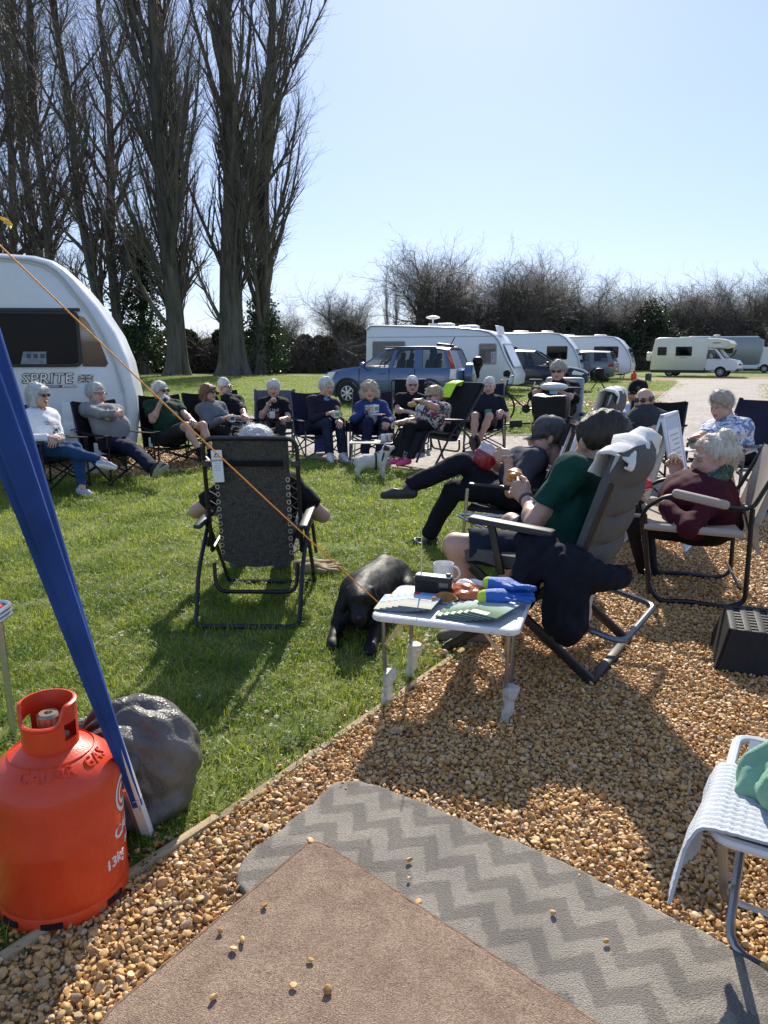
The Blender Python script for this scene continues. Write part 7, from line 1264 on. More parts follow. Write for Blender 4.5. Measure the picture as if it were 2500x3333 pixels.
MB().prism([(x * .93, y * .93) for x, y in rr_], .02, 0, X @ Matrix.Translation((0, 0, .012))).build('table_top', M('red_laminate', (.55, .06, .04), .4), tb, 0); m = MB()
for z in (.49, .505, .52): m.tube([(x, y, z) for x, y in rr_], .0085, 6, closed=True)
m.build('rim', ALU(), tb)
for sx in (-.24, .235):
    for sy in (-.17, .16): MB().rod((sx, sy, 0), (sx * .98, sy, .49), .012, 10).build('leg', ALU(), tb)
MB().box((.20, -.19, .30), (.17, .014, .028), (0, R(12), 0), bev=.005).build('brace', M('red_plastic', (.50, .03, .03), .35), tb)
# ---------------------------------------------------------------- camping table with its things
FL, FR = gz(1212, 2000, .4), gz(1683, 2052, .4); ux = (FR - FL); tw_ = ux.length; ux /= tw_; uy = Vector((-ux.y, ux.x, 0)); TA = math.atan2(ux.y, ux.x); td_ = .40
tc_ = FL + ux * tw_ / 2 + uy * td_ / 2; tb = thing('camping_table', 'small white folding table with metal rim on the gravel edge', 'table', (tc_.x, tc_.y, 0), TA); hx_, hy_ = tw_ / 2, td_ / 2
MB().prism(rrect(-hx_ + .006, hx_ - .006, -hy_ + .006, hy_ - .006, .03), .012, 0, Matrix.Translation((0, 0, .393))).build('table_top', M('speckled_laminate', (.62, .61, .60), .35, .1, 60, fine=.6), tb, 0)
MB().tube([(x, y, .388) for x, y in rrect(-hx_, hx_, -hy_, hy_, .035)], .0105, 8, closed=True, flat=1.3).build('rim', M('white_rim', (.74, .73, .71), .35, .04, 30), tb)
TUBE = M('grey_steel_tube', (.34, .34, .35), .3, .1, 20, metal=.8); BRS = M('brass_strip', (.55, .48, .35), .4, .15, 40, metal=.6); PB = M('milky_polythene', (.72, .72, .72), .35, .05, 10, alpha=.5, bump=.5, bscale=40)
for sx in (-1, 1):
    for sy in (-1, 1):
        a = Vector((sx * (hx_ - .035) - sx * (.0 if sy < 0 else .02), sy * (hy_ - .03), .38)); e = Vector((a.x - sx * .004, sy * (hy_ - .05), .0)); lg = MB().tube([a, e + Vector((0, 0, .03)), e], .0085, 8).build('leg', TUBE, tb)
        if not (sx > 0 and sy > 0):
            f = SDF((e.x - .08, e.y - .08, -.02), (e.x + .1, e.y + .08, .22), .006); f.cone(e + Vector((0, 0, .012)), e + Vector((.004, 0, .06)), .015, .013).cone(e + Vector((.005, 0, .05)), e + Vector((.02, 0, .155)), .010, .026); f.noise(.006, 70, 3 + sx + sy, 7, ridge=True); f.plane((0, 0, .155), (0, 0, 1)); mesh_np('plastic_bag', [f.mesh()], PB, lg, 60)
    MB().box((sx * (hx_ - .085), -hy_ + .02, .325), (.125, .004, .012), (0, R(-52) * sx * -1, 0)).build('folding_brace', BRS, tb, 0)
    for k in (.03, .09): MB().ell((sx * (hx_ - k), -hy_ - .010, .388), (.004, .003, .004), 8, 5).build('rivet', ALU(), tb)
TZ = .401
def onto(px, py): p = gz(px, py, TZ); return p
def tabX(px, py, rz, z=0): p = onto(px, py); return Matrix.Translation(p + Vector((0, 0, z))) @ Matrix.Rotation(rz, 4, 'Z')
# booklets
def cover(name, cols, horizon=True):
    m = bpy.data.materials.new(name); m.use_nodes = True; MATS[name] = m; N, L, b = nodes_of(m); tc = node(N, 'TexCoord'); sp = node(N, 'SeparateXYZ'); L.new(tc.outputs['Object'], sp.inputs[0]); nz = node(N, 'TexNoise'); nz.inputs['Scale'].default_value = 22; L.new(tc.outputs['Object'], nz.inputs[0]); ad = node(N, 'Math', operation='MULTIPLY_ADD', i_1=.05); L.new(nz.outputs[0], ad.inputs[0]); L.new(sp.outputs[1], ad.inputs[2]); mr = node(N, 'MapRange', i_1=-.08, i_2=.13); L.new(ad.outputs[0], mr.inputs[0]); cr = node(N, 'ValToRGB'); L.new(mr.outputs[0], cr.inputs[0]); e = cr.color_ramp.elements; e[0].color = (*cols[0][1], 1); e[0].position = cols[0][0]; e[1].color = (*cols[-1][1], 1); e[1].position = cols[-1][0]
    for p, c in cols[1:-1]: e.new(p).color = (*c, 1)
    L.new(cr.outputs[0], b.inputs['Base Color']); b.inputs['Roughness'].default_value = .8; b.inputs['Specular IOR Level'].default_value = .03; return m
CV1 = cover('landscape_cover', [(0, (.42, .44, .36)), (.25, (.55, .52, .42)), (.45, (.40, .48, .48)), (.6, (.62, .70, .75)), (.85, (.20, .38, .66)), (1, (.10, .22, .50))]); CV2 = cover('green_cover', [(0, (.10, .16, .10)), (.3, (.16, .24, .13)), (.7, (.40, .48, .44)), (1, (.60, .66, .70))]); EDGEM = M('paper_edge', (.10, .13, .19), .6, .3, 60); REDI = M('red_ink', (.62, .05, .04), .5)
rz0 = TA + R(-2)
for i in range(5):
    k = 4 - i; p = onto(1372 - 21 * k, 1972 - 1.5 * k); o = MB().box((0, 0, 0), (.135, .19, .004)).build('booklet', EDGEM, None, 0, loc=(p.x, p.y, TZ + .0045 + .0045 * i), rot=(0, 0, rz0 + R(1.5 * k)))
    tag(o, ['lowest and leftmost', 'second from left', 'middle', 'second from top', 'topmost'][i] + ' booklet of the fan with red title West Essex', 'booklet', 'blue sky booklets fanned on the table')
    MB().box((0, 0, .0026), (.134, .189, .0008)).build('cover', CV1, o, 0); text('lettering', 'West Essex DA', .0195, REDI, o, Matrix.Translation((-.062, .0, .0040)), .0004, align='LEFT'); MB().lathe([(.018, 0), (.018, .0003)], 16, 0, Matrix.Translation((-.045, .078, .0031))).build('emblem', REDI, o, 0)
for i in range(6):
    p = onto(1492 + 23 * i, 1992 + 2.2 * i); o = MB().box((0, 0, 0), (.125, .19, .004)).build('booklet', EDGEM, None, 0, loc=(p.x, p.y, TZ + .0045 + .0045 * i), rot=(0, 0, rz0 - R(5) - R(2.5 * i)))
    tag(o, ['lowest and leftmost', 'second from left', 'third from left', 'fourth from left', 'second from top', 'topmost'][i] + ' green booklet of the fan under the blue gloves', 'booklet', 'green booklets fanned on the table')
    MB().box((0, 0, .0026), (.124, .189, .0008)).build('cover', CV2, o, 0); MB().box((-.02, -.07, .0033), (.07, .028, .0006)).build('address_label', tagm, o, 0)
    for q in range(3): MB().box((-.025, -.063 - .007 * q, .0038), (.05 - .01 * q, .0018, .0003)).build('print_line', ink, o, 0)
# radio
p = onto(1412, 1946); rd = thing('radio', 'small black portable radio with silver top and raised aerial on the table', 'radio', (p.x, p.y + .012, TZ), TA - R(3))
MB().box((0, 0, .046), (.158, .045, .092), bev=.010).build('case', M('black_brown_plastic', (.022, .016, .015), .4, .2, 40), rd); MB().box((0, 0, .0935), (.150, .040, .006), bev=.0025).build('top_panel', M('silver_plastic', (.55, .55, .55), .35, .05, 30, metal=.4), rd); MB().box((-.026, -.0228, .042), (.090, .003, .062), bev=.001).build('speaker_grille', M('grille_cloth', (.012, .012, .013), .8, .4, 400), rd); MB().box((.048, -.0228, .062), (.038, .003, .020), bev=.001).build('display', M('display_glass', (.16, .16, .155), .2, .25, 90), rd)
for k in range(5): MB().lathe([(.0062, 0), (.0062, .003), (.004, .004)], 12, 0, Matrix.Translation((-.032 + .016 * k, 0, .096))).build('button', WHITEP(), rd)
for k in range(6): MB().box((.036 + .012 * (k % 3), -.0235, .036 - .012 * (k // 3)), (.007, .003, .005), bev=.001).build('button', DKTRIM, rd)
MB().lathe([(.011, 0), (.011, .010), (.009, .012)], 16, 0, Matrix.Translation((.062, 0, .096))).build('knob', DKTRIM, rd)
MB().tube([(-.058, .012, .09), (-.0585, .0125, .2), (-.062, .013, .335)], [.0032, .0026, .0016], 6).build('aerial', M('cream_aerial', (.62, .55, .42), .4, .05, 10), rd)
def mug(label, pos, rot=0, h=.092, r=.041, m=None, inside=None, art=None, tilt=None, group='mugs of tea and coffee'):
    o = thing('mug', label, 'mug', pos, rot, group); 
    if tilt: o.rotation_euler = (tilt[0], tilt[1], rot)
    MB().lathe([(.002, .001), (r * .92, 0), (r, .006), (r, h), (r - .002, h + .0015), (r - .0045, h), (r - .005, .012), (.002, .010)], 22, 0, cap=False).build('cup', m or M('white_glaze', (.76, .76, .75), .15, .03, 10, coat=.3), o, 40)
    MB().tube([(r - .003 + .030 * math.sin(a) * 1.0, 0, h * .5 + .030 * math.cos(a)) for a in np.linspace(.15, math.pi - .15, 9)], .005, 7).build('handle', m or M('white_glaze'), o)
    MB().lathe([(.002, 0), (r - .005, 0)], 20, 0, Matrix.Translation((0, 0, h * (.75 if inside is None else .45))), cap=False).build('tea', inside or M('tea', (.16, .07, .025), .1), o, 0)
    if art: MB().grid([[((r + .0008) * math.cos(a), (r + .0008) * math.sin(a), z) for z in (h * .25, h * .78)] for a in np.linspace(art[1] - .7, art[1] + .7, 8)]).build('printed_picture', art[0], o, 0)
    return o
p = onto(1424, 1900); mug('stained white mug standing behind the radio on the camping table', (p.x + .03, p.y + .055, TZ), R(-20), .078, .047, None, M('coffee_stain', (.52, .30, .13), .5, .3, 30))
# crisp packet
def packet(name, label, cat, X, w, h, d, mats, seed, split=.55, group=None):
    f = SDF((-w, -h, -d), (w, h, d), .006); f.ell((0, 0, 0), (w * .5, h * .5, d * .5)); f.box((0, 0, 0), (w * .47, h * .46, d * .12), None, .004, .02); f.noise(.004, 60, seed, 7, ridge=True); V, Q = f.mesh(); o = mesh_np(name, [(V, Q)], mats, None, 50, matfn=lambda C: (C[:, 1] > h * (split - .5)).astype(int) if len(mats) > 1 else np.zeros(len(C))); o.matrix_world = X; return tag(o, label, cat, group)
CR1 = M('orange_foil', (.46, .10, .025), .25, .25, 14, spec=.8, bump=.3, bscale=60); CR2 = M('white_foil', (.70, .68, .66), .25, .2, 20, spec=.8)
pk = packet('crisp_packet', 'orange and white crisp packet lying on the camping table', 'crisp packet', tabX(1522, 1945, TA - R(8), .034) @ Matrix.Rotation(R(14), 4, 'X'), .125, .145, .05, [CR1, CR2], 3, .60)
# shell ornament
p = onto(1450, 1965); so_ = thing('shell_ornament', 'ribbed orange scallop shell ornament in front of the radio', 'ornament', (p.x, p.y, TZ), TA + R(6)); G = []
for i in range(29):
    a = R(18 + 144 * i / 28); rr = .052 * (1 + .05 * math.cos(i * math.pi)); G.append([(rr * k * math.cos(a) * (1), -.004 * math.cos(i * math.pi) * k + .012 * k * k - .01, .012 + rr * k * math.sin(a) * .75) for k in (.08, .35, .65, .9, 1.0)])
MB().grid(G, 0, .003).build('shell', M('orange_shell', (.50, .27, .12), .5, .3, 40), so_, 60); MB().box((0, 0, .006), (.028, .018, .013), bev=.004).build('stand', M('pale_stone', (.42, .37, .30), .8, .3, 60), so_)
p = onto(1414, 1972); o = bpy.data.objects.new('pebble', PM[2]); COL.objects.link(o); o.scale = (.0125, .010, .010); o.location = (p.x, p.y, TZ + .033); tag(o, 'grey brown pebble weighing down the West Essex booklets', 'pebble')
def glove(name, label, X, mat, cuff, seed, group=None, s=1.0):
    f = SDF((-.10, -.14, -.03), (.10, .18, .06), .0052); f.cone((0, -.09, .014), (0, -.01, .016), .034, .036, .02); f.box((0, .0, .016), (.042, .05, .017), None, .015, .02)
    for i, (x, ln) in enumerate(((-.034, .075), (-.012, .09), (.011, .088), (.033, .066))): f.cone((x * .9, .04, .016), (x * 1.25, .04 + ln, .013 + .012 * math.sin(seed + i)), .0135, .0115, .006)
    f.cone((.035, -.02, .016), (.072, .035, .018), .014, .012, .008); f.noise(.003, 60, seed); V, Q = f.mesh(); o = mesh_np(name, [(V * s, Q)], [mat, cuff], None, 180, matfn=lambda C: (C[:, 1] < -.092 * s).astype(int)); o.matrix_world = X; return tag(o, label, 'glove', group)
GLB = M('blue_latex', (.025, .13, .48), .5, .15, 30, bump=.5, bscale=300); GLY = cloth('lime_knit', (.48, .62, .08)); gX = tabX(1640, 1976, TA - R(70), .032)
glove('glove', 'blue rubber work glove with lime cuff, lower of the pair on the booklets', gX, GLB, GLY, 2, 'pair of work gloves on the table', .86); glove('glove', 'blue rubber work glove with lime cuff, upper of the pair on the booklets', tabX(1652, 1960, TA - R(96), .058) @ Matrix.Rotation(R(-8), 4, 'Y'), GLB, GLY, 5, 'pair of work gloves on the table', .86)
LG = cloth('tan_leather', (.34, .26, .16), rough=.8); p = gz(1040, 1868); glove('glove', 'tan leather work glove lying on the grass, nearer of the pair', Matrix.Translation((p.x - .01, p.y, .02)) @ Matrix.Rotation(R(-80), 4, 'Z'), LG, LG, 1, 'pair of leather gloves on the grass', 1.15); glove('glove', 'tan leather work glove lying on the grass, farther of the pair', Matrix.Translation((p.x - .05, p.y + .11, .022)) @ Matrix.Rotation(R(-60), 4, 'Z'), LG, LG, 4, 'pair of leather gloves on the grass', 1.15)
# ---------------------------------------------------------------- dogs
def fur(V, Q, n, ln, wd, back, seed):
    rg = np.random.default_rng(seed); qi = rg.integers(0, len(Q), n); w = rg.random((n, 2, 1)); c = V[Q[qi, 0]] * (1 - w[:, 0]) * (1 - w[:, 1]) + V[Q[qi, 1]] * w[:, 0] * (1 - w[:, 1]) + V[Q[qi, 2]] * w[:, 0] * w[:, 1] + V[Q[qi, 3]] * (1 - w[:, 0]) * w[:, 1]; nr = np.cross(V[Q[qi, 2]] - V[Q[qi, 0]], V[Q[qi, 3]] - V[Q[qi, 1]]); nr /= np.linalg.norm(nr, axis=1)[:, None] + 1e-9
    d = np.array(back) + rg.normal(0, .25, (n, 3)); d -= nr * (d * nr).sum(1, keepdims=True); d /= np.linalg.norm(d, axis=1)[:, None] + 1e-9; d = d + nr * .32; t = np.cross(d, nr); t /= np.linalg.norm(t, axis=1)[:, None] + 1e-9; l = ln * rg.uniform(.5, 1.2, (n, 1)); c = c - nr * .002
    return np.stack([c - t * wd, c + t * wd, c + d * l + t * wd * .2, c + d * l - t * wd * .2], 1).reshape(-1, 3), np.arange(4 * n).reshape(-1, 4)
DOGB = M('black_dog_fur', (.012, .012, .013), .55, .3, 30, bump=.15, bscale=260, stretch=(1, .3, 1), spec=.25); 
dg = thing('dog', 'black labrador lying on the grass beside the camping table', 'dog', (-.115, 3.62, 0)); dg.scale = (.84, 1, .88); D = lambda x, y, z: Vector((x + .12, y - 3.62, z))
f = SDF((-.32, -.5, -.02), (.5, .8, .42), .0078); f.ell(D(-.11, 3.66, .16), (.145, .19, .15)); f.cone(D(-.10, 3.68, .175), D(.02, 4.02, .165), .150, .145, .05); f.ell(D(.05, 4.08, .14), (.16, .15, .14)); f.cone(D(-.12, 3.58, .22), D(-.125, 3.46, .255), .095, .078, .04)
f.ell(D(-.125, 3.43, .265), (.080, .088, .068)); f.cone(D(-.125, 3.38, .235), D(-.123, 3.285, .20), .052, .040, .03); f.ell(D(-.125, 3.37, .285), (.05, .05, .03)); f.cone(D(-.123, 3.375, .19), D(-.121, 3.30, .155), .034, .022, .012)
for s in (-1, 1):
    f.cone(D(-.125 + s * .066, 3.45, .295), D(-.125 + s * .098, 3.43, .205), .022, .030, .014); f.ell(D(-.125 + s * .035, 3.355, .268), (.012, .012, .010), None, .008, 's')
f.cone(D(-.22, 3.60, .13), D(-.255, 3.56, .06), .065, .05, .03); f.cone(D(-.255, 3.58, .05), D(-.275, 3.40, .036), .042, .036, .02); f.ell(D(-.278, 3.365, .030), (.040, .055, .030), None, .015); f.cone(D(.0, 3.60, .13), D(-.02, 3.52, .06), .065, .05, .03); f.cone(D(-.02, 3.54, .05), D(-.055, 3.34, .036), .042, .036, .02); f.ell(D(-.06, 3.295, .030), (.040, .055, .030), None, .015)
for cx, cy in ((-.278, 3.33), (-.06, 3.26)):
    for k in (-1.5, -.5, .5, 1.5): f.ell(D(cx + k * .017, cy - .012 + abs(k) * .006, .022), (.0115, .022, .018), None, .004)
f.ell(D(.17, 3.98, .10), (.07, .15, .10), None, .04); f.cone(D(.20, 3.93, .05), D(.17, 3.78, .03), .04, .035, .02); f.cone(D(.08, 4.18, .10), D(.22, 4.30, .05), .04, .030, .03); f.cone(D(.22, 4.30, .05), D(.40, 4.28, .025), .030, .016, .02)
f.plane((0, 0, .002), (0, 0, -1)); f.noise(.003, 38, 2, 7); f.noise(.0012, 120, 3, 7, (1, .4, 1)); V, Q = f.mesh(); mesh_np('body', [(V, Q), fur(V, Q, 22000, .016, .0011, (0, .8, -.25), 1)], DOGB, dg)
MB().ell(D(-.122, 3.252, .213), (.019, .014, .014), 12, 8).build('nose', M('wet_nose', (.012, .012, .013), .25, .2, 30), dg); gm_ = MB().ell(D(-.121, 3.296, .166), (.020, .014, .010), 10, 6).build('muzzle_fur', M('greying_fur', (.16, .15, .14), .8, .4, 90), dg)
for s in (-1, 1): MB().ell(D(-.125 + s * .037, 3.350, .268), (.010, .008, .009), 10, 6).build('eye', M('dog_eye', (.05, .025, .012), .08), dg)
th = MB(); [th.ell(D(-.121 + (k - 2.5) * .007, 3.279, .174), (.0028, .0025, .005), 6, 4) for k in range(6)]; th.build('teeth', M('ivory', (.6, .55, .42), .4), dg)
WF = M('white_dog_fur', (.66, .62, .56), .8, .08, 30, bump=.7, bscale=200); tr_ = thing('dog', 'small white terrier in a dark harness looking up beside the little table', 'dog', (-.14, 8.4, 0), R(4)); f = SDF((-.32, -.2, -.01), (.32, .2, .45), .0075)
f.ell((-.02, 0, .20), (.17, .085, .085)); f.ell((.09, 0, .205), (.09, .085, .095)); f.cone((.12, 0, .24), (.165, 0, .315), .062, .05, .03); f.ell((.175, 0, .335), (.055, .052, .048)); f.cone((.19, 0, .335), (.245, .0, .355), .030, .022, .015); f.cone((-.17, 0, .22), (-.235, 0, .235), .022, .010, .02)
for x, y, ky in ((.12, -.055, 0), (.10, .055, 0)): f.cone((x, y, .19), (x + .005, y, .09), .034, .022, .02); f.cone((x + .005, y, .09), (x + .005, y, .02), .021, .019, .01); f.ell((x + .015, y, .014), (.026, .02, .015), None, .008)
for x, y in ((-.13, -.05), (-.15, .055)): f.ell((x + .01, y, .18), (.06, .038, .07)); f.cone((x + .02, y, .15), (x - .03, y, .085), .034, .020, .02); f.cone((x - .03, y, .085), (x - .015, y, .02), .019, .017, .01); f.ell((x - .003, y, .014), (.026, .02, .015), None, .008)
for s in (-1, 1): f.cone((.155, s * .042, .375), (.175, s * .06, .345), .016, .018, .008)
f.noise(.0028, 60, 4, 7); V, Q = f.mesh(); mesh_np('body', [(V, Q), fur(V, Q, 5000, .012, .0014, (-.8, 0, -.3), 2)], [WF, M('tan_black_patch', (.05, .035, .025), .8)], tr_, matfn=lambda C: ((C[:, 0] > .13) & (C[:, 2] > .325) & (C[:, 1] < -.022) & (C[:, 0] < .2)).astype(int)); MB().ell((.263, 0, .362), (.010, .011, .009), 8, 6).build('nose', M('wet_nose'), tr_)
hn = MB(); hn.tube([(.115 + .055 * math.cos(a) * .5, .082 * math.sin(a), .225 + .09 * math.cos(a)) for a in np.linspace(0, 6.283, 18, endpoint=False)], .010, 6, closed=True); hn.tube([(.045, .094 * math.sin(a), .20 + .097 * math.cos(a)) for a in np.linspace(0, 6.283, 18, endpoint=False)], .010, 6, closed=True); hn.box((.075, 0, .298), (.1, .05, .014), (0, R(-15), 0), bev=.006); hn.build('harness', cloth('dark_green_webbing', (.02, .03, .03)), tr_)
# ---------------------------------------------------------------- right side: step, stool, bag, sign
stp = thing('caravan_step', 'black plastic caravan step with holes in its tread at the right edge', 'step', (1.82, 3.15, 0), R(-21)); PL = M('black_step_plastic', (.014, .015, .017), .6, .2, 60, spec=.3, bump=.2, bscale=200); W2, D2, H2 = .24, .165, .20
m = MB(); m.grid([[(sx * (W2 + .05 * (1 - z / H2)), sy * (D2 + .05 * (1 - z / H2)), z) for z in (0, .03, H2 - .02, H2)] for sx, sy in ((-1, -1), (-.4, -1), (.4, -1), (1, -1), (1, 1), (-1, 1), (-1, -1))], 0, .012); m.build('body', PL, stp, 30)
MB().box((0, 0, H2 - .035), (2 * W2 - .02, 2 * D2 - .02, .01)).build('hole_shade_sheet', M('slot_shadow'), stp, 0); tr2 = MB()  # near-black sheet stands in for the shade below the tread holes
for i in range(9): x = -W2 + .01 + (2 * W2 - .02) * i / 8; tr2.box((x, 0, H2 - .006), (.030, 2 * D2, .016), bev=.003)
for j in range(9): y = -D2 + .008 + (2 * D2 - .016) * j / 8; tr2.box((0, y, H2 - .0075), (2 * W2, .022, .014), bev=.003)
tr2.build('tread', PL, stp, 30)
F0, B0 = gz(2317, 2720, .38), gz(2403, 2395, .38); sy_ = (B0 - F0).normalized(); sx_ = Vector((sy_.y, -sy_.x, 0)); SA = math.atan2(sx_.y, sx_.x); sl_ = (B0 - F0).length; stl = thing('folding_stool', 'white framed folding stool with blue grey seat at the right edge', 'stool', (F0.x, F0.y, 0), SA)
MB().grid([[(.03 + .44 * i / 4, .02 + (sl_ - .04) * j / 4, .378 - .008 * math.sin(i)) for j in range(5)] for i in range(5)], 0, .01).build('seat', M('blue_grey_textilene', (.085, .12, .19), .7, .15, 90, fine=.4), stl, 60); MB().tube([(x, y, .378) for x, y in rrect(0, .5, 0, sl_, .04)], .012, 8, closed=True).build('seat_frame', M('white_tube', (.72, .70, .69), .35, .05, 20), stl)
GT = M('grey_steel_tube'); MB().tube(arc([(.02, .01, .37), (.02, sl_ * .62, .015), (.48, sl_ * .62, .015), (.48, .01, .37)]), .011, 8).build('leg', GT, stl); MB().tube(arc([(.045, sl_, .37), (.045, sl_ * .25, .015), (.455, sl_ * .25, .015), (.455, sl_, .37)]), .011, 8).build('leg', GT, stl)
WB = M('pale_waffle_weave', (.50, .53, .57), .9, .06, 30, bump=.4, bscale=400); G = []; nu, nv_ = 92, 64
for i in range(nu):
    u = i / (nu - 1) * .62 - .19; row = []
    for j in range(nv_):
        v = -.012 + (.30) * j / (nv_ - 1); wf = .0052 * max(abs(math.sin(math.pi * u / .019)), abs(math.sin(math.pi * v / .019))) ** 4
        if u < 0: q = min(1, -u / .19); x = -.010 - .022 * math.sin(min(-u / .05, 1.57)) - .05 * q * (1 - j / (nv_ - 1)) * .6 - .01 * math.sin(v * 30) * q; z = .398 - max(0, -u - .02) * 1.0 - .008 * min(1, -u / .02); y = v + .05 * q * math.sin(v * 12) - q * .03; row.append((x - wf * .8, y, z))
        else: row.append((u, v, .396 + wf + .004 * math.sin(u * 14 + v * 9)))
    G.append(row)
bl = MB(); bl.grid(G, 0, .007); bo = bl.build('blanket', WB, None, 60, loc=(F0.x, F0.y, 0), rot=(0, 0, SA)); tag(bo, 'pale waffle blanket draped over the stool at the right edge', 'blanket')
f = SDF((-.05, -.05, .36), (.5, .5, .66), .0085); f.ell((.30, .17, .43), (.13, .10, .06)); f.ell((.24, .14, .46), (.08, .10, .06)); f.ell((.36, .20, .50), (.11, .09, .06)); f.cone((.16, .16, .42), (.3, .2, .47), .045, .06); f.noise(.016, 24, 3, 6, ridge=True); f.noise(.005, 60, 4, 6, ridge=True); f.plane((0, 0, .404), (0, 0, -1)); o = mesh_np('green_cloth', [f.mesh()], cloth('sage_green_cotton', (.22, .40, .28), var=.08), None); o.location = tuple(Vector((F0.x, F0.y, 0)) + sx_ * -.085 + sy_ * .03); o.rotation_euler = (0, 0, SA); tag(o, 'crumpled sage green cloth heaped on the waffle blanket', 'cloth')
p = gz(2440, 1668); f = SDF((-.35, -.15, 0), (.3, .15, .25), .009); f.cone((-.22, 0, .06), (.08, 0, .075), .06, .075); f.ell((.14, 0, .09), (.09, .08, .085)); f.noise(.008, 50, 3, 7, ridge=True); f.plane((0, 0, .004), (0, 0, -1)); o = mesh_np('holdall', [f.mesh()], [cloth('dark_brown_nylon', (.045, .018, .018), rough=.5), M('red_binding', (.45, .03, .03), .35)], None, 180, matfn=lambda C: (np.abs(C[:, 0] - .09 - .03 * np.sin(C[:, 2] * 30)) < .018).astype(int)); o.location = (p.x, p.y, 0); o.rotation_euler = (0, 0, R(12)); tag(o, 'dark holdall with red trim lying behind the beige chair', 'bag')
MB().tube([(.0 + .14 + .095 * math.cos(a), -.085, .09 + .085 * math.sin(a)) for a in np.linspace(-.6, 3.6, 14)], .008, 6).build('handle', ALU(), o)
# A board
sg = thing('a_frame_sign', 'aluminium A frame sign board with printed notices behind the grey recliner', 'sign', (2.06, 5.35, 0), R(-33)); ANO = M('anodised_frame', (.60, .61, .63), .35, .05, 30, metal=.6)
for s, nm in ((1, 0), (-1, 1)):
    X = Matrix.Translation((0, 0, .98)) @ Matrix.Rotation(R(-13) * s, 4, 'Y') @ Matrix.Translation((0, 0, -.5)); fm = MB(); fm.X = X
    for a, d in (((0, 0, .485), (.02, .50, .03)), ((0, 0, -.485), (.02, .50, .03)), ((0, .235, 0), (.02, .03, 1.0)), ((0, -.235, 0), (.02, .03, 1.0))): fm.box(a, d, bev=.004)
    fr_o = fm.build('frame_panel', ANO, sg, 30); MB().box((0, 0, 0), (.008, .45, .94)).build('board', M('pale_blue_board', (.50, .56, .64), .5, .05, 10), fr_o, 0).matrix_local = X
    pp = MB().box((.006 * s, .0, .12), (.004, .36, .52)).build('notice', tagm, fr_o, 0); pp.matrix_local = X
    ln = MB(); [ln.box((.0085 * s, .02 * (k % 3), .34 - .035 * k), (.001, .26 - .05 * (k % 3), .008)) for k in range(13)]; o = ln.build('print_line', M('grey_ink', (.35, .35, .37)), fr_o, 0); o.matrix_local = X
MB().rod((-.17, .2, .25), (.17, .2, .25), .008, 6).build('stay_bar', ANO, sg)
# ---------------------------------------------------------------- scooter, bicycles, far things
fS = nrm((-.38, -.92)); sc = thing('mobility_scooter', 'pale blue mobility scooter with black front bag on the road', 'mobility scooter', (h12.x, h12.y, 0), yaw(*fS)); PBL = M('pale_blue_plastic', (.24, .48, .62), .3, .05, 5, coat=.4); BK = M('black_plastic', (.016, .016, .018), .5, .1, 20)
MB().box((0, .32, .20), (.46, .62, .10), bev=.04).build('deck', BK, sc); f = SDF((-.3, .5, .1), (.3, 1.05, .62), .014); f.ell((0, .78, .36), (.23, .20, .12)); f.box((0, .66, .36), (.2, .08, .14), None, .05, .05); f.cone((0, .66, .4), (0, .58, .60), .09, .06, .05); mesh_np('front_shell', [f.mesh()], PBL, sc)
for x, y, r_ in ((-.19, .78, .13), (.19, .78, .13), (-.22, -.22, .14), (.22, -.22, .14)): MB().lathe([(r_ * .5, -.045), (r_ * .9, -.045), (r_, -.02), (r_, .02), (r_ * .9, .045), (r_ * .5, .045), (r_ * .45, 0)], 22, 0, Matrix.Translation((x, y, r_)) @ Matrix.Rotation(R(90), 4, 'Y')).build('wheel', RUBBER(), sc)
for s in (-1, 1): MB().ell((s * .17, .915, .40), (.05, .03, .028), 12, 6).build('indicator', amb, sc)
MB().ell((0, .965, .40), (.065, .03, .05), 14, 8).build('headlamp', whl, sc); MB().box((0, .56, .78), (.09, .05, .42), (R(14), 0, 0), bev=.02).build('tiller', PBL, sc); f = SDF((-.25, .3, .88), (.25, .7, 1.15), .012); f.ell((0, .50, 1.015), (.17, .09, .05)); f.plane((0, 0, 1.03), (0, -.3, 1)); mesh_np('tiller_head', [f.mesh()], [M('pale_green_white', (.62, .70, .66), .3, .04, 10)], sc)
for s in (-1, 1): MB().tube([(s * .12, .48, 1.0), (s * .26, .42, 1.0), (s * .30, .34, .99)], .014, 7).build('handlebar', BK, sc)
f = SDF((-.35, .45, .3), (.35, .95, .98), .014); f.box((0.0, .72, .80), (.21, .11, .13), None, .05, .03); f.box((0, .70, .60), (.19, .06, .16), None, .04, .05); f.noise(.008, 22, 3, 6); mesh_np('front_bag', [f.mesh()], cloth('black_nylon', (.012, .012, .014), rough=.4), sc)
MB().box((0, -.03, .42), (.48, .46, .10), bev=.04).build('seat', BK, sc); MB().box((0, -.28, .80), (.50, .09, .62), (R(8), 0, 0), bev=.06).build('seat_back', M('grey_seat_shell', (.24, .28, .33), .5, .1, 10), sc); MB().box((0, -.2, .3), (.42, .42, .22), bev=.06).build('rear_shell', PBL, sc)
for s in (-1, 1): MB().box((s * .29, -.03, .66), (.06, .34, .04), bev=.015).build('armrest', BK, sc)
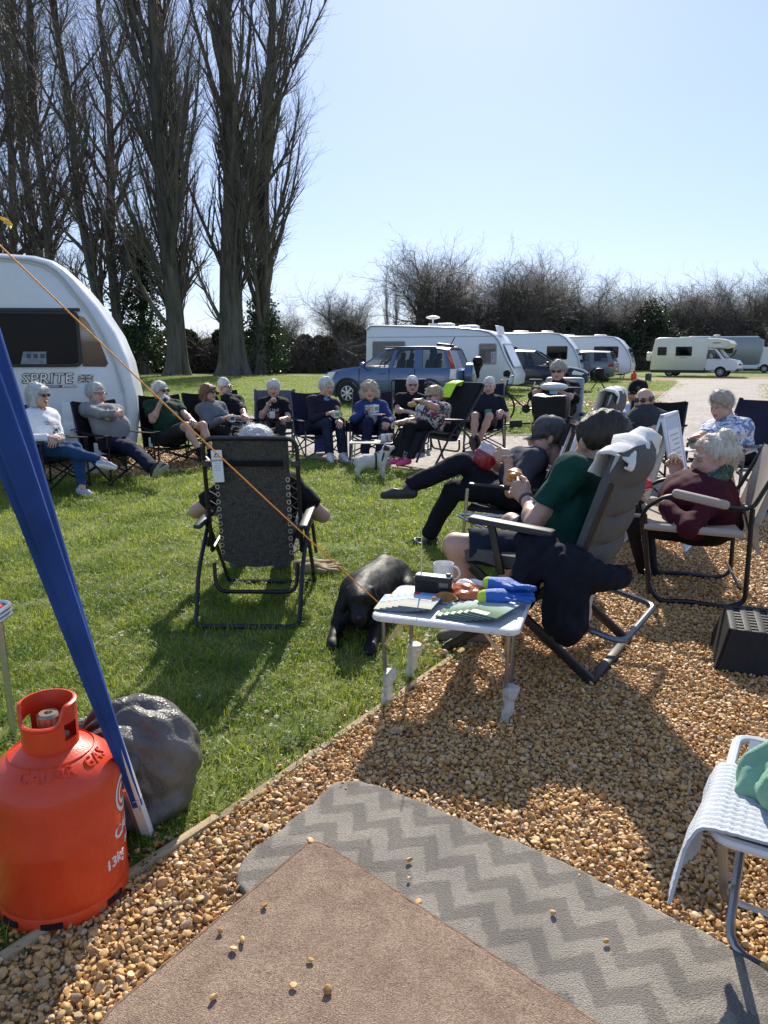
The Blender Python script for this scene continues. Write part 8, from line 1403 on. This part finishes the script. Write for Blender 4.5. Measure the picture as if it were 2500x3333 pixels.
def bike(label, X):
    r = thing('bicycle', label, 'bicycle', (0, 0, 0), 0, 'bicycles by the white caravan'); r.matrix_world = X; mk = BLACKM()
    for x in (-.52, .52):
        w_ = MB().tube([(x + .33 * math.cos(a), 0, .34 + .33 * math.sin(a)) for a in np.linspace(0, 6.283, 30, endpoint=False)], .022, 7, closed=True).build('wheel', RUBBER(), r); s_ = MB(); [s_.rod((x, .02 * (-1) ** k, .34), (x + .32 * math.cos(k * .4488), 0, .34 + .32 * math.sin(k * .4488)), .0025, 3) for k in range(14)]; s_.rod((x, -.04, .34), (x, .04, .34), .022, 8); s_.build('spokes', ALU(), w_)
    f = MB(); bb_, st_, hd_, ra = (-.05, 0, .32), (-.2, 0, .78), (.36, 0, .80), (-.52, 0, .34); [f.rod(a, b, .017, 7) for a, b in ((bb_, st_), (bb_, (.38, 0, .68)), (st_, hd_), (bb_, ra), (st_, ra), ((.40, 0, .62), (.34, 0, .90)), ((.40, .045, .62), (.52, .05, .34)), ((.40, -.045, .62), (.52, -.05, .34)))]; f.build('frame', mk, r); MB().box((-.23, 0, .90), (.26, .13, .05), bev=.022).build('saddle', RUBBER(), r); MB().rod((-.2, 0, .78), (-.22, 0, .89), .013).build('seat_post', ALU(), r)
    MB().tube([(.28, .30, .98), (.34, .12, .95), (.35, -.12, .95), (.28, -.30, .98)], .013, 7).build('handlebar', mk, r); MB().lathe([(.09, -.006), (.09, .006)], 20, 0, Matrix.Translation((-.05, -.05, .32)) @ Matrix.Rotation(R(90), 4, 'X')).build('chainring', mk, r); MB().rod((-.05, -.06, .32), (.08, -.07, .24), .01).box((.09, -.10, .23), (.09, .06, .02)).build('pedal', mk, r); return r
bk = bike('black bicycle standing in front of the older white caravan', Matrix.Translation((2.85, 15.2, 0)) @ Matrix.Rotation(R(158), 4, 'Z')); MB().box((.46, 0, .88), (.05, .05, .05), bev=.01).build('reflector', amb, bk); f = SDF((.2, -.2, .9), (.5, .2, 1.2), .015); f.ell((.34, .1, 1.03), (.08, .07, .07)); f.noise(.01, 60, 2); mesh_np('handlebar_bag', [f.mesh()], cloth('black_nylon', (.012, .012, .014)), bk)
bike('dark bicycle lying on its side on the grass', Matrix.Translation((2.35, 14.6, .06)) @ Matrix.Rotation(R(20), 4, 'Z') @ Matrix.Rotation(R(84), 4, 'X'))
g2 = gas((14.1, 42.3, 0), 1, 'distant red gas cylinder standing beside the smallest caravan', False)
def barrel(label, loc, rz, mat, r=.19, l=.5, stand=False):
    o = thing('water_carrier', label, 'water container', loc, rz, 'water containers by the caravans'); MB().lathe([(r * .3, -l / 2), (r * .9, -l / 2), (r, -l * .42), (r, l * .42), (r * .9, l / 2), (r * .3, l / 2)], 20, 0, Matrix.Translation((0, 0, r if not stand else l / 2)) @ (Matrix.Rotation(R(90), 4, 'Y') if not stand else Matrix())).build('drum', mat, o, 40); MB().lathe([(.04, 0), (.04, .04)], 10, 0, Matrix.Translation((0, 0, (r * 2 if not stand else l) - .01))).build('cap', DKTRIM, o); return o
barrel('grey plastic drum under the smallest caravan', (11.9, 42.6, 0), .3, M('grey_drum', (.16, .17, .18), .5)); barrel('dark upright tub beside the distant red gas cylinder', (14.75, 41.8, 0), 0, M('dark_tub', (.05, .055, .06), .5), .17, .42, True); barrel('white water tub on the gravel under the near caravan', (-3.45, 8.85, 0), 0, M('pale_tub', (.55, .56, .55), .5), .14, .30, True)
f = SDF((-.5, -.4, 0), (.5, .4, .9), .03); f.ell((0, 0, .62), (.24, .18, .26)); f.cone((.1, 0, .5), (.35, 0, .42), .12, .08, .06); f.noise(.03, 14, 3); hc = mesh_np('hitch_cover', [f.mesh()], cloth('black_nylon', (.012, .012, .014)), None); hc.location = (8.9, 31.0, 0); tag(hc, 'black weather cover on a caravan hitch beside the dark navy car', 'cover'); MB().tube([(-.3, 0, 0), (0, 0, .45), (.3, 0, 0)], .03, 6).build('stand', DKTRIM, hc)
# little table by the curly haired woman
t2 = thing('side_table', 'low black topped folding table between the circle and the white terrier', 'table', (-.17, 9.18, 0), R(-3)); MB().prism(rrect(-.24, .27, -.17, .17, .02), .014, 0, Matrix.Translation((0, 0, .33))).build('table_top', M('black_table_top', (.05, .052, .055), .35, .2, 10), t2, 0); MB().tube([(x, y, .33) for x, y in rrect(-.245, .275, -.175, .175, .03)], .008, 6, closed=True).build('rim', ALU(), t2)
for s in (-1, 1): MB().tube(arc([(s * .22 + .015, -.16, .325), (s * .24 + .015, -.18, .012), (s * .24 + .015, .18, .012), (s * .22 + .015, .16, .325)]), .008, 6).build('leg', ALU(), t2)
mug('white mug on the low black topped table', (.0, 9.15, .338), 2.8); mug('white mug with orange picture on the low black topped table', (.07, 9.20, .338), 1.0, art=(M('orange_picture', (.5, .22, .08), .4, .5, 60), -1.5))
# ---------------------------------------------------------------- held and worn things
def hold(P, i, off=(0, 0, 0)): return P.hand[i][0] + Vector(off)
PIC = M('picture_blue_green', (.05, .25, .55), .4, .2, 30, col2=(.15, .45, .12)); c = hold(pG, 0, (.035, -.045, -.02)); mug('white mug raised to the mouth of the man in the green polo', (c.x, c.y, c.z - .01), R(200), art=(M('dark_picture', (.06, .05, .10), .4, .5, 60), 1.2), tilt=(R(-12), R(50)))
c = hold(pB, 0, (.05, -.03, -.045)); mug('white mug with car picture held by the woman with brown bob', tuple(c), R(180), art=(M('dark_picture'), 1.9)); c = hold(pN, 0, (.05, -.03, -.045)); mug('mug with blue and green picture held by the man in navy jumper', tuple(c), R(180), art=(PIC, 1.9)); c = hold(pC, 0, (.045, -.03, -.045)); mug('mug with blue and green picture held by the curly haired woman', tuple(c), R(180), art=(PIC, 1.9))
def plate(label, pos, r=.10, m=None): o = MB().lathe([(.002, 0), (r * .6, 0), (r, .012), (r, .015), (r * .6, .005), (.002, .004)], 24, 0, cap=False).build('plate', m or WHITEP(), None, 40, loc=pos); return tag(o, label, 'plate', 'plates on laps')
def lump(name, label, cat, pos, r, mat, seed, group=None, amp=.004):
    f = SDF((-r[0] * 1.6,) * 3, (r[0] * 1.6,) * 3, max(.004, r[0] / 12)); f.ell((0, 0, 0), r); f.noise(amp, 90, seed, 6); o = mesh_np(name, [f.mesh()], mat, None); o.location = pos; return tag(o, label, cat, group)
c = (pT.kn[0] + pT.kn[1]) / 2 + Vector((0, .10, .095)); plate('dark plate on the lap of the white haired woman in black T shirt', tuple(c), .12, M('dark_plate', (.06, .07, .08), .4)); mug('white mug standing on the dark plate on a lap', (c.x - .03, c.y, c.z + .008), R(170))
BRD = M('bread_crust', (.50, .32, .15), .8, .3, 60); CRM = M('cream_bread', (.66, .54, .36), .8, .2, 60)
lump('sandwich', 'bite of food at the mouth of the white haired woman', 'food', tuple(hold(pT, 0, (.01, -.02, .03))), (.02, .016, .014), CRM, 2); c = (pC.kn[0] + pC.kn[1]) / 2 + Vector((.0, .1, .09)); plate('white plate with red napkin on the lap of the curly haired woman', tuple(c), .09)
o = MB().box((0, 0, 0), (.10, .07, .006), (0, .1, .4), bev=.002).build('napkin', M('red_paper', (.60, .04, .04), .7), None, 30, loc=(c.x + .06, c.y - .02, c.z + .02)); tag(o, 'red napkin on the white plate of the curly haired woman', 'napkin')
c = pN.kn[0].lerp(pN.kn[1], .5) + Vector((0, .12, .09)); plate('white plate on the lap of the man in navy jumper', tuple(c), .085)
lump('bread_roll', 'brown bread roll held out by the woman in the floral top', 'food', tuple(pK.hand[1][0] + Vector((-.03, -.02, -.02))), (.055, .04, .03), BRD, 3); lump('bread_roll', 'filled bread roll in the hand of the man in mirrored sunglasses', 'food', tuple(hold(pL, 0, (.03, -.03, .01))), (.05, .035, .03), CRM, 5)
lump('pastry', 'golden glazed pastry held by the man in the green polo', 'food', tuple((pV.hand[0][0] + pV.hand[1][0]) / 2 + Vector((-.02, -.01, .075))), (.042, .036, .034), M('glazed_pastry', (.48, .22, .05), .35, .45, 70), 6, amp=.008)
lump('sandwich', 'piece of sandwich raised by the woman in the maroon jumper', 'food', tuple(hold(pZ, 0, (.0, -.01, .045))), (.036, .02, .022), CRM, 7)
RP = M('crimson_foil', (.25, .012, .035), .25, .35, 30, spec=.8); RP2 = M('silver_foil_print', (.5, .5, .52), .25, .3, 40); c = (pP.hand[0][0] + pP.hand[1][0]) / 2; packet('crisp_packet', 'crimson crisp packet held by the man in the grey cap', 'crisp packet', Matrix.Translation(c + Vector((-.05, -.03, .01))) @ Matrix.Rotation(R(30), 4, 'Y') @ Matrix.Rotation(R(80), 4, 'X'), .15, .17, .07, [RP, RP2], 8, .62)
packet('crisp_packet', 'small teal crisp packet on the lap of the man in dark polo', 'crisp packet', Matrix.Translation(pD.H + Vector((.02, -.24, .16))) @ Matrix.Rotation(R(60), 4, 'X'), .10, .14, .05, [M('teal_foil', (.03, .20, .17), .3, .3, 30)], 9)
c = pZ.hand[1][0] + Vector((-.10, .12, .03)); plate('white plate of food on the lap of the woman in the maroon jumper', tuple(c), .125); packet('biscuit_packet', 'bright red biscuit packet on the plate of the woman in the maroon jumper', 'packet', Matrix.Translation(c + Vector((.04, -.03, .045))) @ Matrix.Rotation(R(20), 4, 'Z') @ Matrix.Rotation(R(35), 4, 'X'), .17, .12, .06, [M('red_foil', (.58, .02, .02), .25, .3, 30, spec=.8), CR2], 11, .80); lump('pastry', 'crumbly pastry on the white plate beside the red packet', 'food', (c.x - .07, c.y - .01, c.z + .028), (.03, .025, .02), BRD, 12)
c = (pF.hand[0][0] + pF.hand[1][0]) / 2 + Vector((-.02, -.03, -.05)); o = MB().lathe([(.002, 0), (.05, 0), (.065, .03), (.07, .085), (.066, .085), (.058, .02), (.002, .012)], 24, 0, cap=False).build('bowl', M('dark_grey_glaze', (.09, .10, .10), .25), None, 40, loc=tuple(c)); tag(o, 'dark grey bowl held by the woman in the floral blouse', 'bowl'); plate('white plate on the lap of the woman in the floral blouse', (c.x - .02, c.y + .02, c.z - .02), .12); lump('pastry', 'orange pastry above the grey bowl of the woman in the floral blouse', 'food', (c.x + .01, c.y - .01, c.z + .10), (.03, .022, .022), M('orange_pastry', (.55, .22, .06), .6, .4, 60), 13)
lump('sandwich', 'bit of red fruit held by the woman on the mobility scooter', 'food', tuple(hold(pS, 0, (.0, -.03, .03))), (.02, .016, .014), M('red_fruit', (.5, .05, .03), .4), 14)
TOW = cloth('white_towelling', (.74, .73, .70), var=.06, bscale=200, bump=.6)
def towel(label, chair, bp, nv, seed):
    rg = np.random.default_rng(seed); G = []; W_ = .27 if seed == 2 else .245
    for i in range(17):
        u = -1 + 2 * i / 16; row = []
        for j in range(22):
            t = (-1 + 2 * j / 21) * (1 if seed == 2 else .8); s = abs(t); top = bp(1.0)
            if t < 0: p = bp(1 - s * .085) + nv * (.055 + .012 * math.sin(u * 7 + seed)) * (1 if s > .1 else s * 10) + Vector((0, 0, .012))
            else: p = bp(1 - s * (.22 if seed == 2 else .24)) - nv * (.06 + .02 * math.sin(u * 5 + 1)) * (1 if s > .1 else s * 10) + Vector((0, 0, .012))
            z = .03 * math.exp(-s * s * 40) + .012 * math.sin(u * 9 + t * 4 + seed) + (.03 * u if seed == 1 else 0) * (1 - s); row.append(p + Vector((u * W_ + .02 * math.sin(t * 3), 0, z)))
        G.append(row)
    o = MB().grid(G, 0, .009).build('towel', TOW, None, 180, loc=tuple(chair.location), rot=tuple(chair.rotation_euler)); tag(o, label, 'towel', 'towels over chair backs'); return o
towel('white towel over the head of the chair under the man in the green polo', pc1, bp1, nv1, 1); towel('white towel over the head of the grey recliner beside the sign', pc2, bp2, nv2, 2)
MB().box((0, 0, 0), (.03, .002, .045), None).build('flag_label', M('dark_red_label', (.12, .02, .03), .7, .5, 60), pc1, 0).location = bp1(.66) + Vector((-.215, 0, 0)) + nv1 * .045
f = SDF((-.6, -.55, -.05), (.35, .35, .75), .0105); f.cone((-.285, -.02, .60), (-.30, -.26, .52), .045, .075, .05); f.cone((-.31, -.26, .50), (-.32, -.24, .29), .085, .10, .06); f.cone((-.31, -.08, .52), (-.32, -.02, .34), .06, .08, .06); f.cone((-.30, -.33, .48), (-.20, -.43, .47), .055, .04, .03); f.noise(.012, 17, 4, 6); f.noise(.006, 45, 5, 6, ridge=True); o = mesh_np('jacket', [f.mesh()], cloth('navy_fleece', (.010, .012, .020), var=.3, bump=.5), None); o.location = tuple(pc1.location); o.rotation_euler = tuple(pc1.rotation_euler); tag(o, 'dark navy jacket hanging over the arm of the padded recliner', 'jacket')
f = SDF((-.35, -.55, -.02), (.35, .3, .5), .011); f.ell((.0, -.14, .22), (.17, .09, .15)); f.cone((0, -.12, .32), (.0, -.1, .38), .12, .14, .03); f.noise(.012, 25, 3, 6, ridge=True); o = mesh_np('canvas_bag', [f.mesh()], cloth('natural_canvas', (.52, .48, .42), var=.08), None); o.location = tuple(pc1.location); o.rotation_euler = tuple(pc1.rotation_euler); tag(o, 'pale canvas bag slung under the seat of the padded recliner', 'bag')
HV = M('lime_hi_vis', (.50, .78, .03), .7, .08, 12); SIL = M('reflective_tape', (.55, .56, .56), .35, .1, 30, metal=.3)
def vest(label, parent, G, st):
    o = MB().grid(G, 0, .006).build('hi_vis_vest', HV, None, 60, loc=tuple(parent.location), rot=tuple(parent.rotation_euler)); tag(o, label, 'vest', 'yellow safety vests on chairs'); s = MB()
    for a, b in st: s.grid([[Vector(G[i][j]) + Vector((0, -.006 if a < 100 else .008, .003)) for j in range(len(G[0]))] for i in range(a, b + 1)], 0, .009)
    s.build('reflective_band', SIL, o, 60); return o
vest('lime safety vest hung over one corner of the black lounger back', gk, [[(.30 - .025 * i, bpk(1.0 - .05 * abs(j - 2))[0] + (.09 if j > 2 else -.02), bpk(1.0 - .05 * abs(j - 2))[1] + .02) for j in range(9)] for i in range(9)], [(3, 5)])
cB = [o for o in bpy.data.objects if o.get('label') == 'black camping chair with yellow vest on its side under the woman with brown bob'][0]
vest('lime safety vest with silver stripes on the chair behind the rope', cB, [[(-.30 - .006 * j + .02 * i, -.36 - .01 * i + .02 * math.sin(j + i), .84 - .05 * j) for j in range(11)] for i in range(8)], [(2, 3), (5, 6)])
def decal(P, kind, u, v, mat, w=.2, h=.1, s='', ext=.0002, rough=0, name='printed_design'):
    T = P.top; Xi = P.X.inverted(); fwv = (Xi.to_3x3() @ P.fw); o0 = Xi @ P.nb; up_ = Xi.to_3x3() @ P.up; rt_ = Xi.to_3x3() @ P.rt
    def pr(x, y):
        o_ = o0 + rt_ * (u - x) + up_ * (v + y) + fwv * .6; hit, loc, n, i = T.ray_cast(o_, -fwv); return (loc + n * .0025) if hit else (o_ - fwv * .48)
    if kind == 't': text('lettering', s, h, mat, P.root, None, ext, warp=lambda p: pr(p.x, p.y), bold=.001)
    else:
        rg = random.Random(3); m = MB(); n = 12; m.grid([[pr((-w / 2 + w * i / n) * (1 + rough * rg.uniform(-1, 1)), (-h / 2 + h * j / n) * (1 + rough * rg.uniform(-1, 1))) for i in range(n + 1)] for j in range(n + 1)]); m.build(name, mat, P.root, 60)
bpy.context.view_layer.update()
ORP = print_mat('orange_brown_print', (.02, .012, .01), [((.42, .13, .03), 1, .48), ((.55, .26, .08), 1.5, .58), ((.05, .03, .02), 1.9, .55)], 20); WI = M('white_ink', (.75, .73, .70), .6); decal(pT, 'p', 0, -.27, ORP, .19, .15, rough=.05); decal(pT, 't', -.01, -.155, WI, h=.06, s='of Hell')
decal(pW, 'p', -.02, -.115, M('red_print', (.55, .06, .09), .7, .8, 50, col2=(.85, .8, .8)), .20, .035); decal(pW, 'p', -.03, -.23, print_mat('black_figure_print', (.75, .75, .76), [((.02, .02, .03), 1, .46)], 18), .10, .13, rough=.06)
decal(pB, 't', 0, -.19, M('dark_ink2', (.05, .05, .06), .8), h=.05, s='LAMB'); decal(pM, 'p', -.08, -.13, M('teal_badge', (.03, .32, .34), .7), .04, .02); decal(pR, 'p', -.09, -.14, WI, .035, .006); decal(pZ, 'p', -.04, -.17, M('violet_badge', (.14, .10, .42), .7, .5, 80), .09, .05)
# inner top under the cardigan, scarf, watches
decal(pC, 'p', 0, -.20, print_mat('pale_floral_print', (.62, .62, .68), [((.28, .30, .42), 1, .54)], 24), .15, .36, name='blouse_front')
def loose(P, pts, r, name, mat, n=10, noise_=.006, vox=.009):
    Xi = P.X.inverted(); pts = [Xi @ p for p in pts]; lo = np.min([list(p) for p in pts], 0) - .12; hi = np.max([list(p) for p in pts], 0) + .12; f = SDF(lo, hi, vox)
    for a, b, ra, rb in zip(pts[:-1], pts[1:], r[:-1], r[1:]): f.cone(a, b, ra, rb, .02)
    f.noise(noise_, 55, 4, 7, ridge=True); return mesh_np(name, [f.mesh()], mat, P.root)
SCF = print_mat('green_scarf', (.045, .10, .075), [((.16, .20, .17), 1.3, .60), ((.02, .045, .035), 1, .55)], 30); q = pZ; ring = [q.nb + q.rt * .095 * math.cos(a) + q.fw * (.02 + .085 * math.sin(a)) + q.up * (.045 - .05 * math.sin(a)) for a in np.linspace(0, 6.283, 15)]
loose(q, ring, [.040] * 15, 'scarf', SCF); loose(q, [q.nb + q.fw * .10 - q.up * .0 - q.rt * .05, q.nb + q.fw * .17 - q.up * .12 - q.rt * .03, q.nb + q.fw * .21 - q.up * .19], [.05, .052, .035], 'scarf_end', SCF)
def watch(P, i, mat, k=.9):
    Xi = P.X.inverted(); a, b = Xi @ P.el[i], Xi @ P.wr[i]; d = (b - a).normalized(); c = a.lerp(b, k); u = d.orthogonal().normalized(); w = d.cross(u); MB().tube([c + (u * math.cos(t) + w * math.sin(t)) * .033 for t in np.linspace(0, 6.283, 18, endpoint=False)], .0075, 6, closed=True, flat=1.4).build('wristwatch', mat, P.root)
watch(pP, 1, M('steel_watch', (.55, .55, .55), .25, .2, 60, metal=.8), .93); watch(pV, 1, M('woven_bracelet', (.10, .08, .08), .8, .4, 90), .93); watch(pK, 1, M('steel_watch'), .93); watch(pT, 0, M('steel_watch'), .9)
